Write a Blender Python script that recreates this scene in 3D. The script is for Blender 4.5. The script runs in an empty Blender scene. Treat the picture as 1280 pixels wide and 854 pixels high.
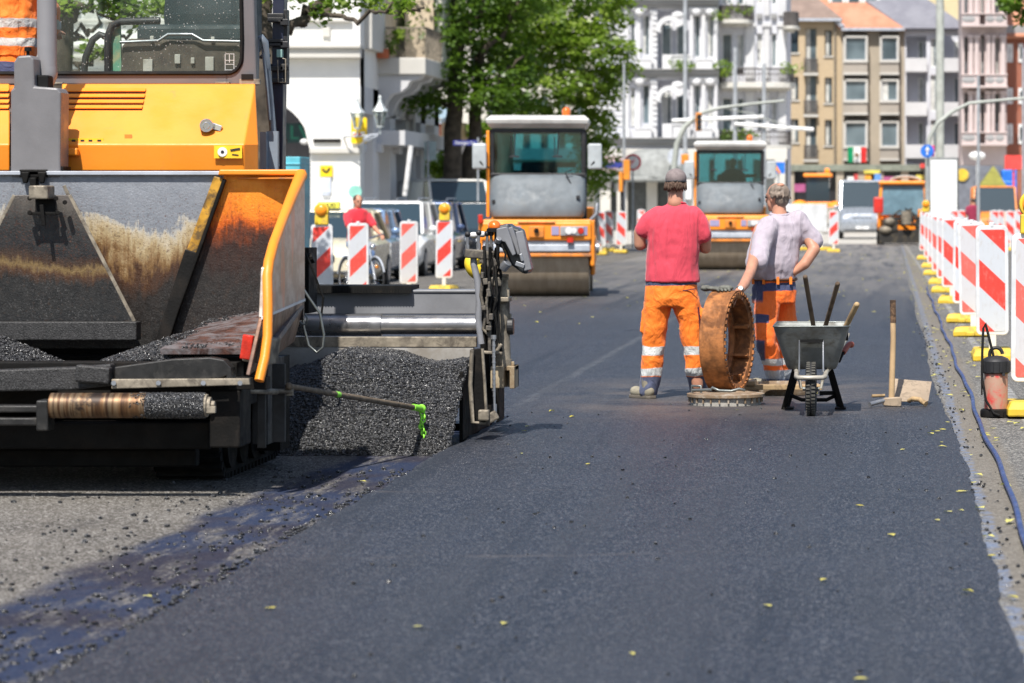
import bpy, math, random
from mathutils import Vector, Matrix, noise
R = math.radians
random.seed(11)
C = bpy.context.scene.collection
scene = bpy.context.scene

# ---------------------------------------------------------------- measuring helpers
F = 4000.0; CX = 1095.0; CY = 255.0; EYE = 1.5
def px(x, Y): return (x - CX) * Y / F
def pz(y, Y): return EYE - (y - CY) * Y / F
def at(x, y, Y): return (px(x, Y), Y, pz(y, Y))

# ---------------------------------------------------------------- mesh builder
class MB:
    def __init__(s, M=None):
        s.v = []; s.f = []; s.m = []; s.M = M; s.k = 0; s.done = []; s.ch = []
    def add(s, vs, fs):
        o = len(s.v); s.ch.append((o,len(s.f)))
        if s.M is not None: vs = [tuple(s.M @ Vector(p)) for p in vs]
        s.v += [tuple(p) for p in vs]
        for f in fs: s.f.append([i + o for i in f]); s.m.append(s.k)
        return s
    def cut(s):
        """start the next piece: each becomes an object of its own"""
        if s.f: s.done.append((s.v,s.f,s.m)); s.v=[]; s.f=[]; s.m=[]; s.ch=[]
        return s
    def separate(s, gap):
        """shapes lying farther apart than gap become pieces of their own"""
        n = len(s.ch); E = s.ch+[(len(s.v),len(s.f))]; B = []
        for i in range(n):
            P = s.v[E[i][0]:E[i+1][0]]; B.append([(min(p[k] for p in P)-gap/2, max(p[k] for p in P)+gap/2) for k in range(3)])
        g = list(range(n))
        def root(i):
            while g[i] != i: g[i] = g[g[i]]; i = g[i]
            return i
        for i in range(n):
            for j in range(i):
                if all(B[i][k][0] <= B[j][k][1] and B[j][k][0] <= B[i][k][1] for k in range(3)): g[root(i)] = root(j)
        G = {}
        for i in range(n): G.setdefault(root(i),[]).append(i)
        if len(G) < 2: return
        for ids in G.values():
            v=[]; f=[]; m=[]
            for i in ids:
                o = len(v)-E[i][0]; v += s.v[E[i][0]:E[i+1][0]]; f += [[q+o for q in F_] for F_ in s.f[E[i][1]:E[i+1][1]]]; m += s.m[E[i][1]:E[i+1][1]]
            s.done.append((v,f,m))
        s.v=[]; s.f=[]; s.m=[]; s.ch=[]
    def box(s, x0, x1, y0, y1, z0, z1):
        if x0 > x1: x0, x1 = x1, x0
        if y0 > y1: y0, y1 = y1, y0
        if z0 > z1: z0, z1 = z1, z0
        return s.add([(x0,y0,z0),(x1,y0,z0),(x1,y1,z0),(x0,y1,z0),(x0,y0,z1),(x1,y0,z1),(x1,y1,z1),(x0,y1,z1)],
              [(0,3,2,1),(4,5,6,7),(0,1,5,4),(1,2,6,5),(2,3,7,6),(3,0,4,7)])
    def cbox(s, c, d, rot=None):
        x, y, z = d[0]/2, d[1]/2, d[2]/2
        vs = [Vector(p) for p in [(-x,-y,-z),(x,-y,-z),(x,y,-z),(-x,y,-z),(-x,-y,z),(x,-y,z),(x,y,z),(-x,y,z)]]
        if rot:
            Mx = Matrix.Rotation(rot[2],3,'Z') @ Matrix.Rotation(rot[1],3,'Y') @ Matrix.Rotation(rot[0],3,'X')
            vs = [Mx @ p for p in vs]
        c = Vector(c)
        return s.add([p + c for p in vs], [(0,3,2,1),(4,5,6,7),(0,1,5,4),(1,2,6,5),(2,3,7,6),(3,0,4,7)])
    def bar(s, p0, p1, w, h, up=(0,0,1)):
        p0 = Vector(p0); p1 = Vector(p1); d = (p1-p0).normalized(); u = Vector(up)
        a = d.cross(u)
        if a.length < 1e-4: a = d.cross(Vector((1,0,0)))
        a.normalize(); b = a.cross(d).normalized(); a *= w/2; b *= h/2
        vs = [p0-a-b,p0+a-b,p0+a+b,p0-a+b,p1-a-b,p1+a-b,p1+a+b,p1-a+b]
        return s.add(vs, [(0,1,2,3),(7,6,5,4),(0,4,5,1),(1,5,6,2),(2,6,7,3),(3,7,4,0)])
    def cyl(s, p0, p1, r0, r1=None, n=16, cap=True):
        if r1 is None: r1 = r0
        p0 = Vector(p0); p1 = Vector(p1); d = (p1-p0)
        if d.length < 1e-6: return s
        d.normalize(); a = d.orthogonal().normalized(); b = d.cross(a)
        vs = []
        for (p, r) in ((p0,r0),(p1,r1)):
            for i in range(n):
                t = 2*math.pi*i/n; vs.append(p + (a*math.cos(t)+b*math.sin(t))*r)
        fs = [(i,(i+1)%n,n+(i+1)%n,n+i) for i in range(n)]
        if cap: fs += [tuple(range(n-1,-1,-1)), tuple(range(n,2*n))]
        return s.add(vs, fs)
    def tube(s, pts, r, n=10, closed=False):
        pts = [Vector(p) for p in pts]; N = len(pts)
        rs = r if isinstance(r,(list,tuple)) else [r]*N
        vs = []; prev = None
        for i,p in enumerate(pts):
            if closed: d = pts[(i+1)%N]-pts[i-1]
            else: d = pts[min(i+1,N-1)]-pts[max(i-1,0)]
            d.normalize()
            a = d.orthogonal().normalized() if prev is None else (prev - d*prev.dot(d)).normalized()
            prev = a; b = d.cross(a)
            for k in range(n):
                t = 2*math.pi*k/n; vs.append(p+(a*math.cos(t)+b*math.sin(t))*rs[i])
        fs = []
        for i in range(N if closed else N-1):
            j = (i+1)%N
            for k in range(n): fs.append((i*n+k,i*n+(k+1)%n,j*n+(k+1)%n,j*n+k))
        if not closed: fs += [tuple(range(n-1,-1,-1)), tuple(range((N-1)*n,N*n))]
        return s.add(vs, fs)
    def ell(s, c, r, nu=16, nv=10, rot=None):
        if not isinstance(r,(list,tuple)): r = (r,r,r)
        Mx = Matrix.Identity(3)
        if rot: Mx = Matrix.Rotation(rot[2],3,'Z') @ Matrix.Rotation(rot[1],3,'Y') @ Matrix.Rotation(rot[0],3,'X')
        c = Vector(c); vs = []; fs = []
        for j in range(1,nv):
            ph = math.pi*j/nv
            for i in range(nu):
                t = 2*math.pi*i/nu
                vs.append(c + Mx @ Vector((r[0]*math.sin(ph)*math.cos(t), r[1]*math.sin(ph)*math.sin(t), r[2]*math.cos(ph))))
        vs.append(c+Mx @ Vector((0,0,r[2]))); vs.append(c-Mx @ Vector((0,0,r[2])))
        T = len(vs)-2; B = T+1
        for j in range(nv-2):
            for i in range(nu): fs.append((j*nu+i,(j+1)*nu+i,(j+1)*nu+(i+1)%nu,j*nu+(i+1)%nu))
        for i in range(nu):
            fs.append((T,i,(i+1)%nu)); fs.append((B,(nv-2)*nu+(i+1)%nu,(nv-2)*nu+i))
        return s.add(vs, fs)
    def prism(s, poly, axis, a0, a1):
        """poly: 2d points; axis 'y': (x,z) extruded along y; 'x': (y,z); 'z': (x,y)"""
        n = len(poly)
        ar = sum(poly[i][0]*poly[(i+1)%n][1]-poly[(i+1)%n][0]*poly[i][1] for i in range(n))
        if ar < 0: poly = poly[::-1]
        if a0 > a1: a0, a1 = a1, a0
        if axis == 'y': mk = lambda p,a: (p[0],a,p[1]); flip = True
        elif axis == 'x': mk = lambda p,a: (a,p[0],p[1]); flip = False
        else: mk = lambda p,a: (p[0],p[1],a); flip = False
        vs = [mk(p,a0) for p in poly]+[mk(p,a1) for p in poly]
        fs = [tuple(range(n-1,-1,-1)), tuple(range(n,2*n))]+[(i,(i+1)%n,n+(i+1)%n,n+i) for i in range(n)]
        if flip: fs = [f[::-1] for f in fs]
        return s.add(vs, fs)
    def loft(s, rings, cap=True, closed=True):
        n = len(rings[0]); vs = [p for r in rings for p in r]; fs = []
        for j in range(len(rings)-1):
            for i in range(n if closed else n-1): fs.append((j*n+i,j*n+(i+1)%n,(j+1)*n+(i+1)%n,(j+1)*n+i))
        if cap: fs += [tuple(range(n-1,-1,-1)), tuple(range((len(rings)-1)*n,len(rings)*n))]
        return s.add(vs, fs)
    def lathe(s, prof, c, axis='z', n=24, close=False):
        c = Vector(c); rings = []
        for (r,h) in prof:
            ring = []
            for i in range(n):
                t = 2*math.pi*i/n; a, b = r*math.cos(t), r*math.sin(t)
                ring.append(c + (Vector((a,b,h)) if axis=='z' else Vector((h,a,b)) if axis=='x' else Vector((b,h,a))))
            rings.append(ring)
        if close: rings.append(rings[0])
        return s.loft(rings, cap=not close)
    def slab(s, pts, th):
        """polygon in 3d, thickened along minus its normal"""
        pts = [Vector(p) for p in pts]; nrm = Vector((0,0,0))
        for i in range(len(pts)): nrm += pts[i].cross(pts[(i+1)%len(pts)])
        nrm = Vector(nrm)
        c = sum(pts, Vector((0,0,0)))/len(pts); nrm = Vector((0,0,0))
        for i in range(len(pts)): nrm += (pts[i]-c).cross(pts[(i+1)%len(pts)]-c)
        nrm.normalize(); n = len(pts)
        vs = pts + [p - nrm*th for p in pts]
        fs = [tuple(range(n)), tuple(range(2*n-1,n-1,-1))]+[(i,n+i,n+(i+1)%n,(i+1)%n) for i in range(n)]
        return s.add(vs, fs)
    def build(s, name, mat, parent=None, loc=None, bevel=0, smooth=None, **tags):
        if name in SEP and not s.done and s.M is None: s.separate(SEP[name])
        if s.done:
            s.cut(); out=None
            for (s.v,s.f,s.m) in s.done:
                d, s.done = s.done, []; s.M = s.M or Matrix.Identity(4); q = s.build(name,mat,parent,loc,bevel,smooth,**tags); s.done = d; out = out or q
            return out
        me = bpy.data.meshes.new(name)
        o = bpy.data.objects.new(name, me); C.objects.link(o)
        L = Vector((0,0,0))
        if parent is not None:
            o.parent = parent; L = ROOT[parent.name]
        elif loc is not None:
            L = Vector(loc); o.location = L
        ROOT[o.name] = L
        me.from_pydata([(p[0]-L.x,p[1]-L.y,p[2]-L.z) for p in s.v], [], s.f)
        mats = mat if isinstance(mat,(list,tuple)) else [mat]
        for m in mats: me.materials.append(m)
        if len(mats) > 1: me.polygons.foreach_set('material_index', s.m)
        if smooth is not None:
            me.polygons.foreach_set('use_smooth', [True]*len(me.polygons))
            if smooth < 180: me.set_sharp_from_angle(angle=R(smooth))
        me.update()
        if bevel:
            b = o.modifiers.new('bevel','BEVEL'); b.width = bevel; b.segments = 2; b.limit_method = 'ANGLE'; b.angle_limit = R(40)
        for k, v in tags.items(): o[{'cat':'category'}.get(k,k)] = v
        return o
ROOT = {}
SEP = {'balcony_opening':.05,'belt_loops':.005,'sticker_marks':.003,'track_guard':.02,'balustrade':.3,'louvre_slot_shade':.1,'louvre_hood':.1,'drum_frame':.05,'piers':.3,'balcony_slab':.2,'track_wheel':.01,'frame_clip':.1,'sticker':.1,'housing_plug':.04,'cable_loop':.1,'post_clamp':.05,'painted_mark':.1,'stem':.03,'carry_handle':.05,'turn_lamp':.1,'bonnet_latch':.2,'wipers':.1,'balcony_plants':.15,'sill':.1,'cornices':.3,'brackets':.3,'column_hinge':.02,'bonnet_recess':.1,'wooden_post':.1}
def thing(name, label, cat, loc=(0,0,0), group=None, kind=None):
    o = bpy.data.objects.new(name, None); C.objects.link(o); o.location = loc; o.empty_display_size = .2
    ROOT[o.name] = Vector(loc); o['label'] = label; o['category'] = cat
    if group: o['group'] = group
    if kind: o['kind'] = kind
    return o
def kids(o): return [c for c in C.objects if c.parent == o]
def copy_tree(o, parent=None):
    c = o.copy(); C.objects.link(c); c.parent = parent
    for ch in kids(o): copy_tree(ch, c)
    return c
def place(root, loc, rz=0, label=None, group=None, scale=None):
    root.location = loc; root.rotation_euler = (0,0,rz)
    if label: root['label'] = label
    if group: root['group'] = group
    if scale: root.scale = (scale,)*3
    return root
def arc(c, r, a0, a1, n, plane='xz'):
    out = []
    for i in range(n+1):
        t = R(a0+(a1-a0)*i/n); a, b = r*math.cos(t), r*math.sin(t)
        out.append((c[0]+a,c[1],c[2]+b) if plane=='xz' else (c[0],c[1]+a,c[2]+b) if plane=='yz' else (c[0]+a,c[1]+b,c[2]))
    return out
def text(s, size, loc, mat, parent=None, name='lettering', align='CENTER', ext=.002, rot=(R(90),0,0), bold=0):
    cu = bpy.data.curves.new(name,'FONT'); cu.body = s; cu.size = size; cu.align_x = align; cu.align_y = 'CENTER'
    cu.extrude = ext; cu.offset = bold
    o = bpy.data.objects.new(name+'_tmp', cu); C.objects.link(o)
    dg = bpy.context.evaluated_depsgraph_get()
    me = bpy.data.meshes.new_from_object(o.evaluated_get(dg)); bpy.data.objects.remove(o)
    L = ROOT[parent.name] if parent is not None else Vector((0,0,0))
    t = bpy.data.objects.new(name, me); C.objects.link(t); t.parent = parent
    t.location = Vector(loc)-L; t.rotation_euler = rot
    me.materials.clear(); me.materials.append(mat); ROOT[t.name] = L
    return t

# ---------------------------------------------------------------- materials
class NT:
    def __init__(s, name):
        s.m = bpy.data.materials.new(name); s.m.use_nodes = True; s.t = s.m.node_tree; s.t.nodes.clear()
        s.out = s.n('ShaderNodeOutputMaterial'); s.tc = s.n('ShaderNodeTexCoord')
    def n(s, k, **kw):
        x = s.t.nodes.new(k)
        for a, b in kw.items(): setattr(x, a, b)
        return x
    def set(s, sock, v):
        if isinstance(v, bpy.types.NodeSocket): s.t.links.new(v, sock)
        elif v is not None:
            if sock.type == 'RGBA' and isinstance(v,(tuple,list)) and len(v)==3: v = (*v,1)
            sock.default_value = v
    def math(s, op, a, b=None, c=None, clamp=False):
        x = s.n('ShaderNodeMath', operation=op, use_clamp=clamp); s.set(x.inputs[0],a); s.set(x.inputs[1],b)
        if c is not None: s.set(x.inputs[2],c)
        return x.outputs[0]
    def mix(s, f, a, b, mode='MIX'):
        x = s.n('ShaderNodeMix', data_type='RGBA', blend_type=mode); s.set(x.inputs[0],f); s.set(x.inputs[6],a); s.set(x.inputs[7],b)
        return x.outputs[2]
    def noise(s, scale, detail=4, rough=.55, vec=None, dist=0, stretch=None):
        x = s.n('ShaderNodeTexNoise'); v = vec if vec is not None else s.tc.outputs['Object']
        if stretch:
            mp = s.n('ShaderNodeMapping'); s.set(mp.inputs['Vector'],v); mp.inputs['Scale'].default_value = stretch; v = mp.outputs[0]
        s.set(x.inputs['Vector'],v); x.inputs['Scale'].default_value = scale; x.inputs['Detail'].default_value = detail
        x.inputs['Roughness'].default_value = rough; x.inputs['Distortion'].default_value = dist
        return x.outputs[0]
    def voro(s, scale, feat='F1', out=0, vec=None):
        x = s.n('ShaderNodeTexVoronoi', feature=feat); s.set(x.inputs['Vector'], vec if vec is not None else s.tc.outputs['Object'])
        x.inputs['Scale'].default_value = scale
        return x.outputs[out]
    def ramp(s, f, a, b, lo=0., hi=1.):
        x = s.n('ShaderNodeMapRange'); s.set(x.inputs[0],f); x.inputs[1].default_value=a; x.inputs[2].default_value=b
        x.inputs[3].default_value=lo; x.inputs[4].default_value=hi; x.interpolation_type = 'SMOOTHSTEP' if lo<hi or 1 else 'LINEAR'
        return x.outputs[0]
    def xyz(s, which='Object', geo=False):
        x = s.n('ShaderNodeSeparateXYZ')
        if geo: g = s.n('ShaderNodeNewGeometry'); s.set(x.inputs[0], g.outputs['Position'])
        else: s.set(x.inputs[0], s.tc.outputs[which])
        return x.outputs
    def band(s, v, a, b, soft=.002):
        return s.math('MULTIPLY', s.ramp(v,a-soft,a+soft), s.math('SUBTRACT',1.,s.ramp(v,b-soft,b+soft)))
    def bump(s, h, strength=.3, dist=.01, prev=None):
        x = s.n('ShaderNodeBump'); s.set(x.inputs['Height'],h); x.inputs['Strength'].default_value=strength; x.inputs['Distance'].default_value=dist
        if prev is not None: s.set(x.inputs['Normal'],prev)
        return x.outputs[0]
    def bsdf(s, col, rough=.5, metal=0., normal=None, **kw):
        x = s.n('ShaderNodeBsdfPrincipled'); s.set(x.inputs['Base Color'],col); s.set(x.inputs['Roughness'],rough); s.set(x.inputs['Metallic'],metal)
        if normal is not None: s.set(x.inputs['Normal'],normal)
        for k,v in kw.items(): s.set(x.inputs[k],v)
        s.set(s.out.inputs[0], x.outputs[0]); return x
MATS = {}
def mat(name, col, rough=.55, metal=0., var=.18, vs=3., bump=.15, bs=60., dirt=None, damt=.45, ds=2.5, **kw):
    if name in MATS: return MATS[name]
    t = NT(name)
    n1 = t.noise(vs, 5)
    c = t.mix(t.ramp(n1,.3,.7), tuple(x*(1-var) for x in col), tuple(min(1,x*(1+var)) for x in col))
    ro = t.ramp(t.noise(vs*3,4), .3,.7, max(.02,rough-.08), min(1,rough+.1))
    if dirt is not None:
        f = t.math('MULTIPLY', t.ramp(t.noise(ds,8,.65,dist=.6), 1-damt-.12, 1-damt+.12), .85)
        c = t.mix(f, c, dirt)
        ro = t.math('ADD', ro, t.math('MULTIPLY', f, .25), clamp=True)
    nb = t.bump(t.noise(bs,3), bump, .004) if bump else None
    t.bsdf(c, ro, metal, nb, **kw)
    MATS[name] = t.m
    return t.m
DIRT = (.16,.13,.10); BLACK = (.012,.012,.012)
M = MATS
M_white = mat('white_paint',(.78,.78,.77),.45,dirt=(.5,.48,.44),damt=.3)
M_orange = mat('orange_paint',(.93,.29,.02),.42,var=.08,vs=1.5,dirt=(.50,.19,.05),damt=.30,ds=7)
M_oranged = mat('orange_paint_worn',(.75,.24,.03),.45,dirt=(.2,.13,.09),damt=.4,ds=5)
M_steel = mat('steel',(.34,.35,.37),.38,.7,dirt=(.2,.18,.15),damt=.35,ds=5)
M_tan = mat('dusty_steel',(.30,.26,.20),.6,.35,dirt=(.10,.085,.07),damt=.45,ds=12,var=.3,vs=14)
M_grey = mat('grey_paint',(.20,.205,.22),.45,dirt=(.3,.27,.22),damt=.3,ds=4)
M_lgrey = mat('light_grey_paint',(.42,.45,.50),.4,dirt=(.3,.28,.25),damt=.3,ds=4)
M_black = mat('black_plastic',(.02,.02,.022),.5,dirt=(.09,.08,.07),damt=.35,ds=8)
M_rubber = mat('rubber',(.009,.009,.009),.75,dirt=(.03,.026,.022),damt=.38,ds=8,**{'Specular IOR Level':.2})
M_dark = mat('sooty_steel',(.008,.0075,.007),.6,.0,dirt=(.022,.018,.015),damt=.42,ds=6,bump=.5,**{'Specular IOR Level':.15})
M_navy = mat('dark_blue_paint',(.02,.024,.05),.4)
M_yellow = mat('yellow_plastic',(.74,.50,.03),.55,dirt=(.36,.27,.09),damt=.42,ds=9)
M_wood = mat('worn_wood',(.42,.29,.15),.7,dirt=(.12,.08,.05),damt=.4,ds=9,var=.25)
M_wooddark = mat('dark_wood',(.16,.11,.07),.7,dirt=(.06,.04,.03),damt=.4,ds=9)
M_concrete = mat('cast_concrete',(.42,.40,.36),.85,dirt=(.22,.19,.15),damt=.4,ds=8,bump=.4)
M_skin = mat('skin',(.52,.25,.16),.5,var=.12,vs=12,bump=.08,bs=200)
M_hair = mat('brown_hair',(.085,.048,.03),.7,var=.2,vs=30,bump=.3,bs=150)
M_hairg = mat('grey_hair',(.20,.155,.12),.65,var=.25,vs=30,bump=.3,bs=150)
M_glove = mat('grey_glove',(.13,.13,.11),.85,var=.3,vs=30,bump=.5,bs=90)
M_navyc = mat('navy_cloth',(.035,.04,.085),.85,var=.2,bump=.3)
M_cap = mat('grey_cap',(.22,.18,.175),.9,var=.12,vs=40,bump=.3,bs=150)
M_boot = mat('dusty_boot',(.30,.27,.20),.8,dirt=(.14,.12,.09),damt=.4,ds=20)
M_sole = mat('boot_sole',(.14,.12,.095),.9)
M_red = mat('red_plastic',(.62,.03,.02),.4,dirt=(.2,.04,.03),damt=.3)
M_chrome = mat('chrome',(.75,.75,.76),.18,1.,var=.05,bump=0)
M_blue = mat('blue_sign',(.02,.16,.62),.4)
M_navysign = mat('navy_sign',(.03,.04,.22),.4)
M_lamp = mat('amber_lens',(.95,.30,.01),.18,var=.05,bump=.5,bs=120,**{'Coat Weight':.6})
M_redlamp = mat('red_lens',(.50,.025,.012),.2,var=.3,vs=14,bump=.3)
M_wheel = mat('tyre_rubber',(.022,.022,.023),.8,var=.3)
M_brass = mat('green_copper',(.22,.36,.33),.6)
M_hose = mat('blue_hose_dusty',(.022,.048,.17),.4,dirt=(.09,.10,.14),damt=.4,ds=14)
M_chain = mat('green_paint',(.30,.80,.06),.4,var=.15)
M_ropey = mat('rusty_steel',(.34,.13,.038),.75,.05,var=.4,vs=16,dirt=(.12,.048,.02),damt=.46,ds=7,bump=.5)
M_zinc = mat('galvanised_steel',(.17,.185,.18),.42,.6,var=.2,vs=6,dirt=(.2,.19,.16),damt=.35,ds=7)
M_terr = mat('terracotta',(.50,.14,.06),.7)
M_red2 = mat('red_awning',(.75,.06,.05),.7)

def glassmat(name, tint=(.75,.85,.85), op=.12, dust=0., dcol=(.6,.6,.58)):
    t = NT(name)
    tr = t.n('ShaderNodeBsdfTransparent'); t.set(tr.inputs[0], tint)
    gl = t.n('ShaderNodeBsdfGlossy'); gl.inputs['Roughness'].default_value = .03; t.set(gl.inputs['Color'],(.9,.95,.95))
    lw = t.n('ShaderNodeFresnel'); lw.inputs[0].default_value = 1.45
    f = t.math('ADD', lw.outputs[0], op, clamp=True)
    mx = t.n('ShaderNodeMixShader'); t.set(mx.inputs[0],f); t.set(mx.inputs[1],tr.outputs[0]); t.set(mx.inputs[2],gl.outputs[0])
    o = mx.outputs[0]
    if dust:
        df = t.n('ShaderNodeBsdfDiffuse'); t.set(df.inputs[0], dcol)
        v = t.voro(48); sp = t.math('LESS_THAN', v, .14); sp = t.math('MULTIPLY', sp, t.ramp(t.noise(5,3),.35,.6))
        f2 = t.math('ADD', t.math('MULTIPLY', sp, .75), t.ramp(t.noise(3,6),.3,.8,0,dust), clamp=True)
        m2 = t.n('ShaderNodeMixShader'); t.set(m2.inputs[0],f2); t.set(m2.inputs[1],o); t.set(m2.inputs[2],df.outputs[0]); o = m2.outputs[0]
    t.set(t.out.inputs[0], o); MATS[name] = t.m
    return t.m
M_glass = glassmat('clear_glass')
M_glassd = glassmat('dusty_glass', (.86,.90,.88), -.015, .03)
M_glasst = glassmat('teal_cab_glass', (.42,.70,.74), .03)
def _win():
    t = NT('window_glass'); f = t.ramp(t.noise(.35,2),.35,.65)
    c = t.mix(f,(.035,.055,.07),(.16,.21,.235)); t.bsdf(c,.06,0.,None); return t.m
M_win = _win()
_t = NT('car_glass'); _t.bsdf((.03,.05,.065),.05); M_carglass = MATS['car_glass'] = _t.m

# --- asphalt
def _asph(name, lo, hi, bs=90, extra=None, rough=.62, spec=.5, speck=(.30,.28,.25), sp=.62):
    t = NT(name); p = t.tc.outputs['Object']
    big = t.noise(.7,6,.6); mid = t.noise(9,6,.7); fine = t.voro(bs)
    c = t.mix(t.ramp(big,.3,.7), lo, hi)
    c = t.mix(t.ramp(mid,.25,.75,0,.55), c, tuple(x*.55 for x in lo))
    vc = t.n('ShaderNodeTexVoronoi'); t.set(vc.inputs['Vector'],p); vc.inputs['Scale'].default_value = bs
    sx = t.n('ShaderNodeSeparateColor'); t.set(sx.inputs[0], vc.outputs['Color'])
    stone = t.math('MULTIPLY', t.ramp(sx.outputs[0], sp, .98), .8)
    c = t.mix(stone, c, speck)
    if extra: c = extra(t, c)
    nb = t.bump(fine, .6, .004); nb = t.bump(mid, .15, .006, nb)
    t.bsdf(c, t.ramp(sx.outputs[1],0,1,rough-.12,rough+.12), 0., nb, **{'Specular IOR Level':spec})
    MATS[name] = t.m; return t.m
def _newmix(t, c):
    x,y,z = t.xyz(geo=True)[:3]
    wob = t.math('MULTIPLY', t.math('SUBTRACT', t.noise(1.3,5), .5), .12)
    xx = t.math('ADD', x, wob)
    # pale worn joint between the two lanes beyond the screed
    j = t.math('MULTIPLY', t.band(xx,-2.70,-2.62,.03), t.ramp(y,23,25)); j = t.math('MULTIPLY', j, t.ramp(t.noise(3,5),.3,.6,.08,.38))
    c = t.mix(j, c, (.20,.20,.20))
    # dusty area where traffic has crossed, far up the road
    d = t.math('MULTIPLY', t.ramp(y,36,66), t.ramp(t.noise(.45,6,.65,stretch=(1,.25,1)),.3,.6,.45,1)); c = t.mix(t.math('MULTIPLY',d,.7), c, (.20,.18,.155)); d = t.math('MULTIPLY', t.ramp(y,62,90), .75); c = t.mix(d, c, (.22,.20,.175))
    # thin arc scuffs of the roller
    st = t.noise(1.2,6,.6,stretch=(2.6,.12,1)); c = t.mix(t.ramp(st,.40,.62,0,.45), c, (.034,.036,.042))
    st = t.noise(.8,5,.6,stretch=(3.4,.09,1)); c = t.mix(t.ramp(st,.52,.66,0,.5), c, (.010,.013,.020))
    pd = t.math('MULTIPLY', t.math('MULTIPLY', t.band(x,-2.4,.1,.5), t.band(y,22.6,27.2,1.2)), t.ramp(t.noise(1.6,7,.7),.36,.6)); c = t.mix(t.math('MULTIPLY',pd,.42), c, (.16,.13,.105))
    for (y0,sl,wd) in ((16.9,.10,.05),(13.9,.16,.045)):
        yy = t.math('SUBTRACT', t.math('ADD', y, t.math('MULTIPLY', t.math('SUBTRACT',t.noise(.9,5),.5), .35)), t.math('MULTIPLY', x, sl))
        f = t.math('MULTIPLY', t.band(yy,y0,y0+wd,.06), t.ramp(t.noise(2,5),.4,.65)); f = t.math('MULTIPLY', f, t.math('SUBTRACT',1.,t.ramp(x,-1.6,.2)))
        c = t.mix(t.math('MULTIPLY',f,.38), c, (.17,.14,.12))
    return c
M_new = _asph('fresh_asphalt',(.014,.018,.028),(.023,.028,.042),125,_newmix,.55,.5,(.20,.20,.21),.80)
def _oldmix(t, c):
    x,y,z = t.xyz(geo=True)[:3]
    n = t.math('MULTIPLY', t.math('SUBTRACT', t.noise(1.4,8,.7,stretch=(1,.35,1)), .5), .55)
    # sprayed bitumen film beside the joint: slanting band towards the camera's left
    lim = t.math('ADD', t.math('MULTIPLY', t.math('SUBTRACT',y,10.), .022), -3.50)
    f = t.math('SUBTRACT', t.math('ADD',x,n), lim)
    film = t.math('MULTIPLY', t.ramp(f,-.04,.12), t.math('SUBTRACT',1.,t.ramp(x,-2.58,-2.5)))
    gaps = t.ramp(t.noise(2.6,9,.75,stretch=(3.5,.5,1)),.32,.52)
    fm = t.math('MULTIPLY', film, gaps); fm = t.math('MULTIPLY', fm, t.math('SUBTRACT',1.,t.ramp(y,23,26)))
    col = t.mix(t.ramp(t.noise(1.2,3),.4,.6), (.014,.014,.031), (.009,.021,.060))
    c = t.mix(t.math('MULTIPLY',fm,.9), c, col)
    # dark tyre-track film patches
    d = t.ramp(t.noise(.8,6,.65,stretch=(2.5,.25,1)),.52,.66,0,.55); return t.mix(d, c, (.045,.043,.043))
M_old = _asph('milled_asphalt',(.075,.068,.059),(.135,.122,.104),105,_oldmix,.8,.25,(.42,.40,.37),.62)
def _sidemix(t, c):
    x,y,z = t.xyz(geo=True)[:3]
    n = t.math('MULTIPLY', t.math('SUBTRACT', t.noise(1.6,7,.65), .5), .14); xx = t.math('ADD',x,n)
    lim = t.math('MULTIPLY', t.math('SUBTRACT', y, 11.), .0042)
    xr = t.math('SUBTRACT', xx, lim)
    c = t.mix(t.math('MULTIPLY',t.band(xr,.50,.74,.03),.6), c, (.19,.165,.13))
    bl = t.math('MULTIPLY', t.band(xr,.47,.535,.012), t.ramp(t.noise(9,7,.75),.42,.6))
    c = t.mix(t.math('MULTIPLY',bl,.7), c, (.15,.20,.31))
    wl = t.math('MULTIPLY', t.band(x,1.02,1.10,.01), t.ramp(t.noise(6,7,.7),.42,.6,0,.55)); return t.mix(wl, c, (.45,.45,.44))
M_side = _asph('worn_asphalt',(.085,.082,.078),(.13,.125,.115),80,_sidemix,.8,.3,(.4,.38,.34),.55)
M_pale = _asph('pale_paving',(.42,.39,.34),(.56,.53,.47),20,None,.85,.3,(.6,.57,.5),.6)
M_agg = None
def _agg():
    t = NT('hot_mix'); g = t.n('ShaderNodeObjectInfo')
    v = t.voro(160, out=1); sx = t.n('ShaderNodeSeparateColor'); t.set(sx.inputs[0], v)
    c = t.mix(t.ramp(sx.outputs[0],.5,1), (.016,.016,.017), (.10,.10,.103))
    nb = t.bump(t.voro(110), .9, .008)
    t.bsdf(c, t.ramp(sx.outputs[1],0,1,.18,.5), 0., nb, **{'Specular IOR Level':.8}); MATS['hot_mix'] = t.m; return t.m
M_agg = _agg()

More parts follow.
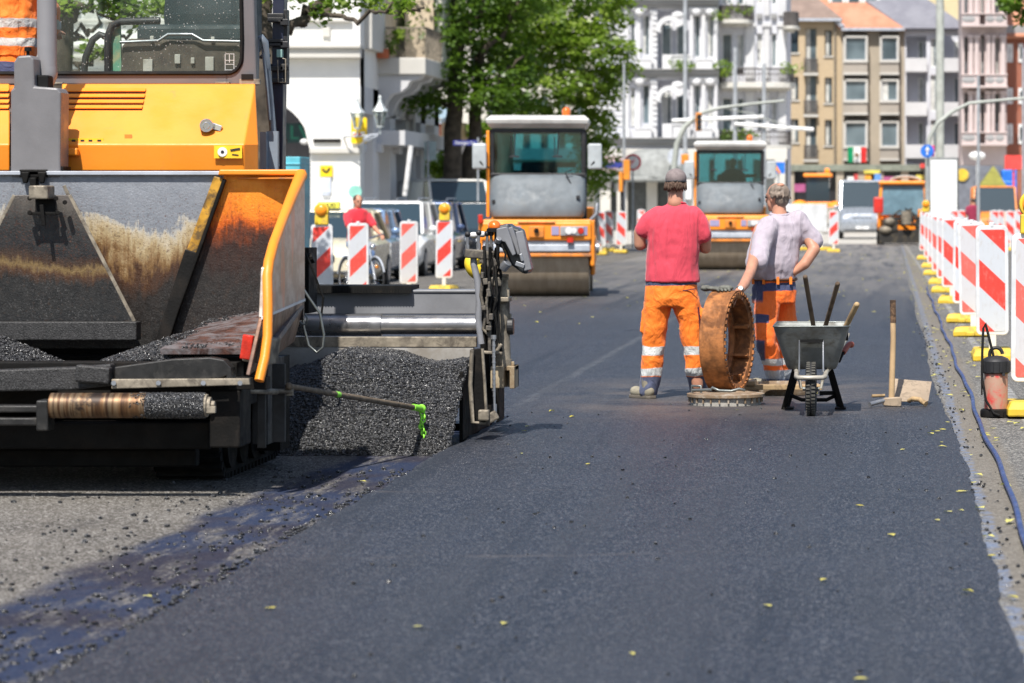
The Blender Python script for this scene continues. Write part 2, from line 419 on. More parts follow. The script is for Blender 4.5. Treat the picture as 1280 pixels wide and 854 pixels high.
# --- burnt hopper plates: steel / cream / brown / black by height, residue baked on in bands
def _burn(name, stops, z0, z1, wob=.18, spots=True, rough=.5, metal=.2, sweep=None):
    t = NT(name); x,y,z = t.xyz(geo=True)[:3]
    h = t.math('DIVIDE', t.math('SUBTRACT', z, z0), z1-z0)
    st = t.noise(11,8,.75,stretch=(2.2,1,.22)); h = t.math('ADD', h, t.math('MULTIPLY', t.math('SUBTRACT',st,.5), wob*2)); h = t.math('ADD', h, t.math('MULTIPLY', t.math('SUBTRACT', t.noise(2.6,6,.65,stretch=(1,1,.6),dist=.8),.5), wob*7.5)); h = t.math('ADD', h, t.math('MULTIPLY', t.math('SUBTRACT', t.noise(26,4,.7,stretch=(1.8,1,.22)),.5), wob*1.7))
    if sweep: h = t.math('ADD', h, t.math('MULTIPLY', t.math('ABSOLUTE', t.math('SUBTRACT', x, sweep[0])), sweep[1]))
    r = t.n('ShaderNodeValToRGB'); t.set(r.inputs[0], h); e = r.color_ramp.elements
    while len(e) > 1: e.remove(e[-1])
    e[0].position = stops[0][0]; e[0].color = (*stops[0][1],1)
    for p, c in stops[1:]:
        q = e.new(p); q.color = (*c,1)
    c = r.outputs[0]
    sp = t.ramp(t.noise(45,5,.7),.56,.68); sp = t.math('MULTIPLY', sp, t.math('SUBTRACT',1.,t.ramp(h,.55,1.0)))
    c = t.mix(t.math('MULTIPLY',sp,.6), c, (.05,.03,.02))
    sp3 = t.math('MULTIPLY', t.ramp(t.noise(70,4,.7),.56,.62), t.band(h,.42,.86,.12)); c = t.mix(t.math('MULTIPLY',sp3,.55), c, (.10,.03,.012))
    glint = t.ramp(t.noise(110,3,.65),.56,.68); glint = t.math('MULTIPLY', glint, t.math('SUBTRACT',1.,t.ramp(h,.1,.6))); glint = t.math('MULTIPLY', glint, t.ramp(t.noise(3,4),.35,.6,.25,1))
    c = t.mix(t.math('MULTIPLY',glint,.42), c, (.20,.195,.19))  # sparkle of the residue painted as pale specks low on the plate
    nb = t.bump(t.noise(75,6,.75), .8, .005)
    t.bsdf(c, t.ramp(t.noise(20,5),.3,.7,rough-.2,rough+.15), metal, nb); MATS[name] = t.m; return t.m
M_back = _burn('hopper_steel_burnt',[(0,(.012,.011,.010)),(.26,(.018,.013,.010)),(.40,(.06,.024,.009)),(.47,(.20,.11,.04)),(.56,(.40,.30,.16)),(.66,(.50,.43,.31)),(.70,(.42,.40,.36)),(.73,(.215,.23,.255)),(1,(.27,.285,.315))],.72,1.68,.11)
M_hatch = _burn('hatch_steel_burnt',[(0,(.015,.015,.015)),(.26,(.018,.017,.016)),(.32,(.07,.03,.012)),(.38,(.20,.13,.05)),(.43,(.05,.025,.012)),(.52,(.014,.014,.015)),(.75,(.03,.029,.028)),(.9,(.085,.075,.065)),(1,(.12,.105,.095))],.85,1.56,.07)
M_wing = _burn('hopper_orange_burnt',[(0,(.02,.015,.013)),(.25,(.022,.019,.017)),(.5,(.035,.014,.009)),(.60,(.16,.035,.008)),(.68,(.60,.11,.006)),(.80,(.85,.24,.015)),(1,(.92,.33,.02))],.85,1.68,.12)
M_floorw = mat('wing_floor_residue',(.075,.033,.024),.4,.1,var=.6,vs=14,dirt=(.17,.16,.165),damt=.5,ds=9,bump=1.,bs=60)
def _sideplate():
    t = NT('scuffed_plate_reflections'); x,y,z = t.xyz(geo=True)[:3]
    n = t.noise(4,6,.65,stretch=(1,1.,2.))
    c = t.mix(t.ramp(n,.38,.62),(.36,.28,.22),(.55,.50,.44))
    c = t.mix(t.ramp(t.noise(2.5,4,.6,stretch=(1,2.5,.5)),.54,.62,0,.6), c, (.75,.27,.10))  # grey, brown and orange reflections painted into the plate colour
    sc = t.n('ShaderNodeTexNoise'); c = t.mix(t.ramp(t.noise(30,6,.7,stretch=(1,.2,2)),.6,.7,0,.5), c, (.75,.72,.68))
    t.bsdf(c,.32,.35,t.bump(t.noise(8,3),.2,.01)); return t.m
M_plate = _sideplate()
M_rollerc = None
def _copper():
    t = NT('heat_stained_roller')
    s1 = t.noise(26,5,.7,stretch=(1,.05,.05)); c = t.mix(t.ramp(s1,.35,.65),(.17,.09,.04),(.035,.015,.008))
    c = t.mix(t.ramp(t.noise(60,3,stretch=(1,.05,.05)),.45,.6,0,.4), c, (.34,.25,.15))
    c = t.mix(t.ramp(t.noise(5,7,.7),.5,.62), c, (.03,.02,.015))
    t.bsdf(c,.48,.55,None); return t.m
M_rollerc = _copper()
def _drum():
    t = NT('drum_steel'); n = t.noise(3,6,.6,stretch=(3,1,1))
    c = t.mix(t.ramp(n,.3,.7),(.32,.25,.175),(.42,.34,.25)); t.bsdf(c,.5,.3,t.bump(t.noise(30,3),.05,.003)); MATS['drum']=t.m; return t.m
M_drum = _drum()

# --- striped board faces (object x,z), s=+1 stripes fall to the right
def _stripe(name, sgn, period=.50, duty=.5, off=0., ww=(.55,.58,.62)):
    t = NT(name); x,y,z = t.xyz('Object')[:3]
    u = t.math('ADD', t.math('MULTIPLY', x, sgn*.95), z); u = t.math('FRACT', t.math('DIVIDE', t.math('ADD',u,off+10*period), period))
    f = t.math('GREATER_THAN', u, 1-duty)
    hc = t.voro(170,'DISTANCE_TO_EDGE'); e = t.ramp(hc,.0,.05,.85,1.)
    c = t.mix(f, ww, (.78,.035,.02)); c = t.mix(t.math('MULTIPLY', t.ramp(t.noise(5,8,.75,vec=t.tc.outputs['Generated'],stretch=(1,1,2)),.5,.7),.45), c, (.42,.38,.33)); oi = t.n('ShaderNodeObjectInfo'); c = t.mix(t.ramp(oi.outputs['Random'],0,1,.0,.22), c, (.55,.42,.36))
    c = t.mix(e, tuple(.8*q for q in (.7,.7,.7)), c)
    t.bsdf(c,.38,0.,None); MATS[name]=t.m; return t.m
M_strR = _stripe('stripes_falling_right', 1, .47,.5,.02)
M_strL = _stripe('stripes_falling_left', -1, .47,.5,.02)

# --- clothes
def _hivis(name, bands, base=(1.0,.215,.012), navy=None):
    t = NT(name); x,y,z = t.xyz('Object')[:3]
    zz = t.math('ADD', z, t.math('MULTIPLY', t.math('SUBTRACT', t.noise(5,3), .5), .05))
    c = t.mix(t.ramp(t.noise(6,5),.35,.65), tuple(q*.92 for q in base), base)
    c = t.mix(t.math('MULTIPLY', t.ramp(t.noise(5,7,.7),.58,.72),.35), c, (.45,.16,.05))
    for (a,b,col) in bands: c = t.mix(t.band(zz,a,b,.004), c, col)
    if navy:
        for (f) in navy: c = f(t,c,x,y,zz)
    w = t.noise(9,5,.6,dist=1.2,stretch=(1,1,.6)); nb = t.bump(w,.9,.03); nb = t.bump(t.noise(400,2),.15,.001,nb)
    t.bsdf(c,.75,0.,nb,**{'Sheen Weight':.15}); MATS[name]=t.m; return t.m
def cloth(name, col, wr=.75):
    t = NT(name); c = t.mix(t.ramp(t.noise(4,4),.3,.7), tuple(q*.9 for q in col), tuple(min(1,q*1.06) for q in col))
    nb = t.bump(t.noise(5,4,.5,dist=1.2,stretch=(1.8,1.8,.4)),wr,.04); nb = t.bump(t.noise(500,2),.15,.001,nb)
    t.bsdf(c,.85,0.,nb,**{'Sheen Weight':.2}); MATS[name]=t.m; return t.m

# --- masonry / roofs / foliage
def stucco(name, col, d=.25):
    col = tuple(q*.90 for q in col)
    return mat(name, col, .85, var=.08, vs=.6, bump=.3, bs=12, dirt=tuple(q*.72 for q in col), damt=d, ds=.8)
def _brick(name, a, b, mortar):
    t = NT(name); m = t.n('ShaderNodeMapping'); t.set(m.inputs[0], t.tc.outputs['Object']); m.inputs['Rotation'].default_value=(R(90),0,0)
    br = t.n('ShaderNodeTexBrick'); t.set(br.inputs['Vector'], m.outputs[0]); br.inputs['Scale'].default_value=4
    t.set(br.inputs['Color1'],a); t.set(br.inputs['Color2'],b); t.set(br.inputs['Mortar'],mortar); br.inputs['Mortar Size'].default_value=.015
    t.bsdf(br.outputs[0],.85,0.,t.bump(br.outputs[1],.3,.01)); MATS[name]=t.m; return t.m
M_brick = _brick('red_brick',(.36,.10,.05),(.28,.08,.045),(.35,.28,.22))
M_ybrick = _brick('ochre_brick',(.52,.40,.25),(.46,.35,.22),(.46,.39,.29))
def _roof(name, a, b):
    t = NT(name); w = t.n('ShaderNodeTexWave', wave_type='BANDS', bands_direction='Z'); w.inputs['Scale'].default_value=1.6; w.inputs['Distortion'].default_value=.3
    t.set(w.inputs['Vector'], t.tc.outputs['Object'])
    c = t.mix(t.ramp(t.noise(.8,6,.7),.35,.65), a, b); c = t.mix(t.ramp(w.outputs[1],.0,.35,.35,0), c, tuple(q*.5 for q in a))
    t.bsdf(c,.8,0.,t.bump(w.outputs[1],.4,.03)); MATS[name]=t.m; return t.m
M_roofo = _roof('orange_tiles',(.46,.19,.11),(.55,.27,.17)); M_roofb = _roof('brown_tiles',(.22,.16,.13),(.30,.22,.18)); M_roofs = _roof('slate',(.18,.18,.21),(.24,.24,.27))
def _leaf(name, a, b, tr=.45):
    t = NT(name); g = t.n('ShaderNodeNewGeometry')
    c = t.mix(t.ramp(t.noise(.9,3),.35,.65), a, b); c = t.mix(g.outputs['Random Per Island'], c, t.mix(.5,c,b))
    df = t.n('ShaderNodeBsdfDiffuse'); t.set(df.inputs[0], c); tl = t.n('ShaderNodeBsdfTranslucent'); t.set(tl.inputs[0], t.mix(.6,c,(.25,.45,.03)))
    gl = t.n('ShaderNodeBsdfGlossy'); gl.inputs['Roughness'].default_value=.4; t.set(gl.inputs[0],(.5,.5,.5))
    m1 = t.n('ShaderNodeMixShader'); m1.inputs[0].default_value=tr; t.set(m1.inputs[1],df.outputs[0]); t.set(m1.inputs[2],tl.outputs[0])
    m2 = t.n('ShaderNodeMixShader'); m2.inputs[0].default_value=.06; t.set(m2.inputs[1],m1.outputs[0]); t.set(m2.inputs[2],gl.outputs[0])
    t.set(t.out.inputs[0], m2.outputs[0]); MATS[name]=t.m; return t.m
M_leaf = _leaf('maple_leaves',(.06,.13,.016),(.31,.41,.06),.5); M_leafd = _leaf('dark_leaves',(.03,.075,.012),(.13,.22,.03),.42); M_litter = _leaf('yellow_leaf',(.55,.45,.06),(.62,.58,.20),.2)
M_bark = mat('bark',(.07,.055,.04),.9,var=.4,vs=6,bump=1.,bs=18)
# ================================================================ the setting
def struct(o): o['kind'] = 'structure'; return o
def grid_sheet(mb, x0, x1, y0, y1, z, nx, ny, edge=None):
    vs = []; fs = []
    for j in range(ny+1):
        for i in range(nx+1):
            x = x0+(x1-x0)*i/nx; y = y0+(y1-y0)*j/ny
            if edge:
                if i == 0: x += edge[0](y)
                if i == nx: x += edge[1](y)
            vs.append((x,y,z))
    for j in range(ny):
        for i in range(nx): a = j*(nx+1)+i; fs.append((a,a+1,a+nx+2,a+nx+1))
    mb.add(vs, fs)
rag = lambda amp, sc, off: (lambda y: amp*(noise.noise(Vector((y*sc,off,0)))+.6*noise.noise(Vector((y*sc*4.3,off,3)))+.4*noise.noise(Vector((y*sc*15,off,5)))))
b = MB(); grid_sheet(b,-420,420,-40,900,-.052,4,4); struct(b.build('ground',M_old))
# fresh mat, 5 cm thick, with a ragged vertical edge
eL = rag(.045,.5,1.); eR = lambda y: .02*math.sin(y*.4)+rag(.02,.8,9.)(y)+max(0,(y-30))*.0042
b = MB(); N = 900
ys = [3+ (38-3)*i/N for i in range(N+1)]
tops = [(-2.62+eL(y),y,.0) for y in ys]; mids = [(-2.62+eL(y)-.012-.01*random.random(),y,-.03) for y in ys]; bots = [(-2.62+eL(y)-.035,y,-.056) for y in ys]
rt = [(.50+eR(y),y,0) for y in ys]
b.loft([[a,c,d,e] for a,c,d,e in zip(rt,tops,mids,bots)],cap=False,closed=False)
ys2 = [38+82*i/80 for i in range(81)]
b.loft([[(.50+eR(y),y,0),(-2.6,y,0),(-3,y,-.0)] for y in ys2],cap=False,closed=False)
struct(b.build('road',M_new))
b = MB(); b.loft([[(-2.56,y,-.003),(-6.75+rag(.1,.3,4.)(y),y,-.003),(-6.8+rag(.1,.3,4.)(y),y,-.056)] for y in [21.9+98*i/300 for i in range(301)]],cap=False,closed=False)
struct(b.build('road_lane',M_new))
b = MB(); grid_sheet(b,.42,16,-10,120,-.006,40,60); struct(b.build('road_side',M_side))
b = MB(); grid_sheet(b,-26,30,120,222,-.02,4,4); struct(b.build('forecourt',M_pale))
# left pavement with kerb
b = MB(); b.box(-40,-12.6,30,118,-.3,.07); struct(b.build('pavement',M_concrete,bevel=.01))
b = MB()
for i in range(80): b.box(-12.6,-12.45,30+i*1.1,31.09+i*1.1,-.2,.09)
struct(b.build('kerb',M_concrete,bevel=.01))
b = MB(); b.box(7.5,60,20,215,-.3,.08); struct(b.build('pavement',M_concrete,bevel=.01))

# loose things on the ground: crumbs of mix, fallen leaves
def pebble(mb, c, r, flat=.7, n=5):
    a = [random.random()*6.28 for _ in range(2)]
    vs = []; cx,cy,cz = c
    for j,(ph,k) in enumerate(((.0,1),(1.05,n),(2.1,n),(3.14,1))):
        for i in range(k):
            t = 2*math.pi*i/n + a[0] + j*.5; q = r*(.75+.5*random.random())
            vs.append((cx+q*math.sin(ph)*math.cos(t), cy+q*math.sin(ph)*math.sin(t), cz+q*flat*math.cos(ph)))
    fs = []
    for i in range(n):
        k = (i+1)%n
        fs += [(0,1+i,1+k),(1+i,1+n+i,1+n+k,1+k),(1+2*n,1+n+k,1+n+i)]
    mb.add(vs, fs)
b = MB(); random.seed(3)
for _ in range(1500):     # on the milled strip, thick towards the front left
    y = 9.7+ (random.random()**1.7)*9; x = -2.62 - abs(random.gauss(.0,.75)); 
    if random.random() < .30: x = -2.66-random.random()*.10
    if x < px(-20,y): continue
    pebble(b,(x,y,-.048),random.choice((.005,.007,.01,.013,.018)))
for _ in range(170):
    y = 10+random.random()**1.5*14; x = -2.6+3.0*random.random()
    pebble(b,(x,y,.004),random.choice((.004,.005,.008,.012)))
for _ in range(260):
    y = 10+random.random()*30; x = .5+abs(random.gauss(0,.12)); pebble(b,(x,y,.002),random.choice((.004,.008,.012)))
o = b.build('asphalt_crumbs',M_agg,label='loose black crumbs of asphalt strewn along the edges of the fresh lane',cat='crumbs',kind='stuff')
b = MB(); random.seed(8)
def leaf(mb, x, y, z, s):
    a = random.random()*6.28; tl = random.gauss(0,.35); c, q = math.cos(a), math.sin(a)
    P = [(-.5,0),(-.15,.28),(.25,.3),(.6,0),(.25,-.28),(-.15,-.3)]
    mb.add([(x+s*(u*c-v*q), y+s*(u*q+v*c), z+.004+abs(s*v*tl)+s*.12*random.random()) for u,v in P], [(0,1,2,3,4,5)])
for _ in range(300):
    y = 12+random.random()**1.1*80; x = .62+(y-20)*.004+random.gauss(.12,.22)
    leaf(b,x,y,.0,.035+.035*random.random())
for _ in range(330):
    y = 36+random.random()**.8*65; x = random.uniform(-6.2,.7); leaf(b,x,y,.0,.03+.05*random.random())
for _ in range(9):
    y = 9.8+random.random()*16; x = random.uniform(-2.4,.5); leaf(b,x,y,.0,.03+.03*random.random())
for X,Y in ((px(525,11.3),11.3),(px(1030,12.7),12.7),(px(960,11.9),11.9),(px(630,11.4),11.4),(px(660,21.5),21.5),(px(690,23),23),(px(655,21),21),(px(735,18.4),18.4)): leaf(b,X,Y,.0,.045)
for X,Y in ((px(110,10.1),10.05),(px(55,10.2),10.0),(px(170,12.4),12.6),(px(545,19.9),19.9),(px(555,19.7),19.75),(px(445,17.6),17.8)): leaf(b,X,Y,-.05,.045)
b.build('fallen_leaves',M_litter,label='small yellow fallen leaves scattered over the road',cat='leaves',kind='stuff')

# hose lying beside the fresh lane
pts = []
for i in range(140):
    y = 7.+ i*.36; x = .665+(y-13)*.0052+.012*math.sin(y*.8)+.006*math.sin(y*2.1); pts.append((x,y,.02))
b = MB(); b.tube(pts,.015,8)
b.build('blue_hose',M_hose,smooth=180,label='long blue flexible hose lying beside the right edge of the fresh lane',cat='hose')

# ================================================================ heap of hot mix in front of the screed
def heap(name, x0,x1,y0,y1, hf, nst, seed, label, zb, size=(.008,.016), nx=90, ny=50):
    random.seed(seed); b = MB(); vs=[]; fs=[]
    for j in range(ny+1):
        for i in range(nx+1):
            x = x0+(x1-x0)*i/nx; y = y0+(y1-y0)*j/ny
            h = hf(x,y); h += .012*noise.noise(Vector((x*30,y*30,seed)))
            vs.append((x,y,zb+h))
    for j in range(ny):
        for i in range(nx): a=j*(nx+1)+i; fs.append((a,a+1,a+nx+2,a+nx+1))
    b.add(vs,fs)
    for _ in range(nst):
        x = random.uniform(x0,x1); y = random.uniform(y0,y1); h = hf(x,y)
        if h > 0.005: pebble(b,(x,y,zb+h+.002),random.uniform(*size)*(1.5 if random.random()<.12 else 1),.85)
    return b.build(name,M_agg,label=label,cat='asphalt heap',kind='stuff')
def hp(x, y):
    prof = (1-min(1,max(0,(x+3.2)/.6))**1.5*.13) * (1-min(1,max(0,(-3.45-x)/.5))*.22)
    top = .57*prof + .02*math.sin(x*7) + .05*noise.noise(Vector((x*3,y*2,1)))
    f = min(1,max(0,(y-19.75-.04*noise.noise(Vector((x*4,0,0))))/.85)); f = f**.75
    return max(-.02, top*f)
heap('asphalt_heap',-3.95,-2.63,19.7,21.05,hp,14000,5,'big heap of steaming black asphalt mix in front of the paver screed',-.05,(.008,.017))
heap('asphalt_heap',-5.4,-4.46,17.15,18.0,lambda x,y: .0+max(-.03,(.20-(x+4.97)*.42 if x>-4.97 else .22)*min(1,(y-17.1)/.4)),2500,6,'black asphalt mix piled at the far left inside the paver hopper',.58,(.006,.013),40,24)
heap('asphalt_heap',-4.18,-3.60,17.15,18.1,lambda x,y: max(-.02,(.13-abs(x+3.84)*.34)*min(1,(y-17.1)/.4)),2300,7,'small ridge of asphalt mix lying on the lip of the paver hopper',.645,(.006,.012),30,24)
# ================================================================ the paver
PV = thing('asphalt_paver','large orange asphalt paver with tar burnt hopper, facing the camera','paver',(-4.85,19.3,-.05))
def poly(pts, Y): return [(px(x,Y),pz(y,Y)) for x,y in pts]
Yb = 18.60
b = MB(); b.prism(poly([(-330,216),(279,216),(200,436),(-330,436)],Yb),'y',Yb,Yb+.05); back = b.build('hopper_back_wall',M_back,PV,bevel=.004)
b = MB(); b.box(px(-330,Yb),px(277,Yb),Yb-.03,Yb+.02,pz(219,Yb),pz(214,Yb)); b.build('top_edge',M_lgrey,back,bevel=.004)
# centre flap of the hopper
Yh = 18.46
b = MB(); b.prism(poly([(19,244),(86,244),(166,402),(-62,402)],Yh),'y',Yh,Yh+.03)
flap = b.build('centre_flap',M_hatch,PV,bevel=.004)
b = MB(); b.bar(at(87,244,Yh+.005),at(168,402,Yh+.005),.012,.02); b.bar(at(18,244,Yh+.005),at(-64,402,Yh+.005),.012,.02); b.bar(at(80,232,Yh+.1),at(88,250,Yh+.1),.012,.02)
b.build('flap_edge',M_tan,flap,bevel=.003)
b = MB(); b.box(px(-120,18.35),px(173,18.35),18.30,18.42,pz(425,18.35),pz(402,18.35)); b.build('flap_lip',mat('tarred_steel',(.022,.021,.021),.5,.1,var=.5,vs=25,dirt=(.085,.085,.085),damt=.42,ds=110,bump=1.,bs=120),flap,bevel=.006)
# flap bracket
b = MB(); Yk=18.36; b.box(px(39,Yk),px(63,Yk),Yk-.06,Yh,pz(249,Yk),pz(232,Yk)); br = b.build('flap_bracket',M_tan,PV,bevel=.008)
b = MB(); b.box(px(39,Yk),px(64,Yk),Yh-.012,Yh-.002,pz(266,Yk),pz(249,Yk)); b.build('bracket_opening',M_rubber,br)
b = MB(); b.bar(at(36,267,Yk),at(72,267,Yk),.02,.018)
for (x,y) in ((37,248),(70,248),(37,266),(72,266),(81,253)): b.cyl(at(x,y,Yk+.04),at(x,y,Yk-.02),.014,n=8)
b.bar(at(52,256,Yk-.03),at(55,282,Yk-.03),.02,.022); b.build('bolt',M_dark,br,bevel=.003)
# wing: rear plate, floor, side plate, tube frame
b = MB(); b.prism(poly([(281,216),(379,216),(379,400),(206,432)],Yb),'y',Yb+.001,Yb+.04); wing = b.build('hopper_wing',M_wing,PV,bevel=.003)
b = MB(); b.prism(poly([(275,212),(381,212),(381,219),(273,219)],Yb-.05),'y',Yb-.07,Yb-.002); b.build('wing_top_rail',M_orange,wing,bevel=.008)
Yq=Yb-.05; b = MB(); b.slab([at(297,222,Yb-.004),at(372,222,Yb-.15),at(372,221,Yb-.004)],.008); b.build('wing_gusset',M_oranged,wing)
b = MB(); b.bar(at(274,222,Yb-.025),at(237,322,Yb-.025),.058,.03,(0,1,0)); st = b.build('wiper_strip',mat('tarred_yellow',(.45,.23,.02),.5,var=.4,vs=12,dirt=(.04,.03,.02),damt=.5,ds=14),PV,bevel=.006)
b = MB(); b.bar(at(240,314,Yb-.028),at(201,434,Yb-.06),.075,.045,(0,1,0)); b.bar(at(281,224,Yb-.035),at(208,426,Yb-.06),.022,.025,(0,1,0)); b.build('rubber_seal',M_dark,st,bevel=.006)
b = MB(); b.slab([at(200,436,17.15),at(337,436,17.10),at(379,378,18.58),at(262,400,18.58)],.03); wf=b.build('wing_floor',M_floorw,PV)
random.seed(14); b = MB(); A0,B0,C0,D0=[Vector(at(*q)) for q in ((203,435,17.15),(335,436,17.12),(377,379,18.56),(262,400,18.56))]
for _ in range(1500):
    u=random.random()**1.6; v=random.random()**1.3; q=A0.lerp(B0,u).lerp(D0.lerp(C0,u),v)
    if noise.noise(q*7)<-.15+u*.45: continue
    pebble(b,(q.x,q.y,q.z+.003),random.uniform(.003,.010))
b.build('stuck_grit',M_agg,wf,kind='stuff')
xF=px(324,16.8); xR=px(381,Yb)
def sp(Y,z): t=(Y-16.80)/1.8; return (xF+(xR-xF)*t, Y, z)
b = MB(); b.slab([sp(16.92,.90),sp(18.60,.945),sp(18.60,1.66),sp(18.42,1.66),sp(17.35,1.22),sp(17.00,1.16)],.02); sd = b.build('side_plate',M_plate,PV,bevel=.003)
b = MB(); p=lambda Y,z,d: (sp(Y,z)[0]-d,Y,z); b.slab([p(16.80,.60,.05),p(18.60,.70,.06),sp(18.60,.94),sp(16.92,.895)],.02); b.build('lower_side_plate',mat('brown_plate_reflection',(.17,.085,.05),.35,.3,var=.3,vs=4,dirt=(.09,.06,.05),damt=.45,ds=5),sd,bevel=.003)  # brown reflection on the inward slope painted as base colour, with dirt
b = MB(); b.bar(sp(16.90,.897),sp(18.60,.943),.008,.014); b.build('side_plate_seam',M_white,sd)
pts=[at(324,476,16.80),at(331,447,16.85),at(334.5,420,16.90),at(335,385,16.94),at(334,345,17.00),at(336,328,17.04),at(342,305,17.22),at(354,273,17.65),at(366,243,18.05),at(376,220,18.35)]
b = MB(); b.tube(pts,[.026]*4+[.028]*4+[.032,.036],12); b.ell(pts[-1],.038,12,8); b.build('wing_tube_frame',M_orange,PV,smooth=60)
# tail light
b = MB(); b.cbox(at(327,437,17.05),(.15,.16,.14),(0,R(8),R(-8))); tl = b.build('lamp_housing',M_tan,PV,bevel=.01)
b = MB(); b.cbox(at(309,434,16.95),(.06,.03,.13),(0,R(8),R(-8))); b.build('tail_lamp',M_redlamp,tl,bevel=.006)
# dark interior
b = MB(); b.box(-6.5,-3.68,19.10,19.20,.1,1.6); b.box(-6.5,-3.5,17.40,18.80,.38,.5); b.box(-6.5,-3.5,18.80,19.10,.05,.6)
b.box(-6.0,-3.95,19.20,20.3,.25,1.55); b.build('chassis',M_dark,PV)
# bumper with curved end and bolted strip
Yp=16.92; b = MB(); pr=poly([(143,459),(215,449),(262,447),(280,450),(289,460),(291,474),(284,481),(279,479),(283,470),(276,473),(143,482)],Yp)
b.prism(pr,'y',Yp,Yp+.10); bm=b.build('bumper',mat('tar_black_steel',(.013,.0125,.012),.45,.1,var=.3,vs=8,dirt=(.04,.037,.033),damt=.4,ds=12),PV,bevel=.006)
b = MB(); b.prism(poly([(140,474),(312,473),(313,481),(140,486)],Yp-.02),'y',Yp-.035,Yp-.002); b.build('bolted_strip',M_tan,bm,bevel=.004)
b = MB()
for x in (142,198,254,300): b.cyl(at(x,479,Yp-.05),at(x,479,Yp-.02),.013,n=10)
b.build('strip_bolts',M_steel,bm)
b = MB(); b.prism(poly([(-150,468),(60,460),(95,459),(138,455),(142,482),(90,488),(-150,492)],Yp),'y',Yp,Yp+.1); b.cbox(at(117,468,Yp-.03),(.18,.07,.09),(0,R(5),0))
b.build('bumper_lip',MATS['tarred_steel'],PV,bevel=.01)
b = MB(); b.box(px(290,17.10),px(338,17.10),17.00,17.10,pz(486,17.10),pz(470,17.10)); b.box(px(-100,17.10),px(300,17.10),17.02,17.20,pz(487,17.10),pz(452,17.10)); b.build('crossbeam',M_dark,PV,bevel=.005)
# push roller
Yr=16.75; xr0,xr1=px(64,Yr),px(257,Yr); zc=pz(507,Yr); xm=px(184,Yr)
b = MB(); b.cyl((xr0,Yr,zc),(xm,Yr,zc),.066,n=40); pr_=b.build('push_roller',M_rollerc,PV,smooth=40)
random.seed(4); b = MB(); b.cyl((xm-.002,Yr,zc),(xr1,Yr,zc),.067,n=40)
for _ in range(2600):
    a=random.uniform(0,6.28); x=random.uniform(xm-.08,xr1-.02); 
    if x<xm and noise.noise(Vector((x*14,a*2,0)))<.1: continue
    pebble(b,(x,Yr+.066*math.cos(a),zc+.066*math.sin(a)),random.uniform(.002,.006)+.006*max(0,noise.noise(Vector((x*9,a,2)))))
b.build('tar_coating',M_agg,pr_)
b = MB(); b.cyl((xr1,Yr,zc),(xr1+.03,Yr,zc),.045,n=18); b.cyl((xr1+.03,Yr,zc),(xr1+.05,Yr,zc),.026,n=6); b.cyl((xr1-.01,Yr,zc+.0),(xr1+.012,Yr,zc),.06,n=20); b.cbox((xr1+.035,Yr-.03,zc-.02),(.05,.03,.035)); b.build('roller_bearing',M_tan,pr_,bevel=.003)
b = MB(); b.box(px(-140,Yr),px(50,Yr),Yr,Yr+.12,pz(516,Yr),pz(507,Yr)); b.box(px(-140,Yr),px(48,Yr),Yr-.02,Yr+.1,pz(532,Yr),pz(522,Yr)); b.box(px(48,Yr),px(63,Yr),Yr-.05,Yr+.1,pz(538,Yr),pz(500,Yr))
b.build('roller_bracket',MATS['tar_black_steel'],PV,bevel=.008)
b = MB(); b.box(px(-160,17.3),px(262,17.3),17.3,17.5,pz(562,17.3),pz(528,17.3)); b.box(px(-160,17.6),px(245,17.6),17.6,17.7,pz(584,17.6),pz(562,17.6)); b.box(px(262,17.00),px(300,17.00),17.00,17.30,pz(560,17.00),pz(488,17.00)); b.build('front_crossmember',M_dark,PV,bevel=.01)
# crawler tracks
def track(x0,x1,y0,y1,zb,h,nm='crawler_track'):
    r=h/2; pts=[]
    for i in range(13): t=R(90+180*i/12); pts.append((y0+r+r*math.cos(t), zb+r+r*math.sin(t)))
    for i in range(13): t=R(-90+180*i/12); pts.append((y1-r+r*math.cos(t), zb+r+r*math.sin(t)))
    b=MB(); b.prism(pts,'x',x0,x1)
    L=[]; 
    for i in range(len(pts)):
        a=Vector(pts[i]); c=Vector(pts[(i+1)%len(pts)]); n=max(1,int((c-a).length/.1))
        for k in range(n): L.append((a.lerp(c,k/n),(c-a).normalized()))
    for p,d in L: b.bar((x0-.01,p.x-d.y*0,p.y),(x1+.01,p.x,p.y),.05,.035,(0,d.x,d.y))
    o=b.build(nm,M_rubber,PV); 
    w=MB()
    for yy in [y0+r+ (y1-y0-2*r)*k/4 for k in range(5)]: w.cyl((x1,yy,zb+r*.75),(x1+.03,yy,zb+r*.75),r*.55,n=20)
    w.build('track_wheel',M_dark,o,smooth=40)
track(-4.03,-3.67,17.85,19.7,-.045,.52); track(-6.03,-5.67,17.85,19.7,-.045,.52)
b = MB(); b.box(px(340,17.90),px(345,17.90)+.05,17.90,17.93,pz(553,17.90),pz(455,17.90)); b.box(px(322,17.70),px(333,17.70),17.68,17.70,pz(560,17.70),pz(470,17.70)); b.box(px(315,18.20),px(335,18.20),18.20,18.70,pz(556,18.20),pz(450,18.20)); b.build('track_guard',mat('dull_grey_steel',(.05,.05,.05),.5,.2,dirt=(.05,.045,.04),damt=.5,ds=6),PV,bevel=.004)
b = MB(); b.cyl(at(275,486,17.20),at(345,490,17.80),.018,n=12); b.cbox(at(362,489,17.85),(.04,.03,.05)); b.cyl(at(340,489,17.80),at(365,489,17.84),.014,n=10); b.build('feeler_bracket',M_tan,PV,smooth=40)

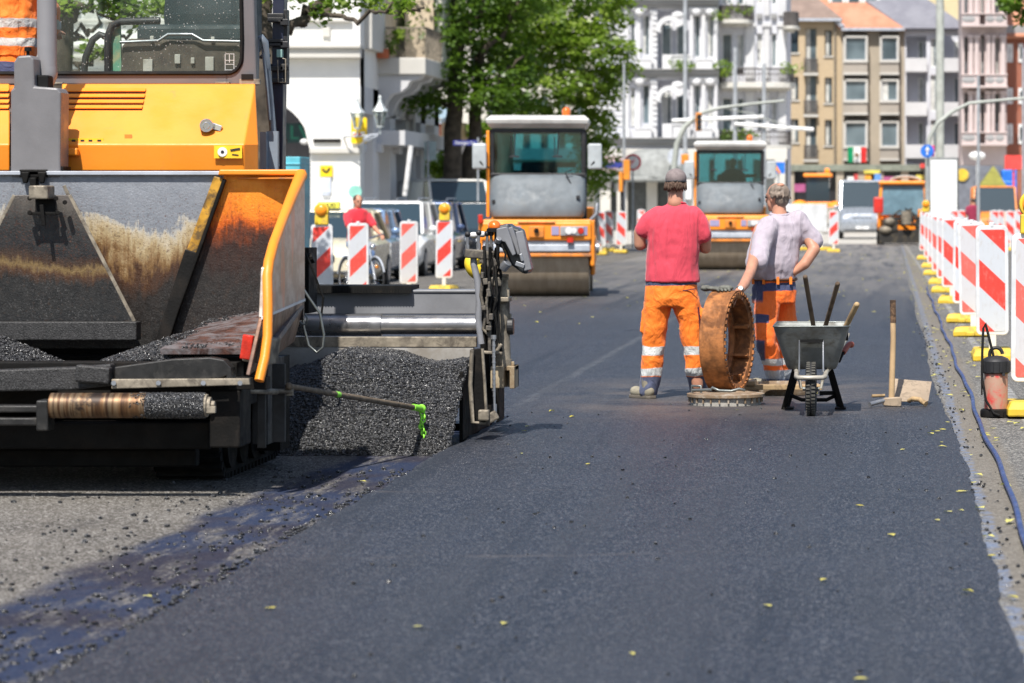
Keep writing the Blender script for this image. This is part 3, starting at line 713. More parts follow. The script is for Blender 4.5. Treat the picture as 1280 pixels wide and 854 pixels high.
# engine hood
Yd=18.85
b = MB()
def hood(b,xa,xb_top,xb,slope=True):
    T=[at(xa,105,Yd+.35),at(xb_top,105,Yd+.35)]; Fd=[at(xa,181,Yd),at(xb,181,Yd)]; Bt=[at(xa,214,Yd+.02),at(xb,214,Yd+.02)]
    xe=px(xb_top-1 if slope else xb,Yd+1.2); Tb=[(T[0][0],Yd+1.2,T[0][2]+.02),(xe,Yd+1.2,T[1][2]+.02)]; Bb=[(Bt[0][0],Yd+1.2,Bt[0][2]),(xe,Yd+1.2,Bt[1][2])]
    if slope:
        Rm=at(323,181,Yd+.12); Rb=at(323,214,Yd+.13)
        b.add([T[0],T[1],Fd[0],Fd[1],Bt[0],Bt[1],Tb[0],Tb[1],Bb[0],Bb[1],Rm,Rb],
          [(0,2,3,1),(2,4,5,3),(0,1,7,6),(0,6,8,4,2),(4,8,9,11,5),(1,3,10),(3,5,11,10),(1,10,11,9,7),(6,7,9,8)])
    else: b.add([T[0],T[1],Fd[0],Fd[1],Bt[0],Bt[1],Tb[0],Tb[1],Bb[0],Bb[1]],[(0,2,3,1),(2,4,5,3),(0,1,7,6),(0,6,8,4,2),(1,3,5,9,7),(4,8,9,5),(6,7,9,8)])
hood(b,77,319,305); hd=b.build('engine_hood',M_orange,PV,bevel=.008)
b = MB(); hood(b,-240,12,12,False); b.build('engine_hood',M_orange,PV,bevel=.008)
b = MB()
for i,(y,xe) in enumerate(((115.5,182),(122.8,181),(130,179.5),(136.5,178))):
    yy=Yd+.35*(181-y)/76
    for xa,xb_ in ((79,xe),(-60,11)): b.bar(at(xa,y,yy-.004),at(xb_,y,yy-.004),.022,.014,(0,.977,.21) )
b.build('louvre_slot_shade',mat('louvre_shade_red',(.07,.012,.006),.6),hd)  # dark bars paint in the shade of the slots under the hoods
b = MB()
for i,(y,xe) in enumerate(((112.5,182),(119.8,181),(127,179.5),(133.8,178))):
    yy=Yd+.35*(181-y)/76
    for xa,xb_ in ((79,xe),(-60,11)): b.bar(at(xa,y,yy-.016),at(xb_,y,yy-.016),.03,.006,(0,.5,-.6))
b.build('louvre_hood',M_orange,hd)
b = MB(); b.cyl(at(258,157,Yd+.12),at(258,157,Yd+.03),.040,n=20); b.cyl(at(258,157,Yd+.04),at(258,157,Yd+.02),.022,n=16); b.cbox(at(271,159,Yd+.08),(.06,.02,.035),(0,R(20),0)); b.build('hood_lock',M_chrome,hd,bevel=.003)
b = MB(); b.cbox(at(87,190,Yd-.03),(.105,.06,.045)); b.build('hood_handle',M_orange,hd,bevel=.01)
b = MB(); b.box(px(268,Yd),px(303,Yd),Yd-.012,Yd-.006,pz(198,Yd),pz(182,Yd)); b.box(px(77,Yd),px(128,Yd),Yd-.012+.035,Yd+.028,pz(178,Yd),pz(173,Yd)); s_=b.build('sticker',mat('sticker_yellow',(.9,.55,.02),.5,bump=0),hd)
b = MB(); b.cyl(at(278,190,Yd-.02),at(278,190,Yd-.01),.028,n=18); b.build('sticker_disc',M_white,hd)
b = MB(); b.cyl(at(278,190,Yd-.022),at(278,190,Yd-.02),.010,n=8); b.bar(at(288,188,Yd-.014),at(300,186,Yd-.014),.004,.012); b.bar(at(290,193,Yd-.014),at(298,194,Yd-.014),.004,.006)
for x in (82,92,103,113,124): b.cbox(at(x,176,Yd+.018),(.022,.004,.012))
b.build('sticker_marks',M_black,hd)
b = MB(); b.box(px(154,Yd),px(163,Yd),Yd+.035,Yd+.04,pz(173,Yd),pz(168,Yd)); b.build('catch',M_oranged,hd)
# exhaust column in front of the hood
Ye=18.59
b = MB(); b.prism(poly([(13,222),(13,113),(17,110),(17,78),(22,70),(38,69),(42,74),(43,108),(72,110),(76,116),(75,222)],Ye),'y',Ye,Ye+.2); ex=b.build('exhaust_column',mat('warm_grey_paint',(.17,.165,.17),.42,var=.1,vs=4,dirt=(.2,.14,.09),damt=.3,ds=9),PV,bevel=.02)
b = MB(); b.cyl(at(58,-60,Ye+.2),at(59,86,Ye+.2),.056,n=24); b.tube([at(59,84,Ye+.2),at(60,92,Ye+.2),at(58,99,Ye+.2),at(54,105,Ye+.2),at(50,109,Ye+.2)],[.056,.057,.054,.05,.045],20); b.build('exhaust_pipe',mat('grey_pipe',(.24,.235,.245),.4,var=.06,dirt=(.3,.22,.15),damt=.2),ex,smooth=50)
b = MB(); b.cbox(at(54,104,Ye+.12),(.09,.12,.09)); b.build('pipe_socket',M_rubber,ex,bevel=.01)
b = MB(); b.cyl(at(35,70,Ye+.1),at(35,63,Ye+.1),.010,n=8); b.cyl(at(35,64,Ye+.1),at(35,59,Ye+.1),.021,n=12); b.build('cap_knob',M_rubber,ex)
b = MB(); b.box(px(10,Ye),px(78,Ye),Ye+.02,Ye+.2,pz(222,Ye),pz(208,Ye)); b.box(px(25,Ye),px(60,Ye),Ye-.02,Ye+.02,pz(222,Ye),pz(212,Ye))
for x in (31,52): b.prism(poly([(x-5,215),(x+6,215),(x+3,229),(x-2,229)],Ye-.04),'y',Ye-.05,Ye-.02)
b.box(px(38,Ye-.04),px(46,Ye-.04),Ye-.06,Ye,pz(236,Ye),pz(222,Ye)); b.build('column_hinge',M_dark,ex,bevel=.006)
# cab: frame, gasket, pane
Yc=19.55; G=mat('cab_frame_grey',(.135,.125,.13),.45,var=.06,dirt=(.17,.15,.13),damt=.2)
b = MB()
inner=[(-200,-90),(298,-90),(301,60)]+[(283+18*math.cos(R(a)),72+20*math.sin(R(a))) for a in (0,20,40,60,80,90)]+[(-200,92)]
outer=[(-200,-110),(314,-110),(321,96),(321,106),(-200,106)]
ring=[]
b.prism(poly([(298,-110),(314,-110),(321,106),(283,106),(283,92)]+[(283+18*math.cos(R(a)),72+20*math.sin(R(a))) for a in (80,60,40,20,0)],Yc),'y',Yc,Yc+.09)
b.prism(poly([(-240,92),(284,92),(284,106),(-240,106)],Yc),'y',Yc+.001,Yc+.089)
cf=b.build('cab_frame',G,PV,bevel=.01)
b = MB(); b.tube([at(299,-110,Yc-.005),at(302.5,50,Yc-.005)]+[at(285+17*math.cos(R(a)),72+19.5*math.sin(R(a)),Yc-.005) for a in (0,20,40,60,80)]+[at(278,91.5,Yc-.005),at(-240,92,Yc-.005)],.013,6); b.build('window_gasket',M_rubber,cf,smooth=60)
b = MB(); b.prism(poly([(64,-110),(298,-110),(302,68),(296,86),(284,92),(64,92)],Yc),'y',Yc+.03,Yc+.036); b.build('windscreen',M_glassd,cf)
b = MB(); b.box(px(299,Yc-.03),px(325,Yc-.03),Yc-.03,Yc-.005,pz(106,Yc),pz(99,Yc)); b.box(px(270,Yc),px(288,Yc),Yc-.03,Yc-.002,pz(105,Yc),pz(102.5,Yc)); b.box(px(66,Yc),px(80,Yc),Yc-.03,Yc-.002,pz(106,Yc),pz(103,Yc)); b.build('frame_clip',M_tan,cf,bevel=.003)
b = MB(); b.box(px(303,Yc),px(318,Yc),Yc-.035,Yc-.03,pz(100,Yc),pz(93,Yc)); b.build('frame_socket',M_rubber,cf)
b = MB()   # sticker: line drawing on the glass
for x0,x1,y0,y1 in ((280,291,67,67.5),(280,291,75,75.5),(280,291,80,80.5),(280,291,87,87.5),(280,280.6,67,88),(291,291.6,67,88),(285.3,285.9,68,78)): b.box(px(x0,Yc),px(x1,Yc),Yc+.026,Yc+.029,pz(y1,Yc),pz(y0,Yc))
b.build('glass_sticker',M_white,cf)
# operator platform behind the glass
Yo=20.30
b = MB(); b.prism(poly([(150,92),(152,58),(160,48),(300,52),(304,120),(150,120)],Yo),'y',Yo,Yo+.35); cs=b.build('control_console',mat('dusty_brown_console',(.055,.04,.032),.7,dirt=(.11,.09,.07),damt=.5,ds=5,var=.35,vs=6),PV,bevel=.02)
b = MB(); b.tube([at(150,53,Yo-.03),at(198,51,Yo-.03),at(210,43,Yo-.03),at(240,43,Yo-.03),at(254,51,Yo-.03),at(300,52,Yo-.03)],.010,8); b.build('grab_bar',M_steel,cs,smooth=60)
b = MB()
for x,y,s in ((185,84,.1),(262,80,.09),(222,74,.06),(241,76,.04),(190,49,.04),(266,50,.04)): b.cbox(at(x,y,Yo-.01),(s*.6,.02,s))
b.build('console_dials',M_concrete,cs,bevel=.004)
b = MB(); b.ell(at(262,20,Yo+.7),(.30,.22,.42),20,14); b.box(px(152,Yo),px(300,Yo),Yo+.4,Yo+.5,pz(50,Yo),pz(26,Yo)); b.box(px(228,Yo),px(300,Yo),Yo+.55,Yo+.75,pz(60,Yo),pz(-60,Yo)); b.build('operator_seat',mat('dark_teal_seat',(.02,.035,.04),.7),PV,bevel=.03)
b = MB(); b.tube([at(105,92,Yo),at(107,72,Yo),at(116,50,Yo),at(125,43,Yo),at(131,46,Yo)],.022,10); b.tube([at(135,92,Yo),at(135,45,Yo),at(140,32,Yo),at(152,27,Yo),at(200,26,Yo)],.024,10); b.build('handrail',M_black,PV,smooth=60)
b = MB(); b.prism(poly([(139,92),(140,38),(150,32),(152,92)],Yo+.02),'y',Yo+.02,Yo+.05); b.build('green_panel',mat('faded_green',(.13,.32,.22),.6,dirt=(.4,.36,.2),damt=.45,ds=8),PV)
b = MB(); b.box(-6.5,-4.0,19.40,20.4,1.6,1.9); b.build('operator_platform',M_dark,PV)
# side rail, mast
b = MB(); b.tube([at(319,100,19.70),at(320,60,19.70),at(322,49,19.70),at(327,47,19.70),at(331,52,19.70),at(334,85,19.80),at(339,140,19.85),at(345,208,19.90)],.022,12); b.tube([at(328,58,19.72),at(333,100,19.75),at(337,150,19.80)],.010,8); b.box(px(325,19.70),px(333,19.70),19.70,19.75,pz(212,19.70),pz(165,19.70)); b.box(px(333,19.75),px(347,19.75),19.75,19.80,pz(212,19.75),pz(164,19.75))
b.build('side_rail',mat('blue_grey_paint',(.22,.26,.31),.4,dirt=(.1,.09,.08),damt=.3,ds=5),PV,smooth=50)
b = MB(); b.prism(poly([(338,214),(342,-80),(356,-80),(353,214)],20.10),'y',20.10,20.22); ms=b.build('mast',M_navy,PV,bevel=.006)
b = MB(); b.box(px(354,20.10),px(359,20.10),20.10,20.18,pz(105,20.10),pz(12,20.10)); b.tube([at(337,70,20.10),at(330,68,20.05),at(326,72,20.00)],.012,8); b.tube([at(339,82,20.10),at(331,84,20.00)],.012,8)
for y in (20,25,52,55,86,101): b.cbox(at(345,y,20.08),(.10,.05,.03))
for y in (28,56,84): b.cbox(at(356,y,20.08),(.05,.05,.04))
b.build('mast_fittings',M_black,ms,bevel=.004)
b = MB(); b.box(px(346,20.05),px(353,20.05),20.04,20.09,pz(72,20.05),pz(62,20.05)); b.build('mast_valve',M_brass,ms,bevel=.003)
b = MB(); b.tube([at(353,73,20.02),at(357,74,20.02),at(357,103,20.02),at(348,103,20.02),at(347,75,20.02)],.004,6); b.build('mast_clip',M_tan,ms)

# ---------------- screed
Ys=21.3
b = MB(); b.box(px(-200,Ys),px(603,Ys),Ys,Ys+.25,pz(393,Ys),pz(364,Ys)); b.box(px(-200,Ys),px(603,Ys),Ys-.01,Ys+.24,pz(366,Ys),pz(362.5,Ys)); sc=b.build('screed_beam',M_grey,PV,bevel=.006)
b = MB(); zt=pz(406,Ys-.05); b.cyl((px(380,Ys),Ys-.09,zt),(px(480,Ys),Ys-.09,zt),.074,n=32); b.cyl((-6,Ys-.09,zt),(px(380,Ys),Ys-.09,zt),.072,n=32); b.cyl((px(478,Ys),Ys-.09,zt),(px(604,Ys),Ys-.09,zt),.063,n=32); b.build('telescopic_tube',mat('polished_tube',(.33,.33,.34),.28,.75,var=.15,vs=3,dirt=(.16,.14,.12),damt=.35,ds=5,bump=0),sc,smooth=40)
b = MB(); b.box(px(-200,Ys-.2),px(596,Ys-.2),Ys-.22,Ys-.17,pz(434,Ys-.2),pz(421,Ys-.2)); b.build('screed_front_plate',M_tan,sc,bevel=.004)
b = MB(); b.box(px(-200,Ys-.2),px(592,Ys-.2),Ys-.215,Ys-.16,pz(500,Ys-.2),pz(434.5,Ys-.2)); b.build('screed_plate',mat('pale_steel',(.45,.44,.42),.5,.2,dirt=(.25,.22,.18)),sc)
b = MB(); b.box(px(360,Ys),px(516,Ys),Ys-.05,Ys+.3,pz(362,Ys),pz(357,Ys)); b.box(px(368,Ys),px(516,Ys),Ys-.06,Ys-.04,pz(366,Ys),pz(358,Ys))
for i in range(40): b.box(px(372+i*3.6,Ys),px(373.6+i*3.6,Ys),Ys-.065,Ys-.058,pz(366,Ys),pz(359,Ys))
b.build('rubber_mat',M_rubber,sc)
b = MB(); b.box(px(358,20.6),px(386,20.6),20.6,20.9,pz(392,20.6),pz(310,20.6)); b.cyl(at(366,330,20.5),at(392,322,20.5),.035,n=12); b.tube([at(374,300,20.3),at(388,330,20.3),at(404,372,20.3),at(400,412,20.3)],.008,6); b.build('tow_arm',M_dark,PV,bevel=.01)
b = MB(); b.tube([at(376,372,19.8),at(380,410,19.8),at(386,432,19.8),at(396,441,19.8),at(404,434,19.8),at(405,418,19.8),at(400,392,19.8),at(386,372,19.8),at(372,350,19.8)],.008,8); b.tube([at(381,392,19.0),at(384,398,19.0),at(384,404,19.0),at(379,406,19.0),at(374,402,19.0)],.006,6); b.build('cable_loop',M_zinc,PV,smooth=80)
# end gate with its post, gearbox, levers
Yg=20.9
gate=M_tan
b = MB(); b.box(-2.66,-2.635,20.42,22.4,-.02,.43)
b.prism(poly([(588,437),(603,435),(606,470),(608,520),(612,529),(598,530),(590,515),(588,470)],20.35),'y',20.33,20.36)
eg=b.build('end_gate',M_dark,PV,bevel=.005)
b = MB(); b.tube([at(590,438,20.3),at(588,480,20.3),at(591,528,20.3),at(612,530,20.3)],.014,8); b.tube([at(603,436,20.3),at(606,480,20.3),at(608,520,20.3)],.010,8); b.build('gate_rail',M_tan,eg,smooth=60)
b = MB(); b.cbox(at(605,519,20.28),(.07,.05,.07)); b.cbox(at(614,522,20.3),(.09,.03,.06),(0,R(-30),0)); b.build('gate_shoe',M_tan,eg,bevel=.01)
b = MB(); b.box(px(600,20.9),px(612,20.9),20.9,21.2,pz(480,20.9),pz(330,20.9)); b.box(px(606,21),px(624,21),21.,21.3,pz(528,21),pz(380,21)); b.build('gate_frame',M_dark,eg,bevel=.01)
b = MB(); b.cyl(at(630,458,20.8),at(626,344,20.8),.046,n=24); b.cyl(at(626,350,20.8),at(626,343,20.8),.052,n=24); b.cyl(at(629,458,20.8),at(629,449,20.8),.058,n=24); ps=b.build('lifting_cylinder',M_tan,PV,smooth=40)
b = MB(); b.box(px(614,20.7),px(630,20.7),20.66,20.9,pz(485,20.7),pz(458,20.7)); b.box(px(616,20.7),px(643,20.7),20.75,20.95,pz(464,20.7),pz(458,20.7)); b.box(px(637,20.7),px(643,20.7),20.7,20.95,pz(486,20.7),pz(458,20.7)); b.box(px(616,20.7),px(643,20.7),20.9,20.95,pz(486,20.7),pz(460,20.7)); b.cyl(at(641,458,20.75),at(641,452,20.75),.012,n=8); b.build('gearbox',mat('tan_cast',(.42,.34,.22),.6,.1,dirt=(.2,.13,.07),damt=.45,ds=8),ps,bevel=.008)
b = MB(); b.box(px(608,20.8),px(638,20.8),20.7,20.9,pz(377,20.8),pz(371,20.8)); b.prism(poly([(631,360),(637,361),(637,392),(631,397)],20.8),'y',20.78,20.82); b.bar(at(600,440,20.6),at(628,442,20.6),.03,.02); b.bar(at(620,440,20.6),at(627,430,20.6),.03,.02); b.cyl(at(636,401,20.8),at(636,392,20.8),.018,n=10); b.build('post_clamp',M_tan,ps,bevel=.006)
b = MB(); b.cyl((px(636,20.8)-.01,20.8,pz(408,20.8)),(px(642,20.8),20.8,pz(408,20.8)),.055,n=20); b.box(px(634,20.8),px(641,20.8),20.8,20.9,pz(418,20.8),pz(400,20.8)); b.build('hand_wheel',M_black,ps,bevel=.005)
b = MB(); b.cyl(at(618,528,20.5),at(617,422,20.5),.010,n=10); b.cyl(at(618,526,20.5),at(618,505,20.5),.016,n=10); b.cyl(at(617,424,20.5),at(617,419,20.5),.018,n=10)
for y in range(424,500,7): b.cyl(at(617.3,y,20.5),at(617.3,y+2,20.5),.0125,n=8)
b.build('threaded_rod',M_steel,ps,smooth=50)
b = MB(); b.tube([at(604,322,20.7),at(597,314,20.7),at(592,318,20.7),at(592,330,20.7),at(597,350,20.7),at(599,375,20.7),at(598,400,20.7),at(602,430,20.7)],.022,12); hs=b.build('hydraulic_hose',mat('grey_hose',(.27,.28,.31),.45,dirt=(.12,.11,.09),damt=.35,ds=9),PV,smooth=70)
random.seed(21); b = MB()
for i in range(9):
    x0=606+i*2.2; b.tube([at(x0+random.uniform(-3,3),y+random.uniform(-2,2),20.65+random.uniform(-.05,.05)) for y in (308,326,345,365,390,415,440)],.006+.004*random.random(),6)
b.build('cable_bundle',M_rubber,hs,smooth=80)
b = MB(); b.tube([at(604,345,20.6),at(601,370,20.6),at(607,395,20.6),at(604,412,20.6),at(612,420,20.6)],.012,8); b.tube([at(612,352,20.58),at(608,380,20.58),at(610,405,20.58)],.010,8); b.bar(at(612,402,20.6),at(612,440,20.6),.022,.02)
for (x,y,w,h) in ((607,352,.03,.04),(611,366,.025,.05),(605,385,.03,.03),(611,410,.035,.03),(603,344,.02,.04),(614,396,.025,.04)): b.cbox(at(x,y,20.58),(w,.05,h),(0,random.uniform(-.15,.15),0))
b.build('valve_block',mat('dusty_dark_metal',(.09,.08,.07),.6,.3,dirt=(.25,.22,.17),damt=.45,ds=20),hs,bevel=.004)
b = MB(); b.cbox(at(600,318,20.7),(.19,.09,.06),(0,R(5),0)); b.cbox(at(612,327,20.7),(.11,.08,.08),(0,R(35),0)); b.cbox(at(618,352,20.7),(.10,.08,.06)); lb=b.build('lever_block',mat('dusty_dark_metal',(.09,.08,.07),.6,.3,dirt=(.25,.22,.17),damt=.45,ds=20),PV,bevel=.01)
for x,y in ((584.5,293),(598.5,291),(609,292),(614,292)):
    m=MB(); m.cyl(at(x,y+2,20.7),at(x-.3,y+21,20.7),.010,n=8); m.cyl(at(x,y+13,20.7),at(x,y+22,20.7),.015,n=8); l=m.build('lever',M_steel,PV,smooth=40)
    m=MB(); m.ell(at(x,y,20.7),.019,14,10); m.build('lever_knob',M_black,l,smooth=180)
b = MB(); b.ell(at(592,294,20.8),(.03,.02,.02)); b.ell(at(603,293,20.8),(.025,.02,.02)); b.build('rag',M_white,lb,smooth=180)
b = MB(); cb=[(619,284),(636,279),(640,283),(652,287),(660,322),(663,336),(660,343),(654,341),(640,331),(632,312),(619,305)]
b.prism(poly(cb,20.75),'y',20.68,20.95); bx=b.build('control_box',mat('black_housing',(.035,.04,.045),.35,dirt=(.09,.09,.09),damt=.3,ds=7),PV,bevel=.015)
b = MB(); b.prism(poly([(621,286),(634,283),(640,300),(645,318),(641,320),(632,303),(621,300)],20.62),'y',20.6,20.68); b.bar(at(638,284,20.66),at(650,318,20.66),.035,.03); b.bar(at(649,289,20.62),at(660,338,20.62),.035,.05); b.build('housing_rib',MATS['grey_paint'],bx,bevel=.006)
b = MB(); b.cbox(at(652,322,20.6),(.02,.02,.05),(0,R(-15),0)); b.cbox(at(650,331,20.6),(.06,.02,.03),(0,R(20),0)); b.cyl(at(628,336,20.62),at(635,328,20.6),.03,n=14); b.cyl(at(622,303,20.6),at(624,298,20.58),.02,n=10); b.build('housing_plug',M_steel,bx,bevel=.004)
b = MB(); b.ell(at(618,287,20.7),(.048,.048,.02)); b.cyl(at(618,290,20.7),at(618,286,20.7),.05,n=20); bb=b.build('beacon_base',M_rubber,bx)
b = MB(); b.ell(at(618,283,20.7),(.042,.042,.04),18,12); b.build('beacon',mat('orange_lens',(.75,.16,.01),.15,var=.2,**{'Coat Weight':.7}),bx,smooth=180)
b = MB(); b.tube([at(621,304,20.6),at(622,315,20.58),at(621,326,20.6),at(625,334,20.6),at(620,342,20.7)],.008,6); b.tube([at(626,303,20.6),at(632,318,20.58),at(630,334,20.6)],.007,6); b.build('housing_cables',M_rubber,bx,smooth=80)
b = MB(); b.ell(at(592,334,20.95),(.055,.05,.085),16,10,(0,R(-25),0)); b.ell(at(601,335,20.95),(.05,.05,.07),14,8); b.build('yellow_bag',mat('yellow_cover',(.85,.62,.03),.6,var=.12,vs=20,bump=.8,bs=25),PV,smooth=180)

# feeler pole with painted chain
FP=thing('feeler_pole','rusty guide pole with a bright green chain dangling at its tip','pole',at(362,487,17.82))
p0=Vector(at(361,483,17.82)); p1=Vector(at(527,511,19.85))
b = MB(); b.cyl(p0,p1,.016,.017,12); b.ell(p0,.022,10,8); b.build('pole',mat('dirty_pole',(.20,.15,.10),.7,.2,var=.35,vs=14,dirt=(.07,.055,.04),damt=.45,ds=14),FP,smooth=50)
b = MB()
q=p0.lerp(p1,.34); d=(p1-p0).normalized(); b.cyl(q-d*.025,q+d*.025,.0175,n=12)
q=p0.lerp(p1,.955); b.cyl(q-d*.06,q+d*.09,.021,n=12); b.ell(p1,.028,12,8); b.build('painted_mark',M_chain,FP,smooth=50)
b = MB(); z1=p1.z-.02; nl=12; zb=-.035; st=(z1-zb)/nl
for i in range(nl):
    z=z1-st*(i+.5); a=R(40+90*(i%2)); ca,sa=math.cos(a),math.sin(a); pts=[]
    for k in range(12):
        t=2*math.pi*k/12; u=.016*math.cos(t); w=st*.64*math.sin(t); pts.append((p1.x+.004+u*ca+.008*math.sin(i*1.3),p1.y+u*sa,z+w))
    b.tube(pts,.0062,6,closed=True)
b.tube([(p1.x-.015,p1.y,z1+.01),(p1.x,p1.y-.01,z1-.02),(p1.x-.006,p1.y,z1-.07),(p1.x-.012,p1.y,z1-.11)],.006,6)
b.build('chain',M_chain,FP,smooth=180)
# ================================================================ striped warning plates
M_strR = _stripe('stripes_falling_right', 1, .56,.47,.27); M_strL = _stripe('stripes_falling_left', -1, .56,.47,.27)
M_frame = mat('white_board_frame',(.64,.65,.66),.45,dirt=(.45,.42,.37),damt=.33,ds=10)
def rrect(w, h, r, z0, n=5):
    pts=[]
    for (cx,cz,a) in ((w/2-r,z0+r,-90),(w/2-r,z0+h-r,0),(-w/2+r,z0+h-r,90),(-w/2+r,z0+r,180)):
        for i in range(n+1): t=R(a+90*i/n); pts.append((cx+r*math.cos(t),cz+r*math.sin(t)))
    return pts
def plate_proto(face, lamp=False):
    t = thing('warning_plate','x','warning plate')
    b = MB(); b.prism(rrect(.315,1.06,.05,.235),'y',-.022,.022); p=b.build('plate',M_frame,t,bevel=.006)
    b = MB(); b.prism(rrect(.250,.985,.02,.27),'y',-.026,-.0225); b.build('striped_face',face,p)
    b = MB(); b.cyl((0,0,1.28),(0,0,1.325),.028,n=10); b.box(-.035,.035,-.02,.02,.06,.25); b.build('stem',M_frame,t,bevel=.006)
    b = MB(); b.loft([[(x*w,y*d,z) for x,y in ((-1,-1),(1,-1),(1,1),(-1,1))] for (w,d,z) in ((.20,.42,0),(.20,.42,.05),(.175,.40,.105))]); b.box(-.05,.05,-.46,-.42,.0,.05)
    b.build('base',M_yellow,t,bevel=.012)
    if lamp:
        b = MB(); b.cbox((0,0,1.36),(.19,.10,.14)); b.cyl((0,-.05,1.50),(0,.05,1.50),.105,n=24); l=b.build('lamp_case',M_yellow,t,bevel=.01)
        b = MB(); b.ell((0,-.055,1.50),(.085,.05,.085),20,12); b.ell((0,.055,1.50),(.085,.05,.085),20,12); b.build('lamp_lens',M_lamp,l,smooth=180)
    return t
pR=plate_proto(M_strR); pRl=plate_proto(M_strR,True); pL=plate_proto(M_strL); pLl=plate_proto(M_strL,True)
used=set()
def put(proto, X, Y, z, label, group, rz=0, base_off=0):
    o = proto if proto.name not in used else copy_tree(proto)
    used.add(proto.name); place(o,(X,Y,z),rz,label,group); o.rotation_euler = (R(random.uniform(-2,2)),R(random.uniform(-1.6,1.6)),rz); return o
GR='striped plates along the right edge of the site'
ords=['nearest','second','third','fourth','fifth','sixth','seventh','eighth','ninth','tenth']
rowR=[(22.8,1.115,True),(31.0,1.13,False),(36.6,1.12,False),(40.8,1.13,False),(48.8,1.16,False),(54.6,1.19,False),(60.6,1.22,False),(68,1.24,False),(76,1.29,False),(87,1.33,True)]
for i,(Y,X,l) in enumerate(rowR):
    lab = ('nearest red and white plate of the right row, amber lamp on top' if i==0 else
           'large red and white plate standing right behind the red pump cylinder' if i==1 else
           'striped plate with an amber lamp at the far end of the right row' if i==9 else
           'striped plate on a yellow foot, %s from the front in the right row'%ords[i])
    put(pRl if l else pR,X,Y,-.004,lab,GR,R(random.uniform(-4,4)+(-6 if i>1 else 0)))
GF='striped plates in the far rows beyond the road'
for i,(x,Y) in enumerate(((1192,112),(1201,114),(1210,117))):
    put(pR,px(x,Y),Y,-.02,'small plate before the white panel, %s of three from the left'%('first','second','third')[i],GF,R(8))
for i,(x,Y) in enumerate(((1242,108),(1251,110),(1263,104),(1275,112))):
    put(pR,px(x,Y),Y,-.02,'red and white plate near the orange truck, %s of four from the left'%('first','second','third','last')[i],GF)
GL='striped plates between the parked cars and the paver'
for (x,Y,l,lab) in ((403,46.2,True,'red and white plate with amber lamp in front of the cream taxi'),(448,49,False,'red and white striped plate in front of the seated cyclist, without lamp'),
        (511,54.5,False,'red and white striped plate in front of the white estate car'),(555,58.5,True,'red and white plate with amber lamp beside the dark blue cars')):
    put(pLl if l else pL,px(x,Y),Y,-.09,lab,GL,R(random.uniform(-6,6)))
GM='striped plates by the road roller on the far left side'
for i,(x,Y,l) in enumerate(((751,97,False),(761,104,False),(776,100,False),(801,128,False))):
    put(pR,px(x,Y),Y,-.03,['red and white plate right beside the front road roller','red and white plate half hidden behind its neighbour near the roller','red and white plate on the right of the pair near the traffic light','small red and white plate just left of the man in the cap'][i],GM)
put(pL,px(1042,100),100,-.01,'red and white plate at the right end of the white barrier boards',GM)
# white barrier boards beyond the second roller
bt=thing('barrier_board','long white barrier board fence behind the man in the pale shirt','barrier',(px(1010,104),104,0))
b=MB(); b.box(px(968,104),px(1034,104),103.95,104.05,.60,1.5); b.build('board',M_frame,bt,bevel=.01)
b=MB(); [b.box(px(x,104)-.05,px(x,104)+.05,103.96,104.04,0,.6) for x in (975,1000,1026)]; b.build('post',M_frame,bt)
b=MB(); [b.box(px(x,104)-.35,px(x,104)+.35,103.7,104.3,0,.1) for x in (975,1000,1026)]; b.build('foot',M_yellow,bt,bevel=.01)

# ================================================================ manhole frame ring and cover
Yr_=24.3; cx=px(908,Yr_); rt=.385
RG=thing('manhole_ring','rusty iron manhole ring standing upright beside the two workers','iron ring',(cx,Yr_,.07))
Rm=Matrix.Translation((cx,Yr_,.46)) @ Matrix.Rotation(R(75),4,'Z')   # axis turned so that its side and mouth both show
b=MB(Rm); b.lathe([(rt,-.10),(rt,-.02),(rt,.09),(rt-.022,.10),(rt-.03,.09),(rt-.055,.06),(rt-.06,-.09),(rt-.03,-.10)],(0,0,0),'y',56,close=True)
b.build('ring_body',M_ropey,RG,smooth=35,bevel=.0)
b=MB(Rm)
for i in range(44):
    t=2*math.pi*i/44; b.cbox(((rt-.022)*math.cos(t),-.102,(rt-.022)*math.sin(t)),(.020,.02,.030),(0,-t,0))
b.build('rim_studs',M_ropey,RG)
b=MB(Rm); b.lathe([(rt-.055,.03),(rt-.10,.03),(rt-.10,.06),(rt-.055,.06)],(0,0,0),'y',48,close=True)
for a in (200,245,290,335,20,110,155): t=R(a); b.cbox(((rt-.085)*math.cos(t),-.02,(rt-.085)*math.sin(t)),(.05,.14,.02),(0,-t,0))
b.build('inner_flange',M_ropey,RG,smooth=35)
gv=MB(); p=at(899,370,Yr_-.02); gv.ell((p[0]-.03,p[1],.855),(.085,.06,.020),16,8,(0,.1,.2)); gv.ell((p[0]-.10,p[1]+.01,.86),(.045,.05,.025),12,8); gv.ell((p[0]+.05,p[1]-.01,.862),(.06,.05,.024),12,8)
for k in range(4): gv.ell((p[0]-.01+.028*k,p[1]-.05,.853),(.013,.045,.012),8,6,(.3,0,.3))
gv.build('work_glove',M_glove,smooth=180,label='worn grey work glove lying on top of the upright iron ring',cat='glove')
Yv=23.95; cv=px(907,Yv)
CV=thing('manhole_cover','round dusty manhole cover with pale concrete rim lying under the ring','manhole cover',(cv,Yv,0))
b=MB(); b.lathe([(.265,.0),(.27,.06),(.255,.062)],(cv,Yv,0),'z',48)
b.build('concrete_rim',M_concrete,CV,smooth=40)
b=MB(); b.lathe([(.285,.058),(.29,.062),(.29,.082),(.24,.088),(.22,.080),(.0,.083)],(cv,Yv,0),'z',48)
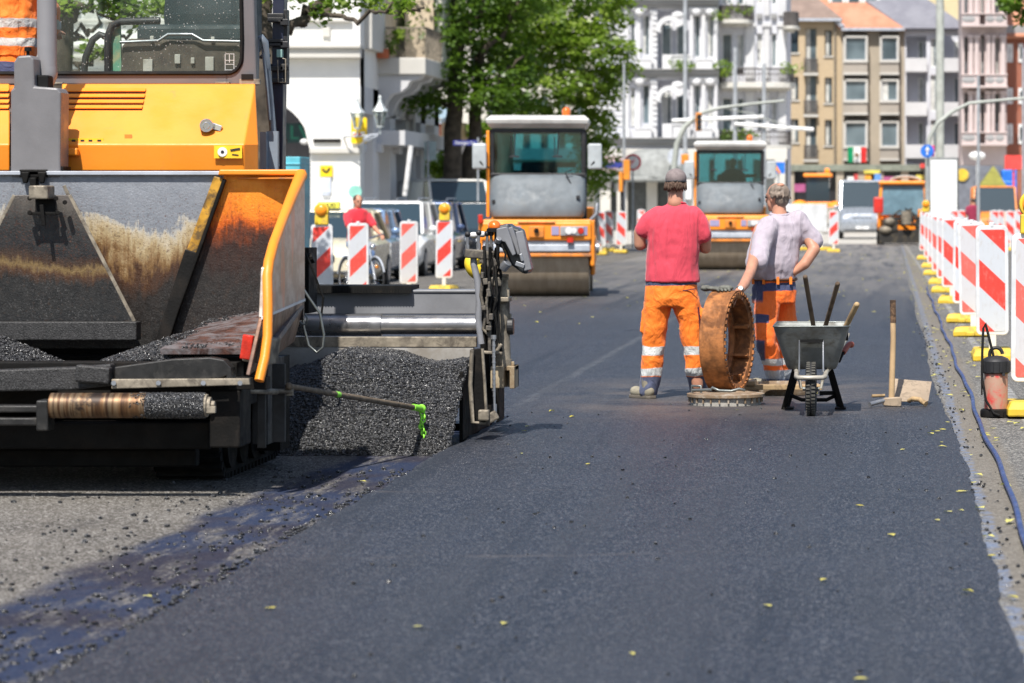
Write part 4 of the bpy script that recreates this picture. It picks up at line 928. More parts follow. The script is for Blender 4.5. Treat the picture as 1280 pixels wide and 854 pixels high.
for i in range(26):
    t=2*math.pi*i/26; b.cbox((cv+.275*math.cos(t),Yv+.275*math.sin(t),.04),(.008,.012,.04),(0,0,t))
b.build('iron_plate',mat('rusty_tan_iron',(.27,.19,.12),.7,.2,dirt=(.5,.45,.38),damt=.42,ds=14,bump=.6),CV,smooth=35)
b=MB(); z=.115
b.tube([(cv-.10,Yv-.20,z),(cv-.09,Yv-.20,z+.022),(cv-.04,Yv-.21,z),(cv+.05,Yv-.2,z-.005),(cv+.11,Yv-.2,z+.012),(cv+.15,Yv-.18,z)],.011,8); b.tube([(cv-.24,Yv-.1,.11),(cv-.10,Yv-.19,.12)],.012,8)
b.tube([(cv-.25,Yv-.03,.09),(cv-.25,Yv-.03,.14),(cv-.18,Yv-.06,.14),(cv-.18,Yv-.06,.09)],.010,8); b.build('lifting_key',M_zinc,CV,smooth=80)
# cover frame plate lying behind: second ring, flat, by the other man
Y2=25.35; c2=px(975,Y2)
C2=thing('cover_frame','flat dusty square cover frame lying behind the wheelbarrow','cover frame',(c2,Y2,0))
b=MB(); b.lathe([(.30,0),(.31,.03),(.31,.075),(.25,.085),(.24,.03)],(c2,Y2,.0),'z',40); b.build('frame_ring',MATS['rusty_tan_iron'],C2,smooth=35)
b=MB(); b.box(c2-.36,c2+.34,Y2-.42,Y2-.33,.05,.09); b.box(c2-.25,c2-.18,Y2-.44,Y2-.1,.085,.12); b.build('timber_strip',M_wood,C2,bevel=.005)

# ================================================================ wheelbarrow, seen from the front
Yw=22.75; wx=px(1014,Yw)
WB=thing('wheelbarrow','galvanised wheelbarrow full of long handled tools, seen wheel first','wheelbarrow',(wx,Yw,0))
def wq(x,y,Y=Yw): return at(x,y,Y)
def rr(cx,cy,cz,w,d,r=.05,n=4):
    out=[]
    for (sx,sy,a) in ((1,-1,-90),(1,1,0),(-1,1,90),(-1,-1,180)):
        for i in range(n+1): t=R(a+90*i/n); out.append((cx+sx*(w-r)+r*math.cos(t),cy+sy*(d-r)+r*math.sin(t),cz))
    return out
b=MB(); cyb=Yw+.42
ox=[rr(wx,cyb-.02,.315,.17,.22),rr(wx,cyb,.34,.185,.26),rr(wx,cyb+.02,.50,.235,.36),rr(wx,cyb+.03,.625,.272,.44)]
ix=[rr(wx,cyb+.03,.625,.266,.434),rr(wx,cyb,.35,.178,.25)]
b.loft(ox+ix); tb=b.build('tub',mat('dusty_tub_steel',(.24,.25,.235),.55,.25,var=.2,vs=5,dirt=(.13,.115,.09),damt=.45,ds=6,bump=.3),WB,smooth=50)
b=MB(); b.tube(rr(wx,cyb+.03,.628,.272,.44),.006,8,closed=True); b.build('tub_rim',M_zinc,tb,smooth=80)
b=MB(); b.tube([(wx-.085,Yw-.0,.305),(wx-.085,Yw+.02,.525),(wx+.085,Yw+.02,.525),(wx+.085,Yw,.305)],.0075,8); b.build('front_brace',M_steel,WB,smooth=60)
b=MB(); b.box(wx-.08,wx+.085,Yw+.012,Yw+.05,.515,.535); b.build('brace_slot',M_rubber,tb)
b=MB(); b.lathe([(.155,-.038),(.178,-.032),(.188,-.012),(.188,.012),(.178,.032),(.155,.038),(.12,.034),(.12,-.034)],(wx,Yw-.05,.188),'x',36,close=True)
wh=b.build('wheel',M_wheel,WB,smooth=50)
b=MB()
for i in range(44):
    t=2*math.pi*i/44
    for s in (-1,1): b.cbox((wx+s*.018,Yw-.05+.187*math.cos(t+s*.05),.188+.187*math.sin(t+s*.05)),(.026,.012,.008),(math.pi/2+t,0,s*.3))
b.build('tread',mat('dusty_tread',(.10,.095,.08),.9),wh)
b=MB(); b.cyl((wx-.03,Yw-.05,.188),(wx+.03,Yw-.05,.188),.12,n=24); b.cyl((wx-.06,Yw-.05,.188),(wx+.06,Yw-.05,.188),.014,n=10); b.build('rim',M_zinc,wh,smooth=40)
b=MB(); b.tube([(wx-.105,Yw+.1,.30),(wx-.10,Yw-.22,.282),(wx-.085,Yw-.25,.278),(wx+.085,Yw-.25,.278),(wx+.10,Yw-.22,.282),(wx+.105,Yw+.1,.30)],.017,10)
for s in (-1,1):
    b.tube([(wx+s*.105,Yw+.1,.30),(wx+s*.15,Yw+.7,.33),(wx+s*.25,Yw+1.25,.52)],.016,8); b.cyl((wx+s*.07,Yw-.05,.19),(wx+s*.09,Yw-.03,.285),.011,n=8)
b.build('tube_frame',mat('dusty_white_tube',(.42,.39,.33),.5,.3,dirt=(.2,.17,.13),damt=.4,ds=14),WB,smooth=60)
for s in (-1,1):
    b=MB(); b.bar((wx+s*.125,Yw+.50,.325),(wx+s*.215,Yw+.62,.0),.035,.03,(0,1,0)); b.bar((wx+s*.10,Yw+.82,.33),(wx+s*.19,Yw+.72,.0),.03,.03,(0,1,0)); b.box(wx+s*.19-.03,wx+s*.19+.05,Yw+.58,Yw+.76,0,.014); b.build('leg',M_dark,WB,bevel=.004)
b=MB(); b.tube([(wx-.19,Yw+.66,.11),(wx-.08,Yw+.60,.07),(wx+.10,Yw+.60,.07),(wx+.19,Yw+.66,.11)],.014,8); b.bar((wx+.05,Yw+.58,.12),(wx+.18,Yw+.62,.12),.02,.03); b.build('leg_brace',M_dark,WB,smooth=60)
def tool(name,label,p0,p1,r,m,extra=None):
    t=thing(name,label,'tool',p0); b=MB(); b.tube([p0,Vector(p0).lerp(Vector(p1),.5),p1],[r,r,r*1.05],12); b.ell(p1,r*1.05,10,6); b.build('handle',m,t,smooth=60)
    if extra: extra(t)
    return t
def blade(p,nm='blade',w=.12):
    def f(t):
        b=MB(); b.cbox(p,(w,.16,.01),(R(25),0,0)); b.cyl((p[0],p[1],p[2]),(p[0],p[1]-.02,p[2]+.05),.014,n=8); b.build(nm,M_dark,t,bevel=.003)
    return f
tool('shovel','dark wooden tool handle leaning left in the wheelbarrow',wq(1018,415,Yw+.45),wq(1006.5,346.5,Yw+.05),.017,M_wooddark,blade((wq(1019,420,Yw+.5))))
tool('rake','dark wooden tool handle leaning right in the middle of the wheelbarrow',wq(1030,414,Yw+.5),wq(1047,355,Yw+.1),.017,M_wooddark,blade((wq(1028,418,Yw+.55)),'rake_head'))
tool('pickaxe','thick pale wooden tool handle at the right of the wheelbarrow',wq(1054,415,Yw+.4),wq(1071,381,Yw+.2),.020,M_wood,blade((wq(1050,419,Yw+.45)),'pick_head'))
b=MB(); b.tube([wq(1049,452,Yw+.75),wq(1054,441,Yw+.85)],.011,8); ph=b.build('grip_rod',M_dark,WB); b=MB(); b.tube([wq(1054,441,Yw+.85),wq(1060,432,Yw+.95),wq(1063,430,Yw+.98)],.020,10); b.ell(wq(1064,431,Yw+.98),.024,10,8); b.build('handle_grip',mat('dull_red_grip',(.42,.11,.07),.6),ph,smooth=80)

# sledgehammer standing on its head
Yh_=23.7; hx=px(1116,Yh_)
SH=thing('sledgehammer','sledgehammer standing on its head with a pale wooden handle','hammer',(hx,Yh_,0))
b=MB(); b.tube([(hx-.01,Yh_,.03),(hx-.004,Yh_,.25),(hx+.003,Yh_,.5),(hx,Yh_,.785)],[.023,.022,.021,.021],12); b.build('handle',mat('pale_ash_wood',(.55,.38,.21),.65,dirt=(.3,.18,.1),damt=.35,ds=7,var=.2),SH,smooth=60)
b=MB(); b.tube([(hx+.003,Yh_,.62),(hx,Yh_,.788)],.0225,12); b.build('handle_grip',mat('charred_grip',(.19,.11,.06),.8,dirt=(.03,.02,.015),damt=.5,ds=20),SH,smooth=60)
b=MB(); b.loft([[(hx-.075+dx,Yh_+y*s,.035+z*s) for y,z in ((-.03,-.03),(.03,-.03),(.03,.03),(-.03,.03))] for dx,s in ((0,.75),(.02,1),(.09,1.15),(.13,1.15),(.14,.9))]); b.build('hammer_head',mat('tan_iron',(.40,.31,.22),.6,.2,dirt=(.2,.16,.12),damt=.4,ds=20),SH,bevel=.006,smooth=40)
# shovel lying
SV=thing('square_shovel','square shovel lying on the asphalt with its blade propped up','shovel',(hx+.1,Yh_+.1,0))
b=MB(); rr_=[]
for i in range(7):
    u=-1+2*i/6; rr_.append([(hx+.13+.135*u,Yh_+.12+.03*u*u,.030-.0*u),(hx+.15+.145*u,Yh_+.36+.02*u*u,.175-.012*u),(hx+.15+.145*u,Yh_+.366+.02*u*u,.172-.012*u),(hx+.13+.135*u,Yh_+.126+.03*u*u,.026)])
b.loft(rr_); b.build('blade',MATS['tan_iron'],SV,smooth=60)
b=MB(); b.tube([(hx+.12,Yh_+.1,.035),(hx+.15,Yh_+.04,.055),(hx+.20,Yh_-.0,.05),(hx+.245,Yh_-.06,.022)],[.016,.018,.019,.02],10); b.build('socket',M_wood,SV,smooth=60)
PP=thing('steel_pipe','short steel pipe lying left of the sledgehammer','pipe',(hx-.12,Yh_,0))
b=MB(); b.tube([(hx-.17,Yh_-.10,.022),(hx-.11,Yh_-.04,.035),(hx-.04,Yh_,.05)],.017,12); b.build('pipe_body',M_steel,PP,smooth=60)
b=MB(); b.tube([(hx-.155,Yh_+.12,.07),(hx-.06,Yh_+.15,.072)],.012,10); b.build('wooden_stub',M_wood,PP,smooth=60)

# ================================================================ red cylinder pump on the right
Yc_=22.6; c0=px(1245,Yc_)
PU=thing('cylinder_pump','dirty red and black pump cylinder standing by the plates','pump',(c0,Yc_,0))
b=MB(); b.lathe([(.083,.055),(.083,.30),(.080,.31)],(c0,Yc_,0),'z',32); b.build('red_body',mat('flaking_red_paint',(.62,.03,.03),.42,dirt=(.36,.27,.19),damt=.58,ds=9,var=.15),PU,smooth=40)
b=MB(); b.lathe([(.112,.0),(.112,.04),(.105,.05),(.09,.056)],(c0,Yc_,0),'z',32); b.cbox((c0,Yc_-.10,.025),(.09,.05,.045)); b.build('foot_ring',M_dark,PU,smooth=35)
b=MB(); b.lathe([(.082,.30),(.097,.31),(.099,.39),(.085,.41),(.05,.425),(.0,.43)],(c0,Yc_,0),'z',32)
for i in range(10): t=2*math.pi*i/10; b.cbox((c0+.095*math.cos(t),Yc_+.095*math.sin(t),.35),(.02,.02,.07),(0,0,t))
b.build('black_head',M_black,PU,smooth=35)
b=MB(); b.tube(arc((c0-.0,Yc_,.44),.045,0,180,10)+[(c0-.045,Yc_,.42)],.013,10); b.cyl((c0+.05,Yc_-.05,.30),(c0+.05,Yc_-.1,.30),.012,n=8); b.build('carry_handle',M_black,PU,smooth=60)
b=MB(); b.tube([(c0-.02,Yc_-.03,.43),(c0-.055,Yc_,.58),(c0-.075,Yc_+.02,.655),(c0-.09,Yc_,.62),(c0-.098,Yc_-.03,.45),(c0-.10,Yc_-.06,.28),(c0-.075,Yc_-.10,.12),(c0-.02,Yc_-.13,.03),(c0+.02,Yc_-.14,.015)],.0095,8); b.tube([(c0-.10,Yc_,.15),(c0-.102,Yc_,.36)],.006,6); b.build('black_cable',M_rubber,PU,smooth=80)
# ================================================================ people
def bake(mb, name, voxel=.012, smooth=3, wr=0., wsize=.09, m=None, parent=None, loc=(0,0,0)):
    """closed pieces -> one continuous skin"""
    me = bpy.data.meshes.new(name); o = bpy.data.objects.new(name+'_tmp', me); C.objects.link(o)
    me.from_pydata([tuple(v) for v in mb.v],[],mb.f)
    r = o.modifiers.new('r','REMESH'); r.mode='VOXEL'; r.voxel_size=voxel; r.use_smooth_shade=True
    s = o.modifiers.new('s','SMOOTH'); s.factor=.5; s.iterations=smooth
    if wr:
        tx = bpy.data.textures.new('folds','CLOUDS'); tx.noise_scale=wsize; tx.noise_depth=2
        d = o.modifiers.new('d','DISPLACE'); d.texture=tx; d.strength=wr; d.mid_level=.5
        s2 = o.modifiers.new('s2','SMOOTH'); s2.factor=.4; s2.iterations=1
    dg = bpy.context.evaluated_depsgraph_get(); me2 = bpy.data.meshes.new_from_object(o.evaluated_get(dg)); bpy.data.objects.remove(o)
    me2.materials.clear(); me2.materials.append(m); me2.polygons.foreach_set('use_smooth',[True]*len(me2.polygons))
    L = ROOT[parent.name] if parent else Vector(loc)
    me2.transform(Matrix.Translation(-L)); q = bpy.data.objects.new(name, me2); C.objects.link(q); q.parent = parent; ROOT[q.name]=L
    if parent is None: q.location = loc
    return q
def cap(b, p0, r0, p1, r1, sq=None):
    b.cyl(p0,p1,r0,r1,16); b.ell(p0,r0,14,10); b.ell(p1,r1,14,10)
def chain(b, pts, rs):
    for i in range(len(pts)-1): cap(b,pts[i],rs[i],pts[i+1],rs[i+1])
def torso(b, rings, n=24, rot=0.):
    """rings: (cx,cy,z,rx,ry[,turn])"""
    out=[]
    for r in rings:
        cx,cy,z,rx,ry=r[:5]; a0=r[5] if len(r)>5 else rot; ring=[]
        for i in range(n):
            t=2*math.pi*i/n; x=rx*math.copysign(abs(math.cos(t))**.85,math.cos(t)); y=ry*math.copysign(abs(math.sin(t))**.85,math.sin(t))
            ring.append((cx+x*math.cos(a0)-y*math.sin(a0),cy+x*math.sin(a0)+y*math.cos(a0),z))
        out.append(ring)
    b.loft(out)
def hand(b, w, d, nrm, s=1., curl=.5, thumb=1):
    """five fingered hand: wrist w, pointing d, back of hand nrm"""
    w=Vector(w); d=Vector(d).normalized(); nrm=Vector(nrm); nrm=(nrm-d*nrm.dot(d)).normalized(); sd=d.cross(nrm)*thumb
    pc=w+d*.045*s; 
    for k in (-1.5,-.5,.5,1.5): cap(b,w+d*.01*s+sd*k*.012*s,.014*s,w+d*.085*s+sd*k*.019*s,.0115*s)
    for k,L in ((-1.5,.055),(-.5,.072),(.5,.078),(1.5,.068)):
        p=w+d*.085*s+sd*k*.019*s; dd=d.copy(); r=.0092*s
        for j in range(3):
            dd=(dd - nrm*curl*(.6 if j==0 else .8)).normalized(); q=p+dd*L*s*(.45,.32,.23)[j]; cap(b,p,r,q,r*.9); p=q; r*=.93
    p=w+d*.02*s+sd*.025*s
    q=p+(d*.6+sd*.8-nrm*.2).normalized()*.042*s; cap(b,p,.013*s,q,.011*s); q2=q+(d*.9+sd*.3-nrm*.4*curl).normalized()*.03*s; cap(b,q,.011*s,q2,.009*s)
def head(b, c, f, s=1., tilt=0):
    """head of height .235 at c (centre), facing f (horizontal unit vector)"""
    c=Vector(c); f=Vector(f).normalized(); rz=math.atan2(f.y,f.x)-math.pi/2; u=Vector((0,0,1)); sd=f.cross(u)
    b.ell(c+u*.025*s-f*.008*s,(.076*s,.094*s,.092*s),20,14,(0,0,rz)); b.ell(c-u*.045*s+f*.020*s,(.058*s,.066*s,.072*s),18,12,(0,0,rz))
    b.ell(c-u*.092*s+f*.060*s,(.026*s,.024*s,.022*s),12,8,(0,0,rz))
    b.ell(c-u*.022*s+f*.098*s,(.013*s,.020*s,.024*s),10,8,(0,0,rz)); b.ell(c+u*.022*s+f*.080*s,(.05*s,.014*s,.012*s),12,8,(0,0,rz))
    b.ell(c-u*.060*s+f*.082*s,(.022*s,.010*s,.009*s),10,6,(0,0,rz))
    for k in (-1,1): b.ell(c+sd*k*.078*s-u*.010*s-f*.005*s,(.010*s,.022*s,.034*s),10,8,(0,0,rz+k*.3))
    cap(b,c-u*.07*s-f*.02*s,.056*s,c-u*.155*s-f*.03*s,.062*s)
def eyes(c, f, parent, s=1.):
    c=Vector(c); f=Vector(f).normalized(); sd=f.cross(Vector((0,0,1))); b=MB()
    for k in (-1,1): b.ell(c+sd*k*.031*s+Vector((0,0,.004*s))+f*.081*s,.012*s,10,8)
    b.build('eyes',mat('eye_dark',(.05,.04,.035),.2,bump=0),parent,smooth=180)
def shoe(b, p, d, s=1.):
    p=Vector(p); d=Vector(d).normalized(); a=math.atan2(d.y,d.x)-math.pi/2
    b.ell(p+Vector((0,0,.058*s)),(.050*s,.07*s,.058*s),14,10,(0,0,a)); b.ell(p+d*.12*s+Vector((0,0,.045*s)),(.052*s,.10*s,.044*s),14,10,(0,0,a)); b.ell(p+d*.17*s+Vector((0,0,.05*s)),(.05*s,.055*s,.045*s),14,10,(0,0,a))
    cap(b,p+Vector((0,0,.06*s)),.05*s,p+Vector((0,0,.15*s)),.052*s)
def sole(p, d, parent, s=1., z=.0):
    p=Vector(p); d=Vector(d).normalized(); sd=Vector((-d.y,d.x,0)); pts=[]
    for u,w in ((-.075,.03),(-.05,.048),(.05,.045),(.13,.056),(.20,.05),(.235,.02)): pts.append(p+d*u*s+sd*w*s)
    for u,w in ((.235,.02),(.20,.05),(.13,.056),(.05,.045),(-.05,.048),(-.075,.03)): pts.append(p+d*u*s-sd*w*s)
    b=MB(); b.prism([(q.x,q.y) for q in pts],'z',p.z,p.z+.024*s); b.build('sole',M_sole,parent,bevel=.004)

SILV=(.62,.64,.63)
# ---- man in red shirt, back to the camera
def P1(x,y,Y=24.7): return Vector(at(x,y,Y))
Y0=24.7
RM=thing('person','man seen from behind in red shirt, grey cap and orange work trousers','person',(px(838,Y0),Y0,0))
L0=ROOT[RM.name]
b=MB()
hc=P1(845,229); f=Vector((.10,1,0)); head(b,hc-Vector((0,0,.0)),f,.98)
torso(b,[(px(845,Y0),Y0,1.46,.07,.065),(px(844,Y0),Y0,1.38,.15,.09),(px(842,Y0),Y0,1.15,.155,.10),(px(840,Y0),Y0,.92,.165,.11),(px(839,Y0),Y0,.72,.15,.10)])
aL=[P1(815,271),P1(800,290),P1(800,306,24.72),P1(812,303,25.05)]; aR=[P1(873,272),P1(881,290),P1(882,310,24.75),P1(870,308,25.05)]
chain(b,aL,[.048,.048,.046,.032]); chain(b,aR,[.048,.048,.046,.032])
chain(b,[P1(822,372),P1(818,430),P1(812,482)],[.085,.062,.045]); chain(b,[P1(858,372),P1(866,430),P1(872,482)],[.085,.062,.045])
body=bake(b,'body',.010,2,m=M_skin,parent=RM)
b=MB(); hand(b,aL[3]+Vector((.0,.0,0)),(.75,.45,.05),(0,-.3,1),1,.9,1); hand(b,aR[3],(-.75,.45,.05),(0,-.3,1),1,.9,-1); bake(b,'hands',.006,1,m=M_skin,parent=body)
eyes(hc,f,RM)
# cap and hair
b=MB(); b.ell(hc+Vector((0,-.004,.035)),(.083,.100,.080),22,14); b.ell(hc+Vector((.01,.115,.035)),(.062,.06,.010),14,8,(R(-14),0,0)); cp=bake(b,'cap',.006,2,m=M_cap,parent=RM)
b=MB(); b.tube([hc+Vector((.078*math.cos(t),-.01+.094*math.sin(t),.012)) for t in [2*math.pi*i/24 for i in range(24)]],.007,6,closed=True); b.ell(hc+Vector((0,-.104,.015)),(.022,.008,.008),8,6); b.build('cap_band',M_black,cp,smooth=180)
b=MB(); random.seed(9)
for i in range(60):
    t=R(random.uniform(195,345)); rx,ry=.076,.090; p=hc+Vector((rx*math.cos(t),-.012+ry*math.sin(t),random.uniform(-.012,.01))); q=p+Vector((random.gauss(0,.008),-.012*random.random(),-random.uniform(.03,.062)))
    b.tube([p,p.lerp(q,.5)+Vector((0,-.006,0)),q],[.011,.009,.003],5)
b.ell(hc+Vector((0,-.035,-.005)),(.072,.06,.045),16,10); b.build('hair',M_hair,RM,smooth=180)
# shirt
MC_red=cloth('red_tshirt',(.62,.052,.085))
b=MB(); X=lambda x: px(x,Y0)
torso(b,[(X(846),Y0,1.512,.062,.062),(X(845.5),Y0,1.49,.085,.08),(X(845),Y0,1.465,.13,.10),(X(844),Y0,1.43,.175,.115),(X(843),Y0,1.35,.203,.130),(X(842),Y0,1.22,.207,.136),(X(841),Y0,1.08,.203,.136),(X(840.5),Y0,.98,.205,.140),(X(840.5),Y0,.895,.213,.146)])
chain(b,[P1(823,270),P1(811,278),P1(804,288)],[.076,.074,.070]); chain(b,[P1(866,270),P1(875,280),P1(879,294)],[.076,.074,.068])
bake(b,'shirt',.011,2,.020,.15,MC_red,RM)
b=MB(); b.tube([Vector((X(846)+.068*math.cos(t),Y0-.004+.066*math.sin(t),1.500-.012*math.sin(t))) for t in [2*math.pi*i/24 for i in range(24)]],.009,6,closed=True); b.build('collar',MC_red,RM,smooth=180)
# trousers
MT1=_hivis('hi_vis_trousers',[(.335,.405,(.60,.62,.60)),(.175,.235,(.62,.64,.62)),(-.2,.168,(.085,.10,.17)),(.872,1.0,(.05,.06,.12))])
b=MB()
torso(b,[(X(840),Y0,.93,.188,.122),(X(839.5),Y0,.86,.205,.132),(X(839),Y0,.77,.215,.14),(X(839),Y0,.705,.205,.125)])
chain(b,[P1(822,372),P1(819,400),P1(817,430),P1(814,460),P1(811,488)],[.108,.104,.089,.083,.070])
chain(b,[P1(856,372),P1(863,400),P1(867,430),P1(870,460),P1(872,486,24.8)],[.108,.104,.089,.083,.070])
b.cbox(P1(803.5,402),(.03,.10,.17),(0,R(5),0)); b.cbox(P1(881,400),(.03,.10,.17),(0,R(-5),0))
tr=bake(b,'trousers',.011,3,.028,.09,MT1,RM)
b=MB(); b.bar(P1(873,384,24.60),P1(875.5,412,24.62),.010,.010); b.cut(); b.bar(P1(850,364,24.575),P1(870,361,24.59),.006,.008)
b.build('pocket_trim',mat('dark_maroon_trim',(.10,.02,.03),.7),tr)
b=MB(); b.box(P1(850,0)[0],P1(874,0)[0],24.552,24.563,pz(374,24.6),pz(363,24.6)); 
b=MB(); shoe(b,(X(810),24.68,-.0),(-.62,.78,0),.95); sh=bake(b,'boot',.009,2,m=M_boot,parent=RM); sole((X(810),24.68,0),(-.62,.78,0),sh,.95)
b=MB(); shoe(b,(X(872),24.80,-.0),(.25,1,0)); sh=bake(b,'boot',.009,2,m=M_boot,parent=RM); sole((X(872),24.80,0),(.25,1,0),sh)

# ---- man in pale lilac polo shirt, leaning on the ring
Y1=25.8
def P2(x,y,Y=Y1): return Vector(at(x,y,Y))
X=lambda x: px(x,Y1)
GM_=thing('person','grey haired man in pale lilac shirt leaning one hand on the iron ring','person',(X(968),Y1,0))
b=MB(); hc=P2(971,247); f=Vector((-.80,.55,0)); head(b,hc,f,1.0)
torso(b,[(X(975),Y1,1.40,.10,.08),(X(974),Y1,1.34,.17,.11),(X(966),Y1,1.12,.17,.13),(X(967),Y1,.92,.15,.12),(X(967),Y1,.78,.15,.11)])
sL=P2(951,288,25.65); eL_=P2(938,340,25.1); wL=P2(921,368,24.45)
chain(b,[sL,P2(944,318,25.4),eL_,P2(930,356,24.75),wL],[.060,.052,.042,.040,.029])
sR=P2(1002,280,25.85); eR_=P2(1018,312,25.75); wR=P2(993,340,25.72)
chain(b,[sR,eR_,P2(1006,330,25.72),wR],[.058,.047,.044,.030])
chain(b,[P2(960,372,25.72),P2(957,425,25.6),P2(970,478,25.82)],[.075,.055,.045]); chain(b,[P2(977,372,25.9),P2(978,428,25.89),P2(982,475,26.0)],[.07,.05,.045])
body=bake(b,'body',.010,2,m=M_skin,parent=GM_)
b=MB(); hand(b,wL,(-.25,-.75,-.30),(-.15,-.35,1),1.0,.35,-1); hand(b,wR,(-.8,.1,-.55),(.1,-1,.1),.95,.5,1); bake(b,'hands',.006,1,m=M_skin,parent=body)
eyes(hc,f,GM_)
q=P2(924.5,363,24.55); b=MB(); dv=(wL-P2(930,356,24.75)).normalized(); b.cyl(q-dv*.010,q+dv*.010,.034,n=18); b.cyl(q+Vector((.01,-.036,.016)),q+Vector((.01,-.045,.02)),.018,n=14); b.build('wristwatch',M_zinc,GM_)
b=MB(); fz=math.atan2(f.y,f.x)-math.pi/2
b.ell(hc-f*.022+Vector((0,0,.034)),(.083,.094,.082),22,14,(0,0,fz)); b.ell(hc-f*.05+Vector((0,0,-.02)),(.068,.055,.06),16,12,(0,0,fz))
random.seed(31)
for i in range(170):
    a=random.uniform(0,6.28); ph=random.uniform(.35,1.75); d0=Vector((math.sin(ph)*math.cos(a),math.sin(ph)*math.sin(a),math.cos(ph)))
    if d0.dot(f)>.45 and d0.z<.6: continue
    p=hc-f*.022+Vector((0,0,.03))+Vector((d0.x*.086,d0.y*.092,d0.z*.082)); q=p+Vector((random.gauss(0,.01),random.gauss(0,.01),-.03-.015*random.random()))+d0*.004
    b.tube([p,q],[.010,.004],5)
bake(b,'hair',.007,1,.006,.02,M_hairg,GM_)
b=MB(); b.ell(hc-f*.040+Vector((.0,-.02,.098)),(.032,.04,.018),14,8); b.build('bald_spot',M_skin,GM_,smooth=180)
MC_lil=cloth('lilac_polo',(.43,.375,.425))
b=MB()
torso(b,[(X(975),Y1-.0,1.415,.078,.075,.4),(X(975),Y1,1.385,.13,.10,.4),(X(976),Y1,1.34,.195,.13,.35),(X(973),Y1,1.25,.215,.155,.3),(X(967),Y1-.01,1.12,.212,.175,.3),(X(965),Y1-.02,1.02,.205,.185,.3),(X(966),Y1-.01,.94,.190,.17,.3),(X(967.5),Y1,.885,.178,.155,.2)])
chain(b,[P2(960,284,25.66),P2(952,304,25.5),P2(948,326,25.32)],[.090,.084,.078]); chain(b,[P2(996,276,25.8),P2(1009,292,25.82),P2(1017,301,25.8)],[.088,.080,.075])
b.ell(P2(946,328,25.65),(.09,.13,.13),16,12)
bake(b,'shirt',.011,2,.030,.13,MC_lil,GM_)
b=MB(); b.tube([Vector((X(975)+.072*math.cos(t),Y1+.07*math.sin(t),1.418+.012*math.sin(t))) for t in [2*math.pi*i/24 for i in range(24)]],.014,8,closed=True); b.build('collar',MC_lil,GM_,smooth=180)
def navy2(t,c,x,y,z):
    # dark side panel and knee straps
    s=t.math('MULTIPLY',t.band(x,-.22,-.085,.006),t.ramp(z,.70,.74)); c=t.mix(s,c,(.035,.04,.10))
    s=t.math('MULTIPLY',t.band(z,.545,.615,.004),t.math('SUBTRACT',1.,t.ramp(x,-.04,-.03))); c=t.mix(s,c,(.045,.055,.13))
    s=t.math('MULTIPLY',t.band(z,.24,.42,.01),t.math('SUBTRACT',1.,t.ramp(x,-.075,-.06))); return t.mix(s,c,(.05,.055,.12))
MT2=_hivis('hi_vis_trousers_side_panel',[(.80,.865,(.04,.05,.12)),(.20,.255,(.55,.56,.56)),(-.2,.155,(.10,.115,.19)),(.09,.16,(.45,.47,.50))],(1.0,.17,.012),[navy2])
b=MB()
torso(b,[(X(967.5),Y1,.90,.165,.135,.2),(X(967.5),Y1,.80,.178,.15,.2),(X(967.5),Y1,.70,.175,.145,.2)])
chain(b,[P2(960,368,25.72),P2(957,400,25.65),P2(957,425,25.6),P2(965,455,25.72),P2(971,478,25.82)],[.105,.100,.086,.078,.072])
chain(b,[P2(977,368,25.9),P2(981,400,25.9),P2(977,430,25.88),P2(980,458,25.95),P2(983,476,26.0)],[.108,.100,.084,.074,.070])
b.cbox(P2(947,398,25.62),(.03,.11,.14),(0,0,0))
tr=bake(b,'trousers',.011,3,.030,.09,MT2,GM_)
b=MB(); b.tube([Vector((X(967.5)+.176*math.cos(t),Y1+.146*math.sin(t),.895)) for t in [2*math.pi*i/28 for i in range(28)]],.016,8,closed=True); bl=b.build('belt',mat('brown_belt',(.14,.06,.03),.6),GM_,smooth=180)
b=MB()
for t in (3.7,4.3,4.9,5.5): b.bar(Vector((X(967.5)+.195*math.cos(t),Y1+.165*math.sin(t),.855)),Vector((X(967.5)+.195*math.cos(t),Y1+.165*math.sin(t),.915)),.022,.006,(0,1,0))
b.build('belt_loops',mat('orange_loop',(.9,.22,.02),.7),bl)
b=MB(); shoe(b,(X(970),25.82,0),(-.9,.3,0)); sh=bake(b,'boot',.009,2,m=M_boot,parent=GM_); sole((X(970),25.82,0),(-.9,.3,0),sh)
b=MB(); shoe(b,(X(983),26.0,0),(-.7,.6,0)); sh=bake(b,'boot',.009,2,m=M_boot,parent=GM_); sole((X(983),26.0,0),(-.7,.6,0),sh)

